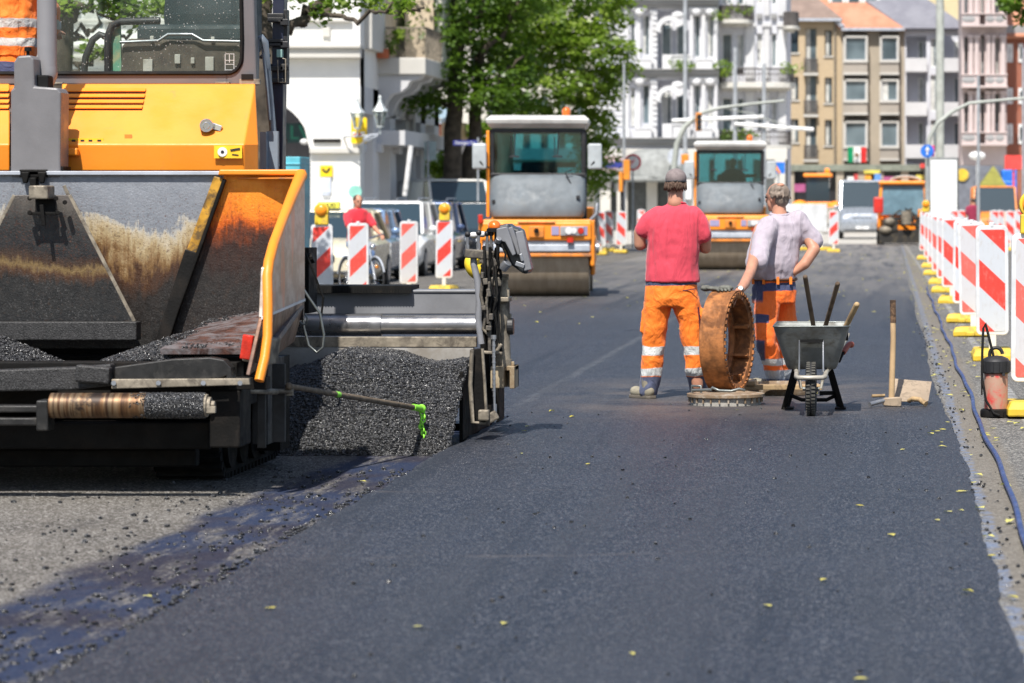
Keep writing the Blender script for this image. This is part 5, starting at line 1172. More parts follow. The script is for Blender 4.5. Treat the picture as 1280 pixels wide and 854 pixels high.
# ---- generic smaller figures
def figure(loc, label, shirt, trous, h=1.76, face=(0,-1,0), hair=None, pose='stand', skin=None, vox=.02):
    t=thing('person',label,'person',loc); L=Vector(loc); k=h/1.76; f=Vector(face).normalized(); s=f.cross(Vector((0,0,1)))
    def q(a,fw,z): return L+s*a*k+f*fw*k+Vector((0,0,z*k))
    b=MB(); seat = pose in('sit','bike'); hz=.55 if pose=='sit' else 0.0
    dz = -.38 if pose=='sit' else 0.
    hc=q(0,.05 if pose!='stand' else .01,1.62+dz); head(b,hc,f,k)
    rz=math.atan2(f.y,f.x)-math.pi/2
    def tor(b,e,z1,z0):
        rings=[]
        for u,(rx,ry) in ((1,(.075,.07)),(.94,(.17,.10)),(.8,(.195,.115)),(.5,(.175,.115)),(.2,(.165,.12)),(0,(.175,.125))):
            z=z0+(z1-z0)*u; c=q(0,(.04*u if pose!='stand' else 0),z); rings.append((c.x,c.y,c.z,(rx+e)*k,(ry+e)*k,rz))
        torso(b,rings[::-1])
    tor(b,-.012,1.48+dz,.85+dz)
    if pose=='stand': A=[[q(.2*sg,0,1.38),q(.25*sg,.0,1.12),q(.26*sg,.06,.86)] for sg in (-1,1)]
    elif pose=='bike': A=[[q(.19*sg,.03,1.38),q(.24*sg,.22,1.16),q(.22*sg,.50,1.05)] for sg in (-1,1)]
    else: A=[[q(.2*sg,0,1.38+dz),q(.27*sg,.10,1.12+dz),q(.15*sg,.38,1.05+dz)] for sg in (-1,1)]
    for a in A: chain(b,a,[.052*k,.042*k,.030*k])
    if pose=='sit': Lg=[[q(.10*sg,0,.50),q(.13*sg,.45,.52),q(.13*sg,.48,.08)] for sg in (-1,1)]
    elif pose=='bike': Lg=[[q(.09,0,.88),q(.12,.32,.62),q(.11,.16,.22)],[q(-.09,0,.88),q(-.13,.30,.72),q(-.12,.24,.36)]]
    else: Lg=[[q(.09*sg,0,.85),q(.11*sg,.02,.47),q(.12*sg,0,.08)] for sg in (-1,1)]
    for a in Lg: chain(b,a,[.078*k,.055*k,.042*k])
    body=bake(b,'body',vox*.8,1,m=skin or M_skin,parent=t)
    b=MB()
    for i,a in enumerate(A): d=(a[2]-a[1]).normalized(); hand(b,a[2],d,Vector((0,0,1)) if pose!='stand' else s*(-1 if i==0 else 1),k,.6,1 if i==0 else -1)
    bake(b,'hands',.009,1,m=skin or M_skin,parent=body); eyes(hc,f,t,k)
    b=MB(); tor(b,.008,1.50+dz,.88+dz)
    for a in A: chain(b,[a[0]+Vector((0,0,-.01)),a[0].lerp(a[1],.75)],[.075*k,.066*k])
    sh=bake(b,'shirt',vox,2,.02,.1,shirt,t)
    b=MB(); 
    for a in Lg: chain(b,[a[0],a[1],a[1].lerp(a[2],.95)],[.10*k,.08*k,.066*k])
    cap(b,Lg[0][0],.11*k,Lg[1][0],.11*k); cap(b,(Lg[0][0]+Lg[1][0])/2,.14*k,(Lg[0][0]+Lg[1][0])/2+Vector((0,0,.08*k)),.13*k)
    bake(b,'trousers',vox,2,.02,.09,trous,t)
    for a in Lg:
        b=MB(); p=Vector((a[2].x,a[2].y,a[2].z-.08*k)); shoe(b,p,f,k); bake(b,'shoe',.018,1,m=M_boot,parent=t)
    if hair:
        b=MB(); b.ell(hc-f*.018*k+Vector((0,0,.034*k)),(.082*k,.094*k,.082*k),18,12,(0,0,rz)); b.build('hair',hair,t,smooth=180)
    return t
# worker on the paver platform: orange hi-vis jacket with two silver bands
Yp_=20.4; pxx=px(4,Yp_)
WK=thing('person','worker on the paver in orange high visibility jacket, cut by the picture edge','person',(pxx,Yp_,1.9))
MJ=_hivis('hi_vis_jacket',[(.60,.655,(.55,.55,.53)),(.72,.775,(.55,.55,.53))],(1.0,.22,.02))
zz=1.9-.0
b=MB(); head(b,(pxx,Yp_,zz+1.42),(0,1,0)); torso(b,[(pxx,Yp_,zz+1.25,.09,.08),(pxx,Yp_,zz+1.18,.19,.11),(pxx,Yp_,zz+.9,.17,.12),(pxx,Yp_,zz+.45,.17,.12),(pxx,Yp_,zz+.30,.17,.12)])
for s in (-1,1):
    chain(b,[(pxx+s*.21,Yp_,zz+1.15),(pxx+s*.27,Yp_+.05,zz+.85),(pxx+s*.22,Yp_+.35,zz+.72)],[.055,.045,.032]); chain(b,[(pxx+s*.09,Yp_,zz+.40),(pxx+s*.1,Yp_+.42,zz+.38),(pxx+s*.1,Yp_+.45,zz+.02)],[.08,.06,.045])
body=bake(b,'body',.014,1,m=M_skin,parent=WK)
b=MB(); [hand(b,(pxx+s*.22,Yp_+.35,zz+.72),(0,1,0),(0,0,1),1,.7,s) for s in (-1,1)]; bake(b,'hands',.008,1,m=M_skin,parent=body)
b=MB(); torso(b,[(pxx,Yp_,zz+1.28,.09,.08),(pxx,Yp_,zz+1.20,.20,.13),(pxx,Yp_,zz+1.0,.23,.16),(pxx,Yp_,zz+.75,.225,.165),(pxx,Yp_,zz+.53,.215,.16)])
for s in (-1,1): chain(b,[(pxx+s*.20,Yp_,zz+1.14),(pxx+s*.27,Yp_+.05,zz+.85),(pxx+s*.23,Yp_+.28,zz+.74)],[.09,.078,.07])
bake(b,'jacket',.012,2,.05,.12,MJ,WK)
MT3=_hivis('hi_vis_trousers_belt',[(.42,.50,(.04,.05,.12))],(1.0,.24,.015))
b=MB(); torso(b,[(pxx,Yp_,zz+.56,.19,.14),(pxx,Yp_,zz+.45,.21,.15),(pxx,Yp_,zz+.30,.22,.16)])
for s in (-1,1): chain(b,[(pxx+s*.10,Yp_,zz+.36),(pxx+s*.12,Yp_+.42,zz+.36),(pxx+s*.11,Yp_+.45,zz+.06)],[.11,.09,.07])
bake(b,'trousers',.014,2,.03,.1,MT3,WK)
b=MB(); b.ell((pxx,Yp_-.02,zz+1.46),(.085,.10,.09),18,12); b.build('hair',M_hair,WK,smooth=180)
b=MB(); b.cbox((pxx,Yp_+.05,zz+.14),(.5,.5,.14)); b.cbox((pxx-.1,Yp_+.25,zz+.0),(.3,.3,.16)); st_=b.build('seat_cushion',M_black,PV,bevel=.03)
# cyclist
C_red2=cloth('bright_red_shirt',(.72,.03,.05)); C_jean=cloth('blue_jeans',(.10,.17,.33)); C_mar=cloth('maroon_shirt',(.28,.02,.06)); C_drk=cloth('dark_cloth',(.015,.02,.035))
Ybk=51.5; bx_=px(446,Ybk)
cy=figure((bx_,Ybk,.03),'man in bright red shirt and jeans riding a bicycle between the parked cars',C_red2,C_jean,1.64,(.55,-.85,0),M_hair,'bike')
BK=thing('bicycle','city bicycle under the man in the bright red shirt','bicycle',(bx_,Ybk,-.05))
fb=Vector((.55,-.85,0)).normalized(); O=Vector((bx_,Ybk,-.05))
def bq(f_,z,s_=0): return O+fb*f_+Vector((0,0,z))+fb.cross(Vector((0,0,1)))*s_
for nm,c in (('front_wheel',.72),('rear_wheel',-.38)):
    b=MB(); b.tube([bq(c+.33*math.cos(t),.345+.33*math.sin(t)) for t in [2*math.pi*i/32 for i in range(32)]],.018,8,closed=True); w=b.build(nm,M_wheel,BK,smooth=180)
    b=MB(); b.tube([bq(c+.305*math.cos(t),.345+.305*math.sin(t)) for t in [2*math.pi*i/32 for i in range(32)]],.009,6,closed=True)
    for i in range(16): t=2*math.pi*i/16; b.cyl(bq(c,.345),bq(c+.3*math.cos(t),.345+.3*math.sin(t)),.003,n=4)
    b.build('rim_and_spokes',M_chrome,w,smooth=180)
    b=MB(); b.tube([bq(c+.365*math.cos(t),.345+.365*math.sin(t)) for t in [R(20+150*i/16) for i in range(17)]],.016,6); b.build('mudguard',M_lgrey,BK,smooth=80)
b=MB()
for p,q in (((.05,.28),(-.12,.85)),((.05,.28),(.52,.75)),((-.09,.72),(.50,.88)),((.05,.28),(-.38,.345)),((-.10,.7),(-.38,.345)),((.50,.95),(.56,.68)),((.56,.68),(.72,.345))): b.cyl(bq(*p),bq(*q),.017,n=8)
b.build('bicycle_frame',M_lgrey,BK,smooth=60)
b=MB(); b.tube([bq(.42,1.05,.28),bq(.52,1.06,.2),bq(.50,1.0,0),bq(.52,1.06,-.2),bq(.42,1.05,-.28)],.014,8); b.build('handlebar',M_chrome,BK,smooth=60)
b=MB(); b.ell(bq(-.14,.90),(.09,.12,.04),14,8); b.build('saddle',M_black,BK,smooth=180)
b=MB(); b.ell(bq(.62,.86),(.05,.05,.05),12,8); b.build('front_lamp',M_chrome,BK,smooth=180)
b=MB(); b.ell(bq(.72,.55,-.03),(.035,.02,.035),10,8); b.build('orange_reflector',M_lamp,BK,smooth=180)
# far pedestrian
figure((px(1216,112),112,-.02),'distant person in maroon shirt and dark trousers behind the right row of plates',C_mar,C_drk,1.75,(-.3,1,0),M_hair,'stand',vox=.03)
# ================================================================ road rollers (front towards -Y, local origin on the ground under the front drum)
def make_roller(label):
    t=thing('road_roller',label,'road roller')
    def drum(y,nm):
        b=MB(); b.cyl((-.84,y,.60),(.84,y,.60),.60,n=56); d=b.build(nm,M_drum,t,smooth=40,bevel=.01)
        b=MB(); [b.cyl((s*.80,y,.60),(s*.853,y,.60),.16,n=20) for s in (-1,1)]; b.build('drum_hub',M_dark,d,smooth=40); return d
    drum(.60,'front_drum'); drum(3.9,'rear_drum')
    OR=M_orange
    b=MB(); b.box(-.88,.88,-.16,.42,.92,1.22); b.box(-.88,.88,-.13,1.6,1.10,1.26)
    b.box(.86,.93,-.10,1.2,.50,1.25); b.box(-.93,-.86,-.10,1.2,.50,1.25); b.box(.86,.93,.35,.85,.35,.6); b.box(-.93,-.86,.35,.85,.35,.6)
    b.box(-.86,.86,2.9,4.6,1.22,1.45); b.box(.85,.90,3.5,4.3,.5,1.25); b.box(-.90,-.85,3.5,4.3,.5,1.25)
    fr=b.build('drum_frame',OR,t,bevel=.03)
    b=MB(); b.box(-.12,.12,-.20,-.15,.97,1.15); b.box(-.30,.30,-.19,-.16,1.205,1.23); b.build('tow_hitch',M_oranged,fr,bevel=.01)
    b=MB(); b.cyl((0,-.24,1.08),(0,-.2,1.08),.04,n=12); b.build('hitch_pin',M_dark,fr)
    for s,w in ((-.36,.22),(.30,.12),(.78,.07)):
        b=MB(); b.box(s-w/2,s+w/2,-.175,-.163,1.01,1.15); b.build('purple_sticker',mat('purple_label',(.30,.27,.42),.5),fr)
    b=MB(); b.box(.38,.76,-.20,-.16,1.00,1.15); hl=b.build('headlamp_housing',mat('lamp_grey',(.35,.35,.36),.5),fr,bevel=.01)
    b=MB(); b.cyl((.52,-.225,1.08),(.52,-.2,1.08),.06,n=16); b.cyl((.60,-.215,1.08),(.60,-.2,1.08),.05,n=14); b.build('headlamp',M_white,fr)
    b=MB(); b.cyl((.71,-.215,1.08),(.71,-.2,1.08),.05,n=14); b.cbox((.54,-.2,.93),(.1,.05,.08)); b.build('turn_lamp',M_redlamp,fr)
    b=MB(); b.box(-.93,-.86,-.2,-.1,1.2,1.34); b.build('turn_lamp',M_redlamp,fr,bevel=.01)
    b=MB(); b.box(-.86,.86,-.15,.0,.74,.86); b.box(-.86,.86,-.12,.1,.86,.92); wb=b.build('water_bar',M_lgrey,t,bevel=.02)
    b=MB(); b.box(-.87,.88,-.14,-.02,.66,.715); b.bar((.84,-.1,.69),(.93,-.05,1.0),.05,.04); b.build('scraper_bar',M_oranged,wb,bevel=.01)
    b=MB(); b.tube([(.82,-.05,1.2),(.96,-.08,1.35),(.98,-.05,1.5),(.95,0,1.35),(1.0,.1,.9)],.03,8); b.cyl((.95,-.02,.80),(1.0,-.02,.80),.09,n=16); b.build('work_lamp_bracket',M_steel,t,smooth=60)
    # bonnet in front of the cab
    b=MB(); rings=[]
    for (z,w,y) in ((1.27,.70,.10),(1.31,.74,.04),(1.42,.76,.03),(1.60,.77,.12),(1.90,.76,.30),(1.985,.74,.40)):
        rings.append([(-w,1.5,z),(-w,y+.12,z),(-w+.05,y+.04,z),(-w+.14,y,z),(0,y-.03,z),(w-.14,y,z),(w-.05,y+.04,z),(w,y+.12,z),(w,1.5,z)])
    b.loft(rings); bn=b.build('bonnet',mat('matt_silver_grey',(.13,.15,.165),.6,dirt=(.19,.19,.18),damt=.35,ds=3),t,smooth=45)
    b=MB(); b.cbox((0,.20,1.70),(.34,.02,.16),(R(-28),0,0)); b.cbox((-.5,.22,1.72),(.12,.02,.14),(R(-28),0,0)); b.cbox((.52,.22,1.72),(.12,.02,.14),(R(-28),0,0)); b.build('bonnet_recess',mat('recess_grey',(.10,.12,.135),.6),bn,bevel=.01)
    b=MB(); b.tube([(.62,.15,1.45),(.58,.25,1.75),(.45,.3,2.02),(.55,.3,2.06)],.012,6); b.cbox((-.70,.1,1.55),(.05,.04,.05)); b.cbox((.66,.1,1.62),(.06,.04,.05)); b.build('bonnet_latch',M_black,bn)
    # cab
    b=MB()
    for s in (-1,1):
        b.bar((s*.74,.45,1.95),(s*.74,.40,2.72),.07,.07); b.bar((s*.74,1.75,1.2),(s*.74,1.75,2.72),.07,.07); b.bar((s*.74,.4,1.98),(s*.74,1.75,1.98),.06,.06)
    b.bar((-.74,.42,1.99),(.74,.42,1.99),.05,.04); b.bar((-.74,.40,2.70),(.74,.40,2.70),.05,.06); b.bar((-.74,1.75,1.98),(.74,1.75,1.98),.05,.05); b.bar((-.74,1.75,2.70),(.74,1.75,2.70),.05,.05)
    b.box(-.72,.72,1.5,2.6,1.2,1.6); cb=b.build('cab_frame',M_black,t,bevel=.01)
    b=MB(); b.bar((-.80,.40,1.30),(-.80,.36,2.70),.05,.10); b.build('door_post',OR,cb,bevel=.01)
    b=MB(); b.bar((-.80,.345,2.30),(-.80,.335,2.60),.055,.02); b.build('yellow_stripe',M_yellow,cb)
    b=MB(); b.box(-.70,.70,.405,.413,2.0,2.68); g=b.build('windscreen',M_glasst,cb)
    b=MB(); b.box(-.70,.70,1.74,1.748,2.0,2.68); [b.box(s*.745-.004,s*.745+.004,.45,1.72,2.02,2.68) for s in (-1,1)]; b.build('side_windows',M_glasst,cb)
    b=MB()
    for x in (-.36,.34): b.tube([(x,.37,2.68),(x-.02,.36,2.30),(x-.08,.36,2.28)],.010,6); b.tube([(x-.07,.36,2.6),(x-.06,.36,2.3)],.008,6); b.cbox((x-.02,.36,2.28),(.16,.02,.03))
    b.build('wipers',M_black,cb)
    b=MB(); rings=[[(x*w,y0 if y<0 else y1,z) for x,y in ((-1,-1),(1,-1),(1,1),(-1,1))] for (z,w,y0,y1) in ((2.74,.76,.36,1.85),(2.82,.82,.26,1.95),(2.88,.84,.24,1.97),(2.95,.76,.40,1.85))]; b.loft(rings); rf=b.build('roof',mat('cream_roof',(.56,.55,.52),.45,dirt=(.4,.38,.35),damt=.3,ds=4),t,bevel=.01)
    b=MB(); b.ell((.45,1.0,3.03),(.075,.075,.075),14,10); b.cyl((.45,1.0,2.95),(.45,1.0,3.01),.07,n=14); b.build('beacon',mat('orange_lens',(.75,.16,.01),.15),rf,smooth=60)
    for s in (-1,1):
        b=MB(); b.cbox((s*.93,.22,2.28),(.23,.06,.42)); m=b.build('mirror',mat('mirror_grey',(.40,.43,.44),.4),cb,bevel=.045)
        b=MB(); b.tube([(s*.76,.38,2.10),(s*.86,.2,2.12),(s*.92,.18,2.2)],.012,6); b.build('mirror_arm',M_black,cb,smooth=60)
    b=MB(); b.box(-.3,.3,1.2,1.4,1.4,2.2); b.box(-.3,.3,.9,1.4,1.5,1.62); b.build('cab_seat',mat('teal_seat',(.02,.05,.06),.8),cb,bevel=.05)
    b=MB(); b.tube([(.22*math.cos(q),.80+.1*math.sin(q),2.03+.15*math.sin(q)) for q in [2*math.pi*i/20 for i in range(20)]],.014,6,closed=True); b.cyl((0,.80,2.03),(0,.7,1.7),.03,n=8); b.cbox((-.25,.6,2.02),(.3,.2,.07)); b.build('steering_wheel',M_black,cb)
    b=MB(); b.box(-.1,.6,1.60,1.68,2.12,2.2); b.build('red_bar',M_red,cb)
    return t
Yr1=51.6; r1=make_roller('x'); r2=copy_tree(r1)
place(r1,(px(671,Yr1),Yr1,-.01),R(4.2),'front road roller with an empty cab and amber beacon, left of the red shirted man','road rollers on the fresh asphalt')
Yr2=72.5; place(r2,(px(913,Yr2),Yr2,-.01),R(3.),'farther road roller between the two workers with its driver in the cab','road rollers on the fresh asphalt')
figure((px(913,Yr2),Yr2+1.25,1.18),'roller driver silhouetted behind the windscreen of the farther road roller',cloth('dark_blue_jacket',(.02,.04,.07)),C_drk,1.78,(0,-1,0),M_hair,'sit',vox=.03)

# ================================================================ cars: front towards -Y
def loft_body(b, st):
    """stations (y, half width, z bottom, z shoulder, z top, half width at top)"""
    rings=[]
    for (y,w,zb,zs,zt,wt) in st:
        rings.append([(-w*.9,y,zb),(-w,y,zb+.12),(-w,y,zs),(-wt,y,zt-.04),(-wt*.8,y,zt),(0,y,zt+.015),(wt*.8,y,zt),(wt,y,zt-.04),(w,y,zs),(w,y,zb+.12),(w*.9,y,zb)])
    b.loft(rings)
def make_car(label, col, kind='saloon', rack=False, sign=False, loc=(0,0,0), rz=0, group=None):
    t=thing('parked_'+{'van':'van'}.get(kind,'car'),label,'van' if kind=='van' else 'car')
    van=kind in('van','bus'); L=5.2 if van else 4.5; W=.95 if van else .88; H=2.25 if van else (1.62 if kind=='suv' else 1.46); hb=1.15 if van else .95
    b=MB()
    if van: st=[(0,W*.85,.35,.6,.75,W*.8),(.08,W*.95,.28,.75,.95,W*.85),(.5,W,.25,.95,1.12,W*.9),(.95,W,.25,1.05,1.22,W*.9),(L-.1,W,.25,1.05,1.25,W*.93),(L,W*.95,.35,1.0,1.2,W*.9)]
    else: st=[(0,W*.82,.32,.50,.60,W*.72),(.10,W*.93,.24,.58,.70,W*.80),(.6,W,.22,.70,.84,W*.86),(1.25,W,.22,.78,.93,W*.88),(3.6,W,.22,.82,.95,W*.88),(L-.25,W*.95,.26,.80,.92,W*.82),(L,W*.85,.36,.62,.78,W*.75)]
    loft_body(b,st); body=b.build('body',col,t,smooth=38)
    y0,y1,y2,y3 = (.85,1.45,L-.35,L-.1) if van else ((1.15,1.95,3.5,4.25) if kind!='estate' and kind!='suv' else (1.1,1.85,3.9,4.4))
    # glasshouse with roof and pillars
    zr=H; wt=W*.74
    g=[[(-W*.86,y0,hb-.06),(W*.86,y0,hb-.06),(W*.86,y3,hb-.06),(-W*.86,y3,hb-.06)],[(-wt,y1,zr-.05),(wt,y1,zr-.05),(wt,y2,zr-.05),(-wt,y2,zr-.05)]]
    if van: g=[[(-W*.9,y0,hb),(W*.9,y0,hb),(W*.9,2.0,hb),(-W*.9,2.0,hb)],[(-W*.84,y1,zr-.08),(W*.84,y1,zr-.08),(W*.84,2.0,zr-.08),(-W*.84,2.0,zr-.08)]]; wt=W*.84; y2=y3
    b=MB(); b.loft(g); gh=b.build('windows',M_carglass,t)
    b=MB(); b.loft([[(-wt*k,y1+d,z),(wt*k,y1+d,z),(wt*k,y2-d,z),(-wt*k,y2-d,z)] for z,k,d in ((zr-.06,1.03,-.03),(zr-.02,1.0,.02),(zr,.9,.12))]); 
    for s in (-1,1):
        ww=W*.88 if not van else W*.91
        b.bar((s*ww,y0,hb-.05),(s*wt*1.02,y1,zr-.05),.07,.05); b.bar((s*ww,y3,hb-.05),(s*wt*1.02,y2,zr-.05),.09,.07); ym=(y1+y2)/2; b.bar((s*ww*1.0,ym,hb-.05),(s*wt*1.02,ym,zr-.05),.06,.08)
    if van:
        b.loft([[(-W*k,1.98,z),(W*k,1.98,z),(W*k,L-.1,z),(-W*k,L-.1,z)] for z,k in ((hb-.2,.94),(hb+.3,.93),(zr-.07,.86))])
    b.build('roof',col,t,bevel=.015)
    for (y,nm) in ((.85,'front_wheel'),(L-.95,'rear_wheel')):
        for s in (-1,1):
            b=MB(); b.cyl((s*(W-.20),y,.31),(s*(W+.005),y,.31),.315,n=28); w=b.build(nm,M_wheel,t,smooth=40,bevel=.02)
            b=MB(); b.cyl((s*(W-.01),y,.31),(s*(W+.015),y,.31),.20,n=20); b.build('rim',M_steel,w,smooth=40)
    zl=.62 if not van else .80
    for s in (-1,1):
        b=MB(); b.ell((s*W*.70,.10 if not van else .12,zl),(.17,.12,.085),14,8); b.build('headlight',mat('headlight_glass',(.70,.75,.80),.12,bump=0),t,smooth=180)
        b=MB(); b.ell((s*(W+.10),y0+.25,hb+.06),(.10,.06,.075),12,8); b.build('wing_mirror',col,t,smooth=180)
    b=MB(); b.box(-.40,.40,-.02 if not van else .01,.03,zl-.10,zl+.02); gr=b.build('grille',M_black,t,bevel=.015)
    b=MB(); b.box(-.26,.26,-.05,-.03,.38,.49); b.box(-.03,.03,-.05,-.03,.40,.48); b.build('number_plate',M_white,t)
    b=MB(); b.box(-W*.8,W*.8,-.035,.05,.30,.36); b.build('bumper',mat('dark_bumper',(.05,.05,.05),.6),t,bevel=.02)
    if rack:
        b=MB(); [b.tube([(s*wt*.9,y1+.1,zr+.01),(s*wt*.9,y1+.2,zr+.06),(s*wt*.9,y2-.2,zr+.06),(s*wt*.9,y2-.1,zr+.01)],.016,6) for s in (-1,1)]; b.build('roof_rack',M_steel,t,smooth=60)
    if sign:
        b=MB(); b.box(-.20,.20,1.9,2.05,zr,zr+.13); sg=b.build('taxi_sign',mat('taxi_yellow',(.90,.80,.10),.4),t,bevel=.02); tt=text('TAXI',.12,(0,1.892,zr+.065),M_black,sg)
    return place(t,loc,rz,label,group)
P_cream=mat('cream_car_paint',(.72,.65,.48),.25,var=.02,bump=0,**{'Coat Weight':.6}); P_blue=mat('steel_blue_car_paint',(.20,.29,.44),.25,.3,var=.03,bump=0,**{'Coat Weight':.6})
P_white=mat('white_car_paint',(.72,.72,.70),.25,var=.02,bump=0,**{'Coat Weight':.6}); P_dblue=mat('dark_blue_car_paint',(.06,.09,.18),.2,.3,var=.03,bump=0,**{'Coat Weight':.8})
P_blk=mat('black_car_paint',(.015,.017,.02),.2,var=.03,bump=0,**{'Coat Weight':.8}); P_silv=mat('silver_car_paint',(.40,.43,.47),.3,.5,var=.03,bump=0); P_vanw=mat('white_van_paint',(.66,.65,.61),.35,var=.03,bump=0)
GC='vehicles parked along the left side'
def car(label,col,kind,x,Y,rz=0,z=-.05,**k): return make_car(label,col,kind,loc=(px(x,Y),Y,z),rz=R(rz),group=GC,**k)
car('cream taxi with a yellow roof sign behind the first striped plates',P_cream,'saloon',390,56.8,1,sign=True)
car('steel blue estate car behind the cyclist',P_blue,'estate',420,62.2,1)
car('white estate car with roof rails behind the third striped plate',P_white,'suv',474,67.8,1,rack=True)
car('dark blue estate car just behind the white estate car',P_dblue,'suv',514,73.3,1,rack=True)
car('black hatchback half hidden by the left side of the front roller',P_blk,'suv',571,80,1)
car('white van parked askew with its long side and windscreen seen under the trees',P_vanw,'van',590,88.5,24)
make_car('silver panel van facing the camera behind the road works on the right',P_silv,'van',loc=(px(1078,138),138,-.02),rz=R(2)).scale=(1.06,1.06,1.14)
# ================================================================ compact orange tool carrier, dark attachment in front
Yt=118; TC=thing('tool_carrier','compact orange works vehicle with a black sooty attachment on its front','works vehicle',(px(1129,Yt),Yt,-.02)); ox=px(1129,Yt)
def tb(x0,x1,y0,y1,z0,z1,m=None): (m or b).box(ox+x0,ox+x1,Yt+y0,Yt+y1,z0,z1)
b=MB(); tb(-.95,.95,.8,3.8,.5,1.15); tb(.55,.95,.3,.9,.5,1.3); tb(-.85,-.55,.3,.9,.6,.95); bd=b.build('body',M_orange,TC,bevel=.05)
b=MB()
for s in (-1,1): b.bar((ox+s*.88,Yt+.7,1.1),(ox+s*.80,Yt+.95,2.25),.12,.12); b.bar((ox+s*.88,Yt+2.4,1.1),(ox+s*.80,Yt+2.2,2.25),.12,.12)
tb(-.9,.9,.75,2.4,2.22,2.36); b.build('cab_frame',M_orange,TC,bevel=.05)
b=MB(); b.loft([[(ox+x*w,Yt+y,z) for x,y in ((-1,y0),(1,y0),(1,2.3),(-1,2.3))] for z,w,y0 in ((1.1,.82,.72),(2.22,.76,.95))]); b.build('cab_windows',mat('pale_cab_glass',(.12,.20,.24),.08,bump=0),TC)
b=MB(); b.tube([(ox+.55*math.cos(t)+.1,Yt+1.6,2.36+.16*math.sin(t)) for t in [math.pi*i/10 for i in range(11)]],.05,8); b.build('roof_hoop',M_concrete,TC)
b=MB(); tb(-.9,.9,-.3,.6,.05,.55); tb(-.75,-.2,-.35,.3,.5,.95); tb(.45,.8,-.2,.4,.5,.9)
for i in range(16): b.cyl((ox+random.uniform(-.8,.8),Yt+random.uniform(-.3,.3),random.uniform(.5,1.0)),(ox+random.uniform(-.8,.8),Yt+random.uniform(-.3,.3),random.uniform(.6,1.35)),.04,n=8)
at_=b.build('attachment',mat('soot_black',(.02,.018,.016),.7,dirt=(.10,.08,.05),damt=.4,ds=5),TC,bevel=.03)
b=MB(); b.cyl((ox+.12,Yt-.4,.75),(ox+.12,Yt-.4,1.25),.19,n=18); b.ell((ox-.5,Yt-.35,.85),(.20,.15,.15),12,8); b.ell((ox-.65,Yt-.3,.55),(.25,.15,.15),12,8); b.build('tan_cylinder',M_tan,at_,smooth=50)
b=MB(); b.box(px(1092,Yt),px(1104,Yt),Yt-.3,Yt+.1,1.15,1.75); b.build('red_box',M_red,at_,bevel=.05)
for s in (-1,1):
    for y in (1.2,3.2):
        b=MB(); b.cyl((ox+s*.70,Yt+y,.38),(ox+s*.98,Yt+y,.38),.40,n=24); b.build('wheel',M_wheel,TC,smooth=40,bevel=.03)
# far wheel loader
Yl=165; ol=px(1022,Yl); WL=thing('wheel_loader','distant orange wheel loader behind the white barrier boards','wheel loader',(ol,Yl,-.02))
b=MB(); b.box(ol-.9,ol+.9,Yl+.5,Yl+2.4,.9,1.6); b.box(ol-.5,ol+.5,Yl-.6,Yl+.5,.9,1.45); b.ell((ol-.9,Yl-.2,1.25),(.5,.5,.45),12,8); b.ell((ol+.95,Yl-.2,1.2),(.5,.5,.45),12,8); b.build('body',M_orange,WL,bevel=.05)
b=MB(); b.box(ol-.6,ol+.6,Yl+.8,Yl+2,1.6,2.9); b.build('cab',M_carglass,WL)
b=MB(); b.box(ol-.75,ol+.75,Yl+.6,Yl+2.2,2.9,3.08); b.box(ol+.35,ol+.6,Yl+1,Yl+1.3,3.08,3.35); b.build('cab_roof',M_orange,WL,bevel=.05)
b=MB(); b.prism([(Yl-2.2,.5),(Yl-1.1,.3),(Yl-1.0,1.3),(Yl-1.3,1.35)],'x',ol-1.2,ol+1.2); b.build('bucket',M_tan,WL,bevel=.03)
for s in (-1,1):
    for y in (.2,2.2): b=MB(); b.cyl((ol+s*.65,Yl+y,.6),(ol+s*1.05,Yl+y,.6),.62,n=22); b.build('wheel',M_wheel,WL,smooth=40,bevel=.04)
# orange pickup at the right
Yk2=128; o2=px(1237,Yk2); b=MB()
PK=make_car('orange lorry cab seen beyond the second row of plates at the right',M_oranged,'van',loc=(px(1245,Yk2),Yk2,-.02))
# ================================================================ buildings
def wall_open(b, X0,X1,Z0,Z1,Y0,Y1,ops):
    xs=sorted(set([X0,X1]+[v for o in ops for v in o[:2] if X0<v<X1])); zs=sorted(set([Z0,Z1]+[v for o in ops for v in o[2:4] if Z0<v<Z1]))
    for j in range(len(zs)-1):
        run=None
        for i in range(len(xs)-1):
            cx=(xs[i]+xs[i+1])/2; cz=(zs[j]+zs[j+1])/2; hole=any(o[0]<cx<o[1] and o[2]<cz<o[3] for o in ops)
            if hole:
                if run is not None: b.box(run,xs[i],Y0,Y1,zs[j],zs[j+1]); run=None
            elif run is None: run=xs[i]
        if run is not None: b.box(run,X1,Y0,Y1,zs[j],zs[j+1])
RW=random.Random(77)
M_curt=mat('net_curtain',(.55,.55,.52),.9)
def window(parent,x0,x1,z0,z1,Y,fm,fw=.08,mid=True,curt=0):
    b=MB(); b.box(x0,x1,Y,Y+.08,z0,z0+fw); b.box(x0,x1,Y,Y+.08,z1-fw,z1); b.box(x0,x0+fw,Y,Y+.08,z0+fw,z1-fw); b.box(x1-fw,x1,Y,Y+.08,z0+fw,z1-fw)
    if mid and x1-x0>.8: c=(x0+x1)/2; b.box(c-fw/2,c+fw/2,Y+.01,Y+.07,z0+fw,z1-fw)
    f=b.build('window',fm,parent)
    if not curt and RW.random()<.45: curt=RW.uniform(.2,.55)
    b=MB(); b.box(x0+fw,x1-fw,Y+.03,Y+.05,z0+fw,z1-fw); b.build('pane',M_win,f)
    if curt: b=MB(); b.box(x0+fw,x0+fw+(x1-x0)*curt,Y+.022,Y+.028,z0+fw,z1-fw); b.build('curtain',M_curt,f)
    return f
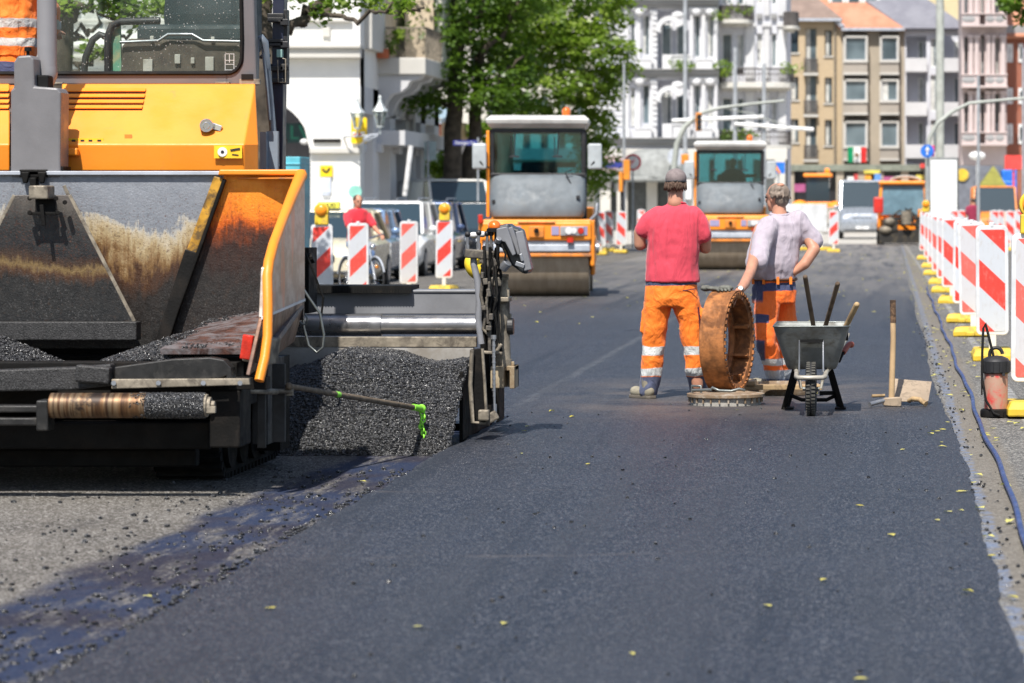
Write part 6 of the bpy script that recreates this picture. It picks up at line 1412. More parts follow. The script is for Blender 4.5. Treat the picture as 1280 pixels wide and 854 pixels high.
def bld(name,label,Y,x,cat='building'): return thing(name,label,cat,(px(x,Y),Y,0))
S_white=stucco('white_stucco',(.66,.66,.67)); S_cream=stucco('cream_stucco',(.68,.65,.57)); S_pink=stucco('pink_stucco',(.62,.52,.50)); S_lil=stucco('cool_white_stucco',(.66,.67,.72)); S_taupe=stucco('taupe_render',(.44,.38,.30)); S_grey=stucco('grey_stone',(.34,.34,.34)); S_warm=stucco('warm_white_stucco',(.62,.60,.55))
M_shop=mat('dark_shopfront',(.03,.03,.035),.4); M_fr=M_white

# --- ornate white corner house (Y 180)
Y=180; W1=bld('ornate_house','tall ornate white stucco house with balconies in the centre of the photo',Y,840)
X=lambda x: px(x,Y); Z=lambda y: pz(y,Y)
lv=[(5,88),(92,174),(-82,1)]      # pixel bands of storeys
ops=[]; wins=[]
for (a,c) in lv:
    ops+= [(X(788),X(794),Z(c-14),Z(a+18)),(X(803),X(812),Z(c-6-14),Z(a+14)),(X(822),X(861),Z(c-2),Z(a+8)),(X(868),X(875),Z(c-16),Z(a+12)),(X(884),X(892),Z(c-16),Z(a+12))]
b=MB(); wall_open(b,X(742),X(897),Z(180),Z(-85),Y,Y+.5,ops); wl=b.build('wall',S_lil,W1)
b=MB(); b.box(X(742),X(897),Y+5.,Y+5.3,0,Z(-85)); b.box(X(897)-.3,X(897),Y+.5,Y+8,Z(180),Z(-85)); b.box(X(820),X(863),Y+1.6,Y+1.9,Z(180),Z(-85)); b.box(X(821)-.35,X(821),Y+.5,Y+1.7,Z(180),Z(-85)); b.box(X(863),X(863)+.35,Y+.5,Y+1.7,Z(180),Z(-85)); b.build('inner_wall',S_lil,W1)
for (a,c) in lv:
    for (p,q) in ((788,794),(803,812),(868,875),(884,892)): window(W1,X(p),X(q),Z(c-16),Z(a+14),Y+.25,M_fr,.06,False)
    for (p,q) in ((824,838),(843,856)): window(W1,X(p),X(q),Z(c-4),Z(a+22),Y+1.5,M_fr,.10,False)
b=MB()
for (a,c) in lv:
    b.box(X(740),X(899),Y-.55,Y+.0,Z(c+5),Z(c)); b.box(X(740),X(899),Y-.35,Y-.002,Z(c+9),Z(c+5)); b.box(X(740),X(899),Y-.75,Y-.0,Z(c),Z(c-1.6))
b.build('cornices',S_grey,W1,bevel=.03)
b=MB()   # pilasters and quoins standing proud of the wall
for (a,c) in lv:
    for (p,q) in ((797,801),(814,820),(863,867),(877,882),(893,897),(782,786)):
        b.box(X(p),X(q),Y-.22,Y-.003,Z(c-2),Z(a+12)); b.box(X(p)-.06,X(q)+.06,Y-.30,Y-.002,Z(a+12),Z(a+7)); b.box(X(p)-.08,X(q)+.08,Y-.34,Y-.002,Z(c-2),Z(c-12))
    for k in range(9):
        zz=Z(c-16-k*6.6); b.box(X(742),X(780),Y-.06,Y-.002,zz,zz+.22); b.box(X(816),X(822),Y-.28,Y-.22,zz,zz+.2)
b.build('pilasters',S_white,W1,bevel=.02)
b=MB()   # horseshoe brackets over the loggias
for (a,c) in lv:
    b.cut(); cx,cz,rr0=X(838),Z(a+33),.78
    out=[(cx+rr0*math.cos(R(t)),cz+rr0*math.sin(R(t))) for t in range(20,200,15)]; inn=[(cx+.52*math.cos(R(t)),cz+.50*math.sin(R(t))) for t in range(200,10,-15)]
    b.prism(out+inn,'y',Y-.7,Y-.3); b.ell((X(848),Y-.55,Z(a+15)),(.36,.2,.22),14,8)
    for q in (871,888,800): b.cut(); b.ell((X(q),Y-.38,Z(a+11)),(.26,.2,.22),12,8); b.box(X(q)-.4,X(q)+.4,Y-.4,Y-.004,Z(a+8),Z(a+5))
b.build('brackets',S_white,W1,smooth=50)
b=MB()
for (a,c) in lv:
    b.box(X(829),X(841),Y-.70,Y-.4,Z(c),Z(c-19)); 
    for q in range(0,14): b.cyl((X(843+q*1.5),Y-.6,Z(c)),(X(843+q*1.5),Y-.6,Z(c-17)),.05,n=6)
    b.box(X(841),X(866),Y-.7,Y-.5,Z(c-17),Z(c-19))
    for q in range(10): b.cyl((X(796+q*2),Y-.6,Z(c)),(X(796+q*2),Y-.6,Z(c-12)),.07,n=6); b.cyl((X(872+q*2),Y-.6,Z(c)),(X(872+q*2),Y-.6,Z(c-12)),.07,n=6)
    b.box(X(794),X(817),Y-.7,Y-.5,Z(c-12),Z(c-14)); b.box(X(870),X(893),Y-.7,Y-.5,Z(c-12),Z(c-14))
b.build('balustrade',S_white,W1)
def leafblob(b,c,r,n,s=.09):
    c=Vector(c)
    for _ in range(n):
        d=Vector((random.gauss(0,1),random.gauss(0,1),random.gauss(0,1))).normalized()*random.random()**.4
        p=c+Vector((d.x*r[0],d.y*r[1],d.z*r[2])); a=Vector((random.gauss(0,1),random.gauss(0,1),random.gauss(0,1))).normalized(); e=a.orthogonal().normalized()*s*random.uniform(.6,1.3); f=a.cross(e)*.6
        b.add([p-e,p+f*.9,p+e,p-f*.9],[(0,1,2,3)])
b=MB()
for (x,y) in ((846,81),(858,83),(905,82),(902,20)): leafblob(b,(X(x),Y-.7,Z(y)),(.6,.3,.35),60,.12)
b.build('balcony_plants',M_leaf,W1,kind='stuff')
# right half with curved balconies
Y=182; W2=bld('ornate_house','white ornate corner house wing with rounded balconies above the farther roller',Y,945); X=lambda x: px(x,Y); Z=lambda y: pz(y,Y)
lv2=[(34,98),(114,178),(-60,20)]; ops=[]
for (a,c) in lv2: ops+=[(X(902),X(915),Z(c-2),Z(a+8)),(X(921),X(930),Z(c-4),Z(a+10)),(X(946),X(953),Z(c-14),Z(a+8)),(X(964),X(971),Z(c-14),Z(a+8))]
b=MB(); wall_open(b,X(897),X(984),Z(182),Z(-85),Y,Y+.5,ops); b.box(X(980),X(984),Y+.5,Y+8,0,Z(-85)); b.box(X(897),X(980),Y+2,Y+2.3,0,Z(-85)); b.build('wall',S_lil,W2)
for (a,c) in lv2:
    for (p,q) in ((902,915),(921,930),(946,953),(964,971)): window(W2,X(p),X(q),Z(c-14),Z(a+8),Y+.25,M_fr,.08,p<930)
b=MB()
for (a,c) in lv2:
    for (p,q) in ((897,901),(932,943),(955,962),(973,983)): b.box(X(p),X(q),Y-.22,Y-.003,Z(c),Z(a)); b.box(X(p)-.1,X(q)+.1,Y-.32,Y-.002,Z(a),Z(a-5))
b.build('pilasters',S_white,W2,bevel=.02)
b=MB()
for (y0,y1,x0,x1) in ((26,31,897,942),(104,111,897,994),(182,187,890,990),(34,38,978,1000)):
    pts=[(X(x0),Y)]+[(X((x0+x1)/2)+(X(x1)-X(x0))/2*math.cos(R(t)),Y-1.5*abs(math.sin(R(t)))**.6) for t in range(180,361,15)]+[(X(x1),Y)]
    b.prism(pts,'z',Z(y1),Z(y0)); b.box(X(x0)+.3,X(x1)-.3,Y-.7,Y,Z(y1+3),Z(y1))
b.build('balcony_slab',S_warm,W2,bevel=.03)
for (y0,x0,x1,nm) in ((26,899,941,'railing'),(104,899,992,'railing'),(182,892,988,'railing'),(34,980,998,'railing')):
    b=MB(); cx=(X(x0)+X(x1))/2; hw=(X(x1)-X(x0))/2
    P=[(cx+hw*math.cos(R(t)),Y-1.4*abs(math.sin(R(t)))**.6) for t in range(180,361,5)]
    for (qx,qy) in P: b.cyl((qx,qy,Z(y0)),(qx,qy,Z(y0-17)),.035,n=5)
    b.tube([(qx,qy,Z(y0-17)) for qx,qy in P],.05,6); b.tube([(qx,qy,Z(y0-10)) for qx,qy in P],.03,6); b.build(nm,mat('iron_railing',(.10,.09,.085),.6),W2)
b=MB(); b.box(X(946),X(953),Y-.25,Y-.003,Z(24),Z(17)); b.cut(); b.box(X(964),X(971),Y-.25,Y-.003,Z(24),Z(17)); b.build('window_hood',S_grey,W2,bevel=.05)
b=MB()
for (x,y) in ((902,98),(910,176),(924,176),(935,176),(925,20),(990,92)): leafblob(b,(X(x),Y-1.3,Z(y-6)),(.8,.3,.4),80,.12)
b.build('balcony_plants',M_leaf,W2,kind='stuff')
# ground floor with domed awning
Y=179.5; GFl=bld('corner_shop','corner shop with a broad grey domed awning under the white house',Y,830); X=lambda x: px(x,Y); Z=lambda y: pz(y,Y)
b=MB()
for p in (757,778,815,842,865,880,900,935,975): b.box(X(p)-.3,X(p)+.3,Y-.2,Y+.4,0,Z(200))
b.box(X(742),X(984),Y-.1,Y+.5,Z(200),Z(186)); b.build('pillars',S_warm,GFl,bevel=.03)
b=MB(); b.box(X(742),X(984),Y+.6,Y+.9,0,Z(190)); b.build('shop_window',mat('shop_grey',(.12,.13,.13),.3),GFl)
b=MB(); rings=[]
for i in range(9):
    t=R(90*i/8); rings.append([(X(822)+(X(858)-X(786))/2*1.25*math.cos(a)*(.35+.65*math.cos(t)),Y-.2-2.2*math.sin(a)*(.2+.8*math.cos(t)),Z(222)+(Z(186)-Z(222))*math.sin(t)) for a in [math.pi*k/20 for k in range(21)]])
b.loft(rings,cap=False,closed=False); b.box(X(757),X(868),Y-2.35,Y-2.25,Z(228),Z(221)); b.build('domed_awning',mat('grey_awning',(.26,.27,.26),.8),GFl,smooth=180)
b=MB(); b.box(X(742),X(785),Y-1.,Y-.7,Z(212),Z(196)); sg=b.build('shop_sign',mat('pale_pink_sign',(.6,.42,.44),.6),GFl)
b=MB(); b.box(X(746),X(780),Y-1.03,Y-1.01,Z(210),Z(203)); b.build('sign_stripe',M_navysign,sg)
b=MB(); b.cyl((X(849),Y-2.6,Z(197)),(X(849),Y-2.5,Z(197)),.5,n=20); b.build('satellite_disc',M_lgrey,GFl)

# --- ochre brick house
Y=218; O1=bld('ochre_house','ochre brick apartment house with narrow balconies, left of the bay windows',Y,1018); X=lambda x: px(x,Y); Z=lambda y: pz(y,Y)
lv3=[(34,92),(93,144),(146,200)]; ops=[]
for (a,c) in lv3: ops+=[(X(988),X(998),Z(a+32),Z(a+3)),(X(1006.5),X(1021),Z(c-2),Z(a+1)),(X(1031),X(1040),Z(a+36),Z(a+4))]
b=MB(); wall_open(b,X(975),X(1052),Z(206),Z(24),Y,Y+.5,ops); b.box(X(975),X(1052),Y+.6,Y+9,0,Z(26)); b.build('wall',M_ybrick,O1)
for (a,c) in lv3:
    window(O1,X(988),X(998),Z(a+32),Z(a+3),Y+.3,M_black,.06,False); window(O1,X(1006.5),X(1021),Z(c-2),Z(a+1),Y+.45,mat('cream_curtain_frame',(.5,.45,.35),.7),.06,True,.35); window(O1,X(1031),X(1040),Z(a+36),Z(a+4),Y+.3,M_black,.07,False,.4)
    b=MB(); 
    for k in range(13): b.cyl((X(1005.5+k*1.35),Y-.25,Z(c)),(X(1005.5+k*1.35),Y-.25,Z(c-18)),.03,n=5)
    b.box(X(1005),X(1022.5),Y-.3,Y-.2,Z(c-17.2),Z(c-18.5)); b.build('balcony_rail',MATS['iron_railing'],O1)
    b=MB(); b.box(X(1004.5),X(1023),Y-.4,Y,Z(c+2.5),Z(c-.5)); b.box(X(986.5),X(999.5),Y-.1,Y-.003,Z(a+34),Z(a+32)); b.box(X(1029.5),X(1041.5),Y-.1,Y-.003,Z(a+38),Z(a+36)); b.build('sill',S_warm,O1)
b=MB(); b.slab([(X(972),Y-.6,Z(24)),(X(1053),Y-.6,Z(24)),(X(1053)-4,Y+5,Z(24)+3.6),(X(972),Y+5,Z(24)+3.6)],.2); rf=b.build('roof',M_roofb,O1)
b=MB(); b.box(X(972),X(1052),Y-.65,Y-.5,Z(27),Z(23.5)); b.build('gutter',M_lgrey,O1)
b=MB(); b.cyl((X(1044),Y-.1,Z(206)),(X(1044),Y-.1,Z(26)),.08,n=8); b.build('downpipe',M_tan,O1)
# --- taupe house with bay windows
O2=bld('bay_window_house','taupe apartment house with six white framed bay windows under an orange roof',Y,1090)
b=MB(); b.box(X(1052),X(1131),Y+.0,Y+9,Z(206),Z(36)); b.build('wall',S_taupe,O2)
for (x0,x1) in ((1055,1089),(1100,1128)):
    for (a,c) in ((40,95),(94,145),(146,202)):
        zt,zb=Z(a+2),Z(c-3); yb=Y-.9; xs=X(x1)-.25
        b=MB(); b.box(X(x0),xs,yb,Y,Z(a+6),zt-.02); b.build('dark_hood',M_dark,O2)
        b=MB(); b.box(X(x0),xs,yb+.02,Y,zb,Z(c-16)); pr=b.build('parapet',stucco('worn_parapet',(.40,.36,.31)),O2)
        b=MB(); b.box(X(x0)-.03,xs+.03,yb-.08,Y,Z(c-16),Z(c-19)); b.box(X(x0)-.02,xs+.02,yb-.05,Y,zb-.12,zb+.02); b.box(X(x0)-.02,X(x0)+.12,yb-.05,Y,Z(c-19),Z(a+6)); b.box(xs-.12,xs+.02,yb-.04,Y,Z(c-19),Z(a+6)); b.box(X(x0),xs,yb-.05,Y,Z(a+8),Z(a+6)); b.build('bay_frame',S_warm,O2)
        window(O2,X(x0)+.12,xs-.12,Z(c-19),Z(a+8),yb+.12,M_lgrey,.05,False)
b=MB(); xl=X(1020); b.slab([(X(1052),Y-.6,Z(36)),(X(1132),Y-.6,Z(36)),(X(1132)-4.2,Y+5,Z(36)+3.9),(X(1052)-4.2,Y+5,Z(36)+3.9)],.2); rf=b.build('roof',M_roofo,O2)
b=MB(); b.bar((X(1052)+.1,Y-.7,Z(36)+.1),(X(1052)-4.3,Y+5,Z(36)+4.1),.25,.2); b.box(X(1052),X(1131),Y-.7,Y-.55,Z(39),Z(35.5)); b.build('gutter',M_lgrey,O2)
for x in (1046,1067,1089): 
    b=MB(); b.box(X(x)-.6,X(x)+.6,Y+2.2,Y+5,Z(12),Z(-12)); d=b.build('dormer',M_white,O2); b=MB(); b.box(X(x)-.35,X(x)+.35,Y+2.15,Y+2.19,Z(9),Z(-8)); b.build('dormer_pane',M_win,d)
# --- cool white house with loggias
O3=bld('loggia_house','white apartment house with deep loggias under a slate roof',Y,1168)
lv4=[(44,88),(90,143),(146,196)]; ops=[]
for (a,c) in lv4: ops+=[(X(1133),X(1158),Z(c-4),Z(a+1)),(X(1163),X(1171),Z(c-4),Z(a+4)),(X(1178),X(1203),Z(c-4),Z(a+1))]
b=MB(); wall_open(b,X(1131),X(1205),Z(206),Z(36),Y,Y+.35,ops)
for (p) in (1131,1158,1176,1203): b.box(X(p),X(p)+.12,Y+.35,Y+1.8,Z(206),Z(36))
b.box(X(1131),X(1205),Y+1.8,Y+9,0,Z(38))
for (a,c) in lv4: b.box(X(1131),X(1205),Y+.35,Y+1.8,Z(c+1),Z(c-2))
b.build('wall',S_lil,O3)
for (a,c) in lv4:
    for (p,q) in ((1133,1158),(1178,1203)):
        b=MB(); b.box(X(p)-.05,X(q)+.05,Y-.45,Y-.25,Z(c),Z(c-15)); b.box(X(p)-.05,X(q)+.05,Y-.45,Y+.1,Z(c+2),Z(c)); b.build('parapet',S_white,O3)
        window(O3,X(p+15),X(q-3),Z(c-1),Z(a+6),Y+1.7,M_fr,.08,False); 
    window(O3,X(1163),X(1171),Z(c-4),Z(a+4),Y+.2,M_fr,.07,False)
b=MB(); b.slab([(X(1131),Y-.6,Z(36)),(X(1212),Y-.6,Z(36)),(X(1212)-5.5,Y+5,Z(36)+4.2),(X(1131)-5.5,Y+5,Z(36)+4.2)],.2); b.build('roof',M_roofs,O3)
# yellow house behind, pink house, red brick house
Y=230; O4=bld('yellow_house','pale yellow house rising behind the slate roof',Y,1178); X=lambda x: px(x,Y); Z=lambda y: pz(y,Y)
b=MB(); b.box(X(1140),X(1203),Y,Y+8,0,22); b.build('wall',stucco('pale_yellow',(.72,.60,.36)),O4)
b=MB(); b.box(X(1172),X(1180),Y-.1,Y,Z(20),Z(5)); b.build('window_band',M_win,O4)
Y=205; O5=bld('pink_house','pale pink ornate house with tall pilasters and stacked balconies',Y,1230); X=lambda x: px(x,Y); Z=lambda y: pz(y,Y)
lv5=[(42,100),(112,172),(-30,24)]; ops=[]
for (a,c) in lv5: ops+=[(X(1205.5),X(1210),Z(c-6),Z(a+4)),(X(1226),X(1230.5),Z(c-4),Z(a+2)),(X(1244),X(1249),Z(c-6),Z(a+6))]
b=MB(); wall_open(b,X(1202),X(1258),Z(206),Z(-90),Y,Y+.6,ops); b.box(X(1202),X(1258),Y+.9,Y+8,0,Z(-90)); b.build('wall',S_pink,O5)
for (a,c) in lv5:
    for p,q in ((1205.5,1210),(1226,1230.5),(1244,1249)): window(O5,X(p),X(q),Z(c-6),Z(a+4),Y+.4,mat('maroon_frame',(.12,.05,.05),.6),.05,False)
b=MB()
for (a,c) in lv5:
    for p,q in ((1211,1216),(1218,1223),(1233,1238),(1239.5,1243),(1251,1256)): b.box(X(p),X(q),Y-.35,Y-.003,Z(c-4),Z(a+6)); b.box(X(p)-.1,X(q)+.1,Y-.45,Y-.002,Z(a+6),Z(a+2))
    b.box(X(1202),X(1224),Y-.9,Y-.002,Z(c+8),Z(c-5)); b.box(X(1231),X(1258),Y-.9,Y-.002,Z(c+8),Z(c-5)); b.box(X(1201),X(1259),Y-1.05,Y-.001,Z(c+10.5),Z(c+8)); b.box(X(1201),X(1259),Y-1.0,Y-.001,Z(c-5),Z(c-6.5))
b.build('pilasters_and_balconies',S_pink,O5,bevel=.03)
b=MB()
for (a,c) in lv5:
    for x in (1208,1213,1237,1249): b.ell((X(x),Y-.9,Z(c+1)),(.3,.06,.2),10,6)
b.build('balcony_opening',S_grey,O5)
Y=210; O6=bld('brick_house','red brick house with white windows at the right edge',Y,1275); X=lambda x: px(x,Y); Z=lambda y: pz(y,Y)
b=MB(); b.box(X(1258),X(1420),Y,Y+8,0,Z(44)); b.build('wall',M_brick,O6)
for zz in ((55,78),(110,130),(155,180)):
    for xx in ((1258.5,1266),(1273,1279),(1290,1298)): window(O6,X(xx[0]),X(xx[1]),Z(zz[1]),Z(zz[0]),Y-.1,M_white,.22,True)
b=MB(); b.slab([(X(1257),Y-.6,Z(46)),(X(1420),Y-.6,Z(46)),(X(1420),Y+5,Z(46)+4),(X(1257),Y+5,Z(46)+4)],.2); b.build('roof',M_roofo,O6)
b=MB(); b.box(X(1257),X(1420),Y-.3,Y+.3,Z(46),Z(32)); b.build('cornice',S_grey,O6)
# shop row at street level under those houses
Y=214; SR=bld('shop_row','dark shopfronts with small signs along the foot of the apartment houses',Y,1100,'shop row'); X=lambda x: px(x,Y); Z=lambda y: pz(y,Y)
b=MB(); b.box(X(985),X(1300),Y+.5,Y+1,0,Z(206)); b.build('shop_windows',mat('shop_glass',(.03,.03,.035),.15,bump=0),SR)
b=MB(); b.box(X(985),X(1205),Y-.4,Y+.5,Z(214),Z(206)); b.box(X(1205),X(1300),Y-.4,Y+.5,Z(212),Z(200)); b.build('fascia',mat('green_grey_fascia',(.20,.22,.18),.7),SR,bevel=.02)
b=MB()
for p in (988,1026,1050,1077,1100,1131,1160,1205,1235,1262): b.box(X(p)-.25,X(p)+.25,Y-.2,Y+.5,0,Z(212))
b.build('piers',S_taupe,SR)
random.seed(5); cols=[(.5,.05,.05),(.8,.8,.78),(.85,.35,.03),(.1,.25,.6),(.35,.08,.2),(.7,.6,.1)]
for i,(x,y,w,h,cc) in enumerate(((1000,235,14,10,4),(1063,228,8,14,1),(1070,222,5,8,0),(1085,224,8,9,2),(1097,222,8,9,3),(1112,226,16,10,4),(1150,222,10,6,5),(1012,225,8,5,0),(1090,215,20,4,5))):
    b=MB(); b.box(X(x-w/2),X(x+w/2),Y-.5,Y-.42,Z(y+h/2),Z(y-h/2)); b.build('shop_sign',mat('sign_colour_%s'%'abcdef'[cc],cols[cc],.6),SR)
b=MB(); b.box(X(1150),X(1190),Y-1.6,Y-.4,Z(210),Z(205)); b.box(X(1178),X(1182),Y-1.7,Y-1.6,Z(210),Z(206)); b.build('red_awning',M_red2,SR)
Y=160; TN=thing('market_tent','grey and yellow market tent roofs behind the white panel','tent',(px(1230,Y),Y,0)); X=lambda x: px(x,Y); Z=lambda y: pz(y,Y)
b=MB(); b.loft([[(X(1225),Y,Z(232)),(X(1258),Y,Z(232)),(X(1258),Y+3,Z(232)),(X(1225),Y+3,Z(232))],[(X(1243)-.05,Y+1.4,Z(208)),(X(1243)+.05,Y+1.4,Z(208)),(X(1243)+.05,Y+1.5,Z(208)),(X(1243)-.05,Y+1.5,Z(208))]]); b.build('yellow_canopy',mat('dull_yellow_canvas',(.22,.21,.04),.8),TN)
b=MB(); b.box(X(1195),X(1256),Y+3.1,Y+5,0,Z(206)); b.build('grey_hoarding',mat('grey_tarpaulin',(.16,.17,.20),.8),TN)
b=MB(); [b.cyl((X(x),Y+.1,0),(X(x),Y+.1,Z(232)),.05,n=6) for x in (1226,1257)]; b.cyl((X(1205),Y+3.05,Z(218)),(X(1205),Y+3.0,Z(218)),.32,n=16); b.build('tent_poles',M_yellow,TN)
b=MB(); b.box(X(1254),X(1276),Y-2,Y-1.9,Z(212),Z(195)); b.cyl((X(1265),Y-1.85,0),(X(1265),Y-1.85,Z(205)),.05,n=6); b.build('red_banner',M_red2,label='flat red banner on a post right of the yellow tent roof',cat='banner')
b=MB(); b.ell((X(1219),Y-3,Z(196)),(.42,.3,.22)); b.cyl((X(1219),Y-3,0),(X(1219),Y-3,Z(197)),.04,n=6); b.build('globe_lamp',M_white,smooth=60,label='pale oval street lantern above the tents',cat='lantern')
b=MB(); b.box(X(1253),X(1272),Y+1,Y+4,.4,Z(212)); b.box(X(1253),X(1272),Y+.9,Y+1,.6,Z(226)); b.build('parked_lorry',M_blue,label='blue vehicle with a white top standing behind the tents at the right',cat='lorry',bevel=.2)

# ---- flags: tricolour banner on the bay house, red/blue cloth
Yf=216.4; FL=thing('flag','green, white and red flag with a small emblem hanging from a bay window','flag',(px(1069,Yf),Yf,pz(204,Yf)))
for i,(c,(xa,xb_)) in enumerate((((.0,.30,.12),(1059.5,1066.5)),((.85,.85,.83),(1066.5,1076)),((.70,.04,.04),(1076,1083)))):
    b=MB(); rings=[]
    for k in range(7):
        x=xa+(xb_-xa)*k/6; y=Yf+.12*math.sin(x*.7); rings.append([(px(x,Yf),y,pz(203+.5*math.sin(x),Yf)),(px(x,Yf),y,pz(184,Yf)),(px(x,Yf),y+.02,pz(184,Yf)),(px(x,Yf),y+.02,pz(203+.5*math.sin(x),Yf))])
    b.loft(rings); b.build(('green_stripe','white_stripe','red_stripe')[i],mat('flag_cloth_%s'%('green','white','red')[i],c,.8),FL,smooth=60)
b=MB(); b.ell((px(1071,Yf),Yf-.16,pz(194,Yf)),(.14,.03,.16),10,6); b.build('emblem',mat('emblem_brown',(.2,.12,.06),.8),FL)
# ================================================================ left arcade building
Y=84; LB=thing('arcade_house','white stucco arcade building with an arch at the left, lit by the sun','building',(px(400,Y),Y,0)); X=lambda x: px(x,Y); Z=lambda y: pz(y,Y)
S_hot=stucco('bright_stucco',(.86,.85,.81))
ax,az,ar=X(322),Z(190),X(388)-X(322)
b=MB()
n=18; 
# wall with real arch opening: left block, right block, and spandrel strips
b.box(X(-260),ax-ar,Y,Y+.7,0,Z(60)); b.box(ax+ar,X(450),Y,Y+.7,0,Z(60))
for i in range(n):
    x0=ax-ar+2*ar*i/n; x1=ax-ar+2*ar*(i+1)/n; u0=math.sqrt(max(0,ar*ar-(x0-ax)**2)); u1=math.sqrt(max(0,ar*ar-(x1-ax)**2))
    b.add([(x0,Y,az+u0),(x1,Y,az+u1),(x1,Y,Z(60)),(x0,Y,Z(60)),(x0,Y+.7,az+u0),(x1,Y+.7,az+u1),(x1,Y+.7,Z(60)),(x0,Y+.7,Z(60))],[(0,1,2,3),(7,6,5,4),(0,4,5,1)])
ops=[(X(95),X(130),Z(40),Z(-60)),(X(190),X(225),Z(40),Z(-60)),(X(-20),X(20),Z(40),Z(-60)),(X(372),X(400),Z(-10),Z(-80))]
wall_open(b,X(-260),X(440),Z(60),Z(-160),Y+.02,Y+.7,ops)
b.box(X(440),X(450),Y+.02,Y+14,4.6,Z(-160)); wl=b.build('wall',S_hot,LB)
for o in ops: window(LB,o[0],o[1],o[2],o[3],Y+.35,M_white,.1,True)
b=MB(); b.box(X(-260),X(450)-.02,Y+6,Y+6.3,0,Z(-160)); b.build('back_wall',M_shop,LB)
b=MB(); b.box(X(-260),X(453),Y-.35,Y-.003,Z(73),Z(61)); b.box(X(-260),X(454),Y-.45,Y-.004,Z(61),Z(57)); b.box(X(388),X(452),Y-.15,Y-.003,Z(192),Z(185)); b.box(X(-260),X(440),Y-.12,Y-.003,Z(28),Z(24))
for y in range(-60,250,21): b.box(X(-260),X(266),Y-.03,Y-.002,Z(y+1),Z(y-.5)) if y<20 or y>75 else None
b.build('cornices',S_warm,LB,bevel=.02)
b=MB(); b.box(X(403),X(413),Y-.10,Y-.003,Z(46),Z(34)); b.prism([(X(382),Z(57)),(X(408),Z(51)),(X(435),Z(57))],'y',Y-.1,Y-.003); b.build('relief',S_warm,LB)
b=MB(); b.box(X(392),X(426),Y-.08,Y-.003,Z(178),Z(174)); b.build('wall_rail',M_dark,LB)
# shop under the arch
b=MB(); b.box(ax-ar+.05,ax+ar-.05,Y+1.6,Y+1.7,Z(177),Z(152)); sg=b.build('shop_sign_board',mat('dark_green_board',(.01,.05,.05),.5),LB)
text('LVM',.52,(X(371),Y+1.59,Z(165)),mat('sign_green',(.02,.22,.14),.5),sg,bold=.01)
b=MB(); b.ell((X(378),Y+.3,Z(177)),(.12,.1,.08)); b.cyl((X(378),Y+.3,Z(177)),(X(388),Y+.35,Z(178)),.03,n=6); b.build('arch_lamp',M_white,LB,smooth=60)
# street side of the building: piers, arches, balcony on corbels
Xs=X(450); 
b=MB()
for k in range(5):
    yy=Y+1.+k*3.0; b.box(Xs-.6,Xs,yy+1.2,yy+2.2,0,4.6)
    for i in range(8):
        t0=math.pi*i/8; t1=math.pi*(i+1)/8; c=yy+.2; r=1.0
    b.box(Xs-.6,Xs,yy-.8,yy+2.2,3.9,4.6)
b.build('street_piers',S_white,LB)
b=MB()
for i,(x,y2,c) in enumerate(((441,Y+.9,0),(463,Y+3,1),(487,Y+6,1),(508,Y+9,1))):
    r=.22; xx=px(x,y2); b.cyl((xx,y2,0),(xx,y2,2.9),r*1.05,r*.8,16); b.box(xx-.32,xx+.32,y2-.3,y2+.3,2.9,3.15)
b.build('columns',S_white,LB,smooth=40)
b=MB(); b.box(px(452,Y+1),px(517,Y+9),Y+9,Y+9.4,0,12.5); b.box(px(452,Y+3),px(520,Y+3)-.3,Y+3.,Y+12,3.1,3.5); b.build('side_wall',S_white,LB)
b=MB(); b.box(Xs-.02,Xs+1.3,Y+3,Y+9,Z(78)-.2,Z(75)+.2); b.box(Xs-.02,Xs+.2,Y+.75,Y+3,Z(60),Z(-100)); b.box(Xs+1.1,Xs+1.35,Y+6.3,Y+9,Z(78),Z(-100)); b.build('balcony_floor',S_warm,LB,bevel=.03)
b=MB()
for yy in (Y+3.4,Y+5.2,Y+7,Y+8.6):
    b.cut(); b.prism([(Xs-.05,Z(80)),(Xs+1.2,Z(80)),(Xs+1.22,Z(86)),(Xs+1.1,Z(93)),(Xs+.85,Z(96)),(Xs+.78,Z(103)),(Xs+.6,Z(110)),(Xs+.35,Z(113)),(Xs+.2,Z(122)),(Xs+.08,Z(138)),(Xs-.05,Z(140))],'y',yy-.28,yy+.28)
b.build('corbels',S_white,LB,smooth=60)
b=MB(); 
for k in range(24): b.cyl((Xs+.05+k*.055,Y+3.02,Z(75)+.2),(Xs+.05+k*.055,Y+3.02,Z(28)),.012,n=5)
for k in range(40): b.cyl((Xs+1.3,Y+3.02+k*.15,Z(75)+.2),(Xs+1.3,Y+3.02+k*.15,Z(28)),.014,n=5)
b.box(Xs,Xs+1.32,Y+3,Y+3.04,Z(28),Z(26)); b.box(Xs+1.28,Xs+1.32,Y+3,Y+9,Z(28),Z(26)); b.build('balcony_railing',M_tan,LB)
b=MB(); b.box(Xs-.0,Xs+.05,Y+4,Y+8,Z(76),Z(-40)); b.box(Xs+.3,Xs+1.1,Y+6.,Y+6.1,Z(76),Z(-20)); b.build('beige_screen',mat('beige_panel',(.55,.45,.33),.8),LB)
for k,x in enumerate((463,480)):
    b=MB(); b.box(px(x-7,Y+3),px(x+7,Y+3),Y+2.7,Y+2.98,Z(67),Z(55)); fb_=b.build('flower_box',M_terr,LB,bevel=.02)
b=MB(); random.seed(12)
for x,y,r in ((466,45,.3),(470,36,.22),(463,52,.25),(488,50,.25),(498,36,.18)): leafblob(b,(px(x,Y+2.9),Y+2.95,Z(y)),(r,.2,r*1.2),60,.09)
b.build('balcony_plants',M_leaf,LB)
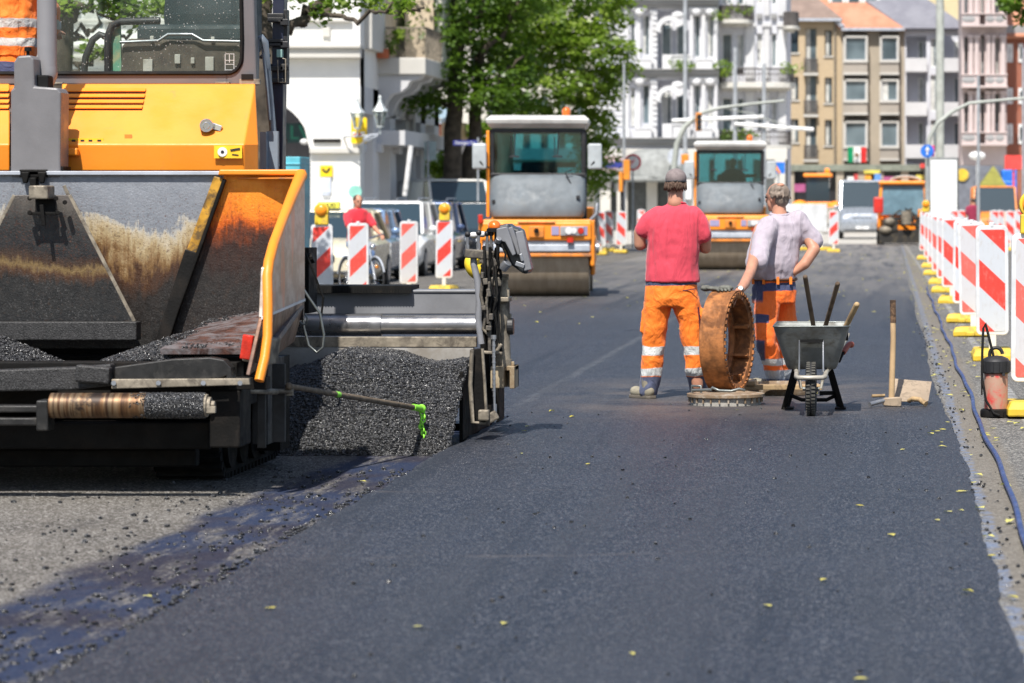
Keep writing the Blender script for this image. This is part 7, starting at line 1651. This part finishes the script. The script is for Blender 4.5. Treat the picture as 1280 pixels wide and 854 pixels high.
# lanterns on a bracket
def lantern(x,y,Yl,label):
    t=thing('wall_lantern',label,'lantern',at(x,y,Yl),group='lanterns on the arcade corner'); k=Yl/4000; cx_=px(x,Yl); zc_=pz(y,Yl)
    h=lambda q: zc_-q*k
    b=MB(); b.lathe([(9.5*k,h(0)-zc_),(10*k,1.0*k),(4.5*k,8*k),(3*k,11*k),(1.8*k,16*k),(2.2*k,18*k),(.5*k,21*k)],(cx_,Yl,zc_),'z',6); b.build('lantern_roof',mat('pale_zinc',(.50,.54,.54),.5,.3),t)
    b=MB(); b.lathe([(4.0*k,-18*k),(8.0*k,-.5*k)],(cx_,Yl,zc_),'z',6,close=False); b.build('lantern_glass',M_glassd,t)
    b=MB()
    for i in range(6):
        a=2*math.pi*i/6; b.cyl((cx_+4*k*math.cos(a),Yl+4*k*math.sin(a),zc_-18*k),(cx_+8.4*k*math.cos(a),Yl+8.4*k*math.sin(a),zc_),.010,n=6)
    b.lathe([(4.6*k,-19.5*k),(4.6*k,-17.5*k)],(cx_,Yl,zc_),'z',6); b.cyl((cx_,Yl,zc_-19*k),(cx_,Yl,zc_-28*k),.02,n=8); b.build('lantern_cage',MATS['pale_zinc'],t); return t
lantern(446.5,142,Y-.55,'left pale street lantern on the arcade corner, before the yellow sign'); lantern(475,140,Y-.3,'right pale street lantern on the arcade corner, hanging over the street')
b=MB(); b.tube([(X(430),Y-.02,Z(172)),(X(436),Y-.4,Z(171)),(X(447),Y-.5,Z(171)),(X(462),Y-.4,Z(170)),(X(475),Y-.3,Z(168))],.025,8); b.tube([(X(448),Y-.02,Z(184)),(X(460),Y-.35,Z(176)),(X(474),Y-.3,Z(170))],.03,8); b.ell((X(462),Y-.3,Z(174)),(.14,.05,.08)); b.build('lantern_bracket',M_lgrey,smooth=60,label='curved iron bracket carrying the two lanterns on the arcade corner',cat='bracket')
YS=thing('yellow_sign','yellow projecting sign with a dark red emblem behind the left lantern','sign',(X(450),Y-.1,Z(165)))
b=MB(); b.prism([(p[0]+X(449.5),p[1]+Z(179.5)) for p in rrect(X(459)-X(439.5),Z(147)-Z(179.5),.05,0)],'y',Y-.12,Y-.03); sg=b.build('sign_panel',mat('post_yellow',(.95,.60,.01),.5,bump=0),YS)
b=MB(); b.bar((X(444),Y-.135,Z(171)),(X(452),Y-.135,Z(168)),.04,.05); b.ell((X(447),Y-.135,Z(169)),(.08,.02,.05)); b.build('sign_emblem',M_red,sg); b=MB(); b.box(X(441),X(445),Y-.135,Y-.122,Z(168),Z(165)); b.box(X(451),X(457),Y-.135,Y-.122,Z(168),Z(165)); b.build('sign_line',M_white,sg)
PB=thing('post_box_sign','small yellow post sign with a horn mark on the pillar','sign',(X(408),Y-.05,Z(215)))
b=MB(); b.box(X(400.5),X(416),Y-.08,Y-.02,Z(221),Z(207)); sg=b.build('sign_panel',MATS['post_yellow'],PB)
b=MB(); b.tube([(X(404),Y-.09,Z(211)),(X(406),Y-.09,Z(214)),(X(409),Y-.09,Z(215)),(X(412),Y-.09,Z(212)),(X(412.5),Y-.09,Z(210))],.025,6); b.build('horn_mark',M_black,sg)
b=MB(); b.box(X(402),X(414),Y-.07,Y-.02,Z(241),Z(222)); b.box(X(403.5),X(413),Y-.08,Y-.07,Z(244),Z(242)); b.build('notice',mat('pale_notice',(.6,.65,.75),.6),PB)
Yt_=50; b=MB(); b.box(px(356,Yt_),px(375,Yt_),Yt_,Yt_+.9,-.05,pz(196,Yt_)); b.box(px(355.5,Yt_),px(375.5,Yt_),Yt_-.02,Yt_+.92,pz(206,Yt_),pz(204,Yt_)); b.build('turquoise_cabinet',mat('turquoise_paint',(.10,.42,.50),.5,dirt=(.3,.4,.4),damt=.3),bevel=.02,label='turquoise street cabinet just behind the paver hopper corner',cat='cabinet')
b=MB(); b.cyl((px(444.5,83.5),83.3,0),(px(444.5,83.5),83.3,pz(243,83.3)),.03,n=8); b.cyl((px(444.5,83),82.9,pz(240,83)),(px(444.5,83),83.,pz(240,83)),.17,n=20); b.build('round_sign',mat('mint_green',(.28,.62,.52),.5),label='round mint green sign right behind the head of the cyclist',cat='sign')

# kiosk with red awning, further down on the left
Yq=118; KK=thing('corner_cafe','brown panelled shop with a red awning under the trees','shop',(px(525,Yq),Yq,0)); X=lambda x: px(x,Yq); Z=lambda y: pz(y,Yq)
b=MB(); b.box(X(440),X(552),Yq,Yq+8,Z(178),Z(148)); b.build('panel_wall',mat('brown_panels',(.36,.24,.13),.6),KK)
b=MB(); b.slab([(X(440),Yq-.3,Z(150)),(X(553),Yq-.3,Z(150)),(X(553),Yq+5,Z(130)),(X(440),Yq+5,Z(130))],.15); b.build('roof',mat('blue_grey_roof',(.30,.40,.45),.5),KK)
b=MB(); b.slab([(X(440),Yq-1.8,Z(181)),(X(550),Yq-1.8,Z(181)),(X(550),Yq,Z(172)),(X(440),Yq,Z(172))],.08); b.build('awning',M_red2,KK)
b=MB(); b.box(X(440),X(552),Yq+.5,Yq+8,0,Z(178)); b.build('shop_window',mat('dark_blue_glass',(.02,.02,.06),.2),KK)
for x,w,y0,y1,c in ((503,6,195,208,(.7,.2,.2)),(530,9,186,205,(.6,.6,.7)),(520,7,196,206,(.5,.35,.2))):
    b=MB(); b.box(X(x-w/2),X(x+w/2),Yq+.4,Yq+.48,Z(y1),Z(y0)); b.build('poster',mat('poster_tone_'+str(x),c,.6),KK)
# pale block closing the view behind the trees
Yz=195; BB=thing('pale_block','pale apartment block glimpsed between the tree crowns','building',(px(620,Yz),Yz,0)); X=lambda x: px(x,Yz); Z=lambda y: pz(y,Yz)
ops=[(X(x),X(x+9),Z(y+32),Z(y)) for x in range(500,740,22) for y in (-50,5,60,115,168)]
b=MB(); wall_open(b,X(380),X(745),0,Z(-100),Yz,Yz+.5,ops); b.build('wall',S_cream,BB)
b=MB(); b.box(X(380),X(745),Yz+.4,Yz+6,0,Z(-100)); b.build('dark_rooms',M_win,BB)
b=MB(); b.box(X(560),X(745),Yz-1.5,Yz-.01,Z(200),Z(186)); b.box(X(560),X(745),Yz-1.4,Yz-1.3,Z(225),Z(205)); b.build('fascia',S_grey,BB)

# ================================================================ trees
def tube_noise(p,q,n,amp):
    p=Vector(p); q=Vector(q); return [p.lerp(q,i/n)+Vector((noise.noise(p*3+Vector((i*.7,0,0))),noise.noise(q*3+Vector((0,i*.7,0))),noise.noise(p+q+Vector((0,0,i*.7)))))*amp*math.sin(math.pi*i/n) for i in range(n+1)]
def tree(name,label,base,trunks,limbs,clumps,nleaf,s=.09,mt=None,group=None,seed=1,sc_=1.):
    random.seed(seed); t=thing(name,label,'tree',base,group)
    b=MB()
    for (p,q,r0,r1) in trunks: pts=tube_noise(p,q,8,.25); b.tube(pts,[r0+(r1-r0)*i/8 for i in range(9)],12)
    b.build('trunk',M_bark,t,smooth=180)
    b=MB()
    for (p,q,r0,r1) in limbs: pts=tube_noise(p,q,7,.3); b.tube(pts,[r0+(r1-r0)*i/7 for i in range(8)],8)
    b.build('limbs',M_bark,t,smooth=180)
    b=MB(); tot=sum(r[0]*r[2] for c,r in clumps)
    for c,r in clumps:
        c=Vector(c); n=int(nleaf*r[0]*r[2]/tot)
        # each clump is a set of flat sprays
        ns=max(4,int(n/26))
        for _ in range(ns):
            d=Vector((random.gauss(0,1),random.gauss(0,1),random.gauss(0,1))).normalized()*random.random()**.35
            p0=c+Vector((d.x*r[0],d.y*r[1],d.z*r[2])); R_=random.uniform(.25,.55)*sc_; tilt=Vector((random.gauss(0,.35)+d.x*.4,random.gauss(0,.35)+d.y*.4,1)).normalized(); u=tilt.orthogonal().normalized(); v=tilt.cross(u)
            for _ in range(26):
                a=random.random()*6.28; rr2=R_*math.sqrt(random.random()); p=p0+u*rr2*math.cos(a)+v*rr2*math.sin(a)+tilt*random.gauss(-.06,.06)
                nn=(tilt+Vector((random.gauss(0,.4),random.gauss(0,.4),random.gauss(0,.25)))).normalized(); e=nn.orthogonal().normalized(); e=(Matrix.Rotation(random.random()*6.28,3,nn)@e); f=nn.cross(e); q=s*random.uniform(.6,1.3)
                b.add([p-e*q,p-e*q*.2+f*q*.7,p+e*q,p-e*q*.2-f*q*.7],[(0,1,2,3)])
    b.build('crown',mt or M_leaf,t); return t
def cl(lst,Y,rs=None): return [((px(x,Y+dy),Y+dy,pz(y,Y+dy)),(w*Y/4000,d_*1.,h*Y/4000)) for x,y,w,h,dy,d_ in lst]
GT='street trees on the left side'
Yt1=92
tree('street_tree','dark leafy street tree left of the front roller with a leaning twin trunk',at(572,255,Yt1)[:2]+(0,),
 [(at(560,290,Yt1),at(570,95,Yt1),.30,.22),(at(570,95,Yt1),at(566,-60,Yt1),.22,.14),(at(584,280,Yt1+1),at(600,60,Yt1+1),.24,.15)],
 [(at(570,100,Yt1),at(530,20,Yt1),.12,.05),(at(600,70,Yt1),at(650,0,Yt1),.12,.05),(at(568,60,Yt1),at(620,-20,Yt1),.1,.04),(at(600,110,Yt1),at(655,70,Yt1),.09,.03),(at(568,140,Yt1),at(520,105,Yt1),.07,.03)],
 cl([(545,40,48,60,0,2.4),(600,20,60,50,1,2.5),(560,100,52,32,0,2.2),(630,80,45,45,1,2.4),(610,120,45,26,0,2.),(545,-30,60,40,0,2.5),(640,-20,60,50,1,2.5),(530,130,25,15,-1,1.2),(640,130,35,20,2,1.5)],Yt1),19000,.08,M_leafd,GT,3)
Yt2=104
tree('street_tree','sunlit green street tree spreading above the front road roller',at(660,255,Yt2)[:2]+(0,),
 [(at(633,290,Yt2),at(630,60,Yt2),.33,.22)],
 [(at(631,120,Yt2),at(700,60,Yt2),.14,.05),(at(631,100,Yt2),at(740,100,Yt2),.12,.03),(at(632,80,Yt2),at(680,0,Yt2),.14,.05),(at(700,60,Yt2),at(760,40,Yt2),.07,.03),(at(632,140,Yt2),at(590,100,Yt2),.09,.03)],
 cl([(690,30,50,42,-2,2.4),(735,60,42,35,-2,2.),(755,20,30,30,-1,1.8),(660,75,42,38,-1,2.3),(715,105,45,28,-2,2.2),(760,100,25,26,-1,1.4),(735,150,34,34,0,1.8),(748,190,25,32,0,1.4),(690,-25,70,40,-1,2.5),(775,60,20,14,-2,1.2),(675,140,40,22,0,1.8),(742,225,20,22,0,1.),(650,20,40,40,-1,2.2),(775,-10,18,22,-2,1.2),(785,85,14,10,-2,.8)],Yt2),24000,.085,M_leaf,GT,4)
Yt3=97
tree('garden_shrub','green shrub at the foot of the street trees behind the white van',at(575,255,Yt3)[:2]+(0,),[(at(572,275,Yt3),at(575,215,Yt3),.06,.03)],[(at(574,240,Yt3),at(590,205,Yt3),.03,.01)],
 cl([(575,208,26,14,0,.9),(560,195,14,12,0,.6),(598,195,16,12,0,.7),(555,212,22,12,-.5,.7),(600,212,18,12,0,.8)],Yt3),2600,.08,M_leaf,None,5,.6)
tree('garden_shrub','light green bush glimpsed behind the left corner of the front roller roof',at(615,255,125)[:2]+(0,),[(at(615,275,125),at(615,200,125),.06,.03)],[(at(615,240,125),at(620,180,125),.03,.01)],cl([(615,162,30,14,0,1.),(625,180,20,9,0,.8)],125),1500,.11,M_leaf,None,6,.6)
# near tree behind the cab, with the low branch across the street
Yt4=43
tree('street_tree','gnarled near tree behind the paver mast, its low branch crossing the arcade',at(330,255,Yt4)[:2]+(0,),
 [(at(322,330,Yt4),at(326,60,Yt4),.26,.22),(at(326,60,Yt4),at(318,-80,Yt4),.22,.18)],
 [(at(331,66,Yt4),at(372,28,Yt4),.085,.07),(at(372,28,Yt4),at(398,4,Yt4),.07,.06),(at(398,4,Yt4),at(430,21,Yt4-.3),.05,.032),(at(430,21,Yt4-.3),at(470,16,Yt4-.6),.032,.026),(at(470,16,Yt4-.6),at(530,10,Yt4-.9),.026,.018),(at(398,4,Yt4),at(420,-30,Yt4),.05,.03)],
 cl([(415,-2,18,7,0,.4),(445,-12,30,9,0,.5),(478,2,10,6,0,.3),(402,10,6,5,0,.3),(360,-14,30,9,0,.6),(500,2,14,4,-.8,.4),(318,-10,14,20,.6,.5),(330,-34,30,14,0,1.)],Yt4),1500,.05,M_leaf,GT,7,.4)
Yt5=40
tree('street_tree','tree behind the paver windscreen with a dark branch and hanging leaves',at(75,255,Yt5)[:2]+(0,),
 [(at(74,340,Yt5),at(78,-60,Yt5),.17,.14)],
 [(at(78,100,Yt5),at(120,68,Yt5),.05,.035),(at(120,68,Yt5),at(165,40,Yt5),.035,.02),(at(78,48,Yt5),at(110,38,Yt5),.04,.03),(at(110,38,Yt5),at(160,16,Yt5),.03,.015),(at(78,30,Yt5),at(160,-20,Yt5),.08,.05)],
 cl([(140,-6,38,12,0,.5),(165,10,22,9,0,.4),(205,2,24,10,0,.5),(245,4,20,10,0,.5),(86,6,8,12,0,.3),(180,24,14,6,0,.3),(118,58,7,4,0,.2)],Yt5),2000,.05,M_leaf,GT,8,.4)
Yt6=66
tree('street_tree','tree outside the right edge with a leafy twig hanging into the corner',at(1420,255,Yt6)[:2]+(0,),
 [(at(1420,330,Yt6),at(1420,-60,Yt6),.25,.18)],[(at(1420,-20,Yt6),at(1300,-5,Yt6),.09,.03),(at(1300,-5,Yt6),at(1262,10,Yt6),.03,.015)],
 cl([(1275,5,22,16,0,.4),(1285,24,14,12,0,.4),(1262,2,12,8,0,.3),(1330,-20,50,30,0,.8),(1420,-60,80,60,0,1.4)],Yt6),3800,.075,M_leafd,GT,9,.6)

# ================================================================ poles, signals, signs
M_pole=mat('pole_green_grey',(.40,.42,.38),.55); M_poleg=mat('pole_zinc',(.33,.35,.37),.5)
def pole(name,label,x,Y,ytop,r,cat='pole',m=None,extra=None,z0=-.02):
    t=thing(name,label,cat,(px(x,Y),Y,z0)); b=MB(); b.cyl((px(x,Y),Y,z0),(px(x,Y),Y,pz(ytop,Y)),r*1.15,r,14); b.build('post',m or M_pole,t,smooth=60)
    if extra: extra(t)
    return t
pole('street_lamp_post','thick pale lamp post rising before the white loggia house',1175,124,-60,.15)
def armR(t):
    b=MB(); b.tube([at(1160,190,97),at(1162,172,97),at(1172,154,97),at(1190,140,97),at(1212,129,97),at(1245,126,97),at(1320,119,97)],[.07,.07,.065,.06,.05,.045,.04],10); b.build('arm',M_pole,t,smooth=80)
pole('signal_mast','pale curved signal mast arching to the right picture edge',1160,97,188,.08,'mast',None,armR)
def armL(t):
    b=MB(); b.tube([at(842,215,112),at(846,180,112),at(856,158,112),at(878,141,112),at(900,135,112),at(940,130,112),at(980,126,112)],[.11,.10,.09,.07,.06,.05,.045],10); b.tube([at(900,135,112),at(940,142,112),at(990,160,112)],.015,6); b.build('arm',M_pole,t,smooth=80)
    b=MB(); b.box(px(870,112),px(877,112),111.8,112,pz(164,112),pz(141,112)); s=b.build('signal_head',mat('signal_orange',(.80,.28,.03),.5),t,bevel=.02)
    b=MB(); [b.cyl(at(874,y,111.78),at(874,y,111.72),.09,n=12) for y in (146,152.5,159)]; b.build('signal_lenses',M_black,s)
pole('signal_mast','pale curved mast left of the farther roller carrying a traffic light',843,112,212,.11,'mast',None,armL)
for i,(x,Y_,yt,lab) in enumerate(((856.5,150,-20,'thin grey pole in front of the white house loggias'),(919,150,60,'thin grey pole before the corner between the two white houses'),(955,150,80,'thin grey pole right of the farther roller roof'),(1223,110,95,'thin grey pole before the pink house'),(1279,120,60,'thin grey pole at the right picture edge'))):
    pole('grey_pole',lab,x,Y_,yt,.09 if Y_>140 else .05,'pole',M_poleg)
for (x0,y0,x1,y1,lab) in ((840,151,954,146,'upper pale horizontal tube of the signal gantry above the farther roller'),(918,155,1017,162,'lower pale horizontal tube right above the farther roller beacon')):
    b=MB(); b.cyl(at(x0,y0,149.8),at(x1,y1,149.8),.09,n=10); b.build('gantry_tube',M_white,smooth=60,label=lab,cat='gantry tube')
def sigL(t):
    b=MB(); b.box(px(780,101),px(788,101),100.7,100.95,pz(225,101),pz(200,101)); b.build('signal_head',MATS['signal_orange'],t,bevel=.02); b=MB(); b.box(px(774.5,101),px(779,101),100.7,100.95,pz(240,101),pz(215,101)); b.build('side_signal',MATS['signal_orange'],t,bevel=.02)
    b=MB(); b.box(px(776,101),px(780,101),100.8,101,-.02,pz(240,101)); b.build('signal_base',M_black,t)
pole('traffic_signal','orange traffic signal on a thin tall pole left of the red shirted man',780,101,80,.045,'traffic light',M_poleg,sigL)
NP=thing('round_sign','round white and red prohibition sign beside the orange signal','sign',at(790,203,105)); b=MB(); b.cyl(at(791,203,104.9),at(791,203,104.95),.28,n=24); s=b.build('sign_disc',mat('sign_red',(.75,.10,.12),.5),NP); b=MB(); b.cyl(at(791,203,104.87),at(791,203,104.89),.21,n=24); b.build('white_centre',M_white,s); b=MB(); b.bar(at(788.5,207,104.85),at(793.5,199,104.85),.02,.06,(0,1,0)); b.bar(at(788,201,104.85),at(792,203,104.85),.02,.05,(0,1,0)); b.build('red_bar',MATS['sign_red'],s); b=MB(); b.cyl((px(791,105),105,0),at(791,205,105),.03,n=8); b.build('sign_post',M_poleg,NP)
def tl2(t):
    b=MB(); b.box(px(852,100),px(861,100),99.8,99.95,pz(205,100),pz(193,100)); b.build('signal_head',MATS['signal_orange'],t,bevel=.02); b=MB(); b.box(px(857,100),px(865,100),99.9,100.1,pz(250,100),pz(208,100)); b.build('white_cabinet',M_white,t,bevel=.02)
pole('traffic_signal','small orange signal and white box just behind the grey cap',858,100,190,.05,'traffic light',M_poleg,tl2)
# blue sign by the roller, blue arrow sign
BS=thing('blue_sign','blue and orange direction sign right of the farther roller','sign',at(975,210,130)); b=MB(); b.box(px(967,130),px(981,130),129.9,129.95,pz(217,130),pz(203,130)); s=b.build('sign_panel',M_blue,BS); b=MB(); b.prism([(px(966,130),pz(206,130)),(px(969,130),pz(204,130)),(px(976,130),pz(216,130)),(px(974,130),pz(217,130))],'y',129.86,129.88); b.build('orange_stripe',M_orange,s); b=MB(); b.cyl((px(973,130),130,0),at(973,212,130),.04,n=8); b.build('sign_post',M_poleg,BS)
AS=thing('arrow_sign','round blue sign with a white arrow above the white panel','sign',at(1159,189,96)); b=MB(); b.cyl(at(1159,189,95.8),at(1159,189,95.85),.20,n=24); s=b.build('sign_disc',M_blue,AS); b=MB(); b.box(px(1159,95.8)-.02,px(1159,95.8)+.02,95.76,95.78,pz(194,96),pz(187,96)); b.prism([(px(1156,96),pz(188,96)),(px(1162,96),pz(188,96)),(px(1159,96),pz(183,96))],'y',95.76,95.78); b.build('white_arrow',M_white,s); b=MB(); b.box(px(1164,96),px(1168,96),95.9,95.95,pz(196,96),pz(182,96)); b.build('pink_plate',mat('pink_plate',(.75,.05,.2),.5),AS); b=MB(); b.cyl((px(1160,96),96.0,0),at(1160,188,96.0),.03,n=8); b.build('sign_post',M_poleg,AS)
# white light panel in dark frame
YW=116; LP=thing('display_panel','large blank white panel in a dark frame standing behind the right row of plates','display panel',(px(1177,YW),YW,0))
b=MB(); b.box(px(1156,YW),px(1198.5,YW),YW,YW+.22,.45,pz(197,YW)); fr=b.build('panel_frame',mat('dark_grey_frame',(.12,.13,.13),.5),LP,bevel=.05)
b=MB(); b.box(px(1158,YW),px(1196,YW),YW-.02,YW-.003,.6,pz(200,YW)); b.build('white_face',mat('bright_white_sheet',(.90,.90,.90),.4,var=.01,bump=0),fr)
b=MB(); b.box(px(1172,YW),px(1182,YW),YW+.05,YW+.15,-.02,.45); b.build('panel_foot',M_dark,LP)
# street name sign
NS=thing('street_name_sign','dark blue street name sign left of the front roller cab','street sign',at(588,178,88)); b=MB(); b.box(px(567,88),px(597,88),87.9,87.95,pz(182,88),pz(175.5,88)); s=b.build('sign_panel',M_navysign,NS); text('Danziger Str.',.11,(px(582,87.9),87.89,pz(178.8,88)),M_white,s); b=MB(); b.cyl((px(597.5,88),88,0),at(597.5,172,88),.03,n=8); b.build('sign_post',M_poleg,NS)
GS=thing('blank_sign','plain grey back of a traffic sign beside the tree trunk','sign',at(537,195,90)); b=MB(); b.box(px(530,90),px(545,90),90,90.04,pz(200,90),pz(177,90)); b.build('sign_panel',mat('sign_back_grey',(.28,.36,.37),.5),GS); b=MB(); b.cyl((px(535,90),89.95,0),at(535,176,89.95),.03,n=8); b.build('sign_post',M_poleg,GS)
b=MB(); b.cyl(at(506,245,87),at(514,182,87),.07,n=10); b.cyl(at(507,238,86.99),at(508,232,86.99),.075,n=10); b.build('leaning_post',M_white,smooth=60,label='white leaning post before the dark red awning shop',cat='post')
b=MB(); b.loft([[(px(x,110)+0,110+dy,pz(y,110)) for x,y,dy in ((583,214,0),(605,214,0),(598,202,.3),(590,202,.3))],[(px(x,110),110.5+dy,pz(y,110)) for x,y,dy in ((583,214,0),(605,214,0),(598,202,.3),(590,202,.3))]]); b.build('white_parasol',M_white,label='white canopy top between the street sign and the roller mirror',cat='canopy')
b=MB(); b.box(px(576,109),px(583,109),109,109.2,-.05,pz(203,109)); b.build('orange_sign',M_orange,label='orange roadside panel under the street name sign',cat='panel')

# ================================================================ light and camera
w=bpy.data.worlds.new('World'); scene.world=w; w.use_nodes=True; nt=w.node_tree
sky=nt.nodes.new('ShaderNodeTexSky'); sky.sky_type='NISHITA'; sky.sun_disc=False; EL=R(56); sky.sun_elevation=EL; AZ=R(190); sky.sun_rotation=AZ; sky.air_density=1.; sky.dust_density=1.2; sky.ozone_density=1.
bg=nt.nodes['Background']; bg.inputs[1].default_value=.10; nt.links.new(sky.outputs[0],bg.inputs[0])
l=bpy.data.lights.new('sun','SUN'); l.energy=4.9; l.angle=R(.53); l.color=(1,.955,.89); lo=bpy.data.objects.new('sun',l); C.objects.link(lo)
sd_=Vector((math.sin(AZ)*math.cos(EL),math.cos(AZ)*math.cos(EL),math.sin(EL))); lo.rotation_euler=(-sd_).to_track_quat('-Z','Y').to_euler(); lo.location=(0,0,40)
cam=bpy.data.cameras.new('camera'); co=bpy.data.objects.new('camera',cam); C.objects.link(co); co.location=(0,0,EYE); co.rotation_euler=(R(90),0,0)
cam.sensor_width=36; cam.lens=F/1280*36; cam.shift_x=-(CX-640)/1280; cam.shift_y=-(427-CY)/1280; cam.clip_end=1500
cam.dof.use_dof=True; cam.dof.focus_distance=21.5; cam.dof.aperture_fstop=4.2
scene.camera=co
scene.view_settings.view_transform='Standard'; scene.view_settings.look='None'; scene.view_settings.exposure=.42
scene.cycles.max_bounces=6; scene.cycles.transparent_max_bounces=10; scene.cycles.use_denoising=True; scene.cycles.caustics_reflective=False; scene.cycles.caustics_refractive=False
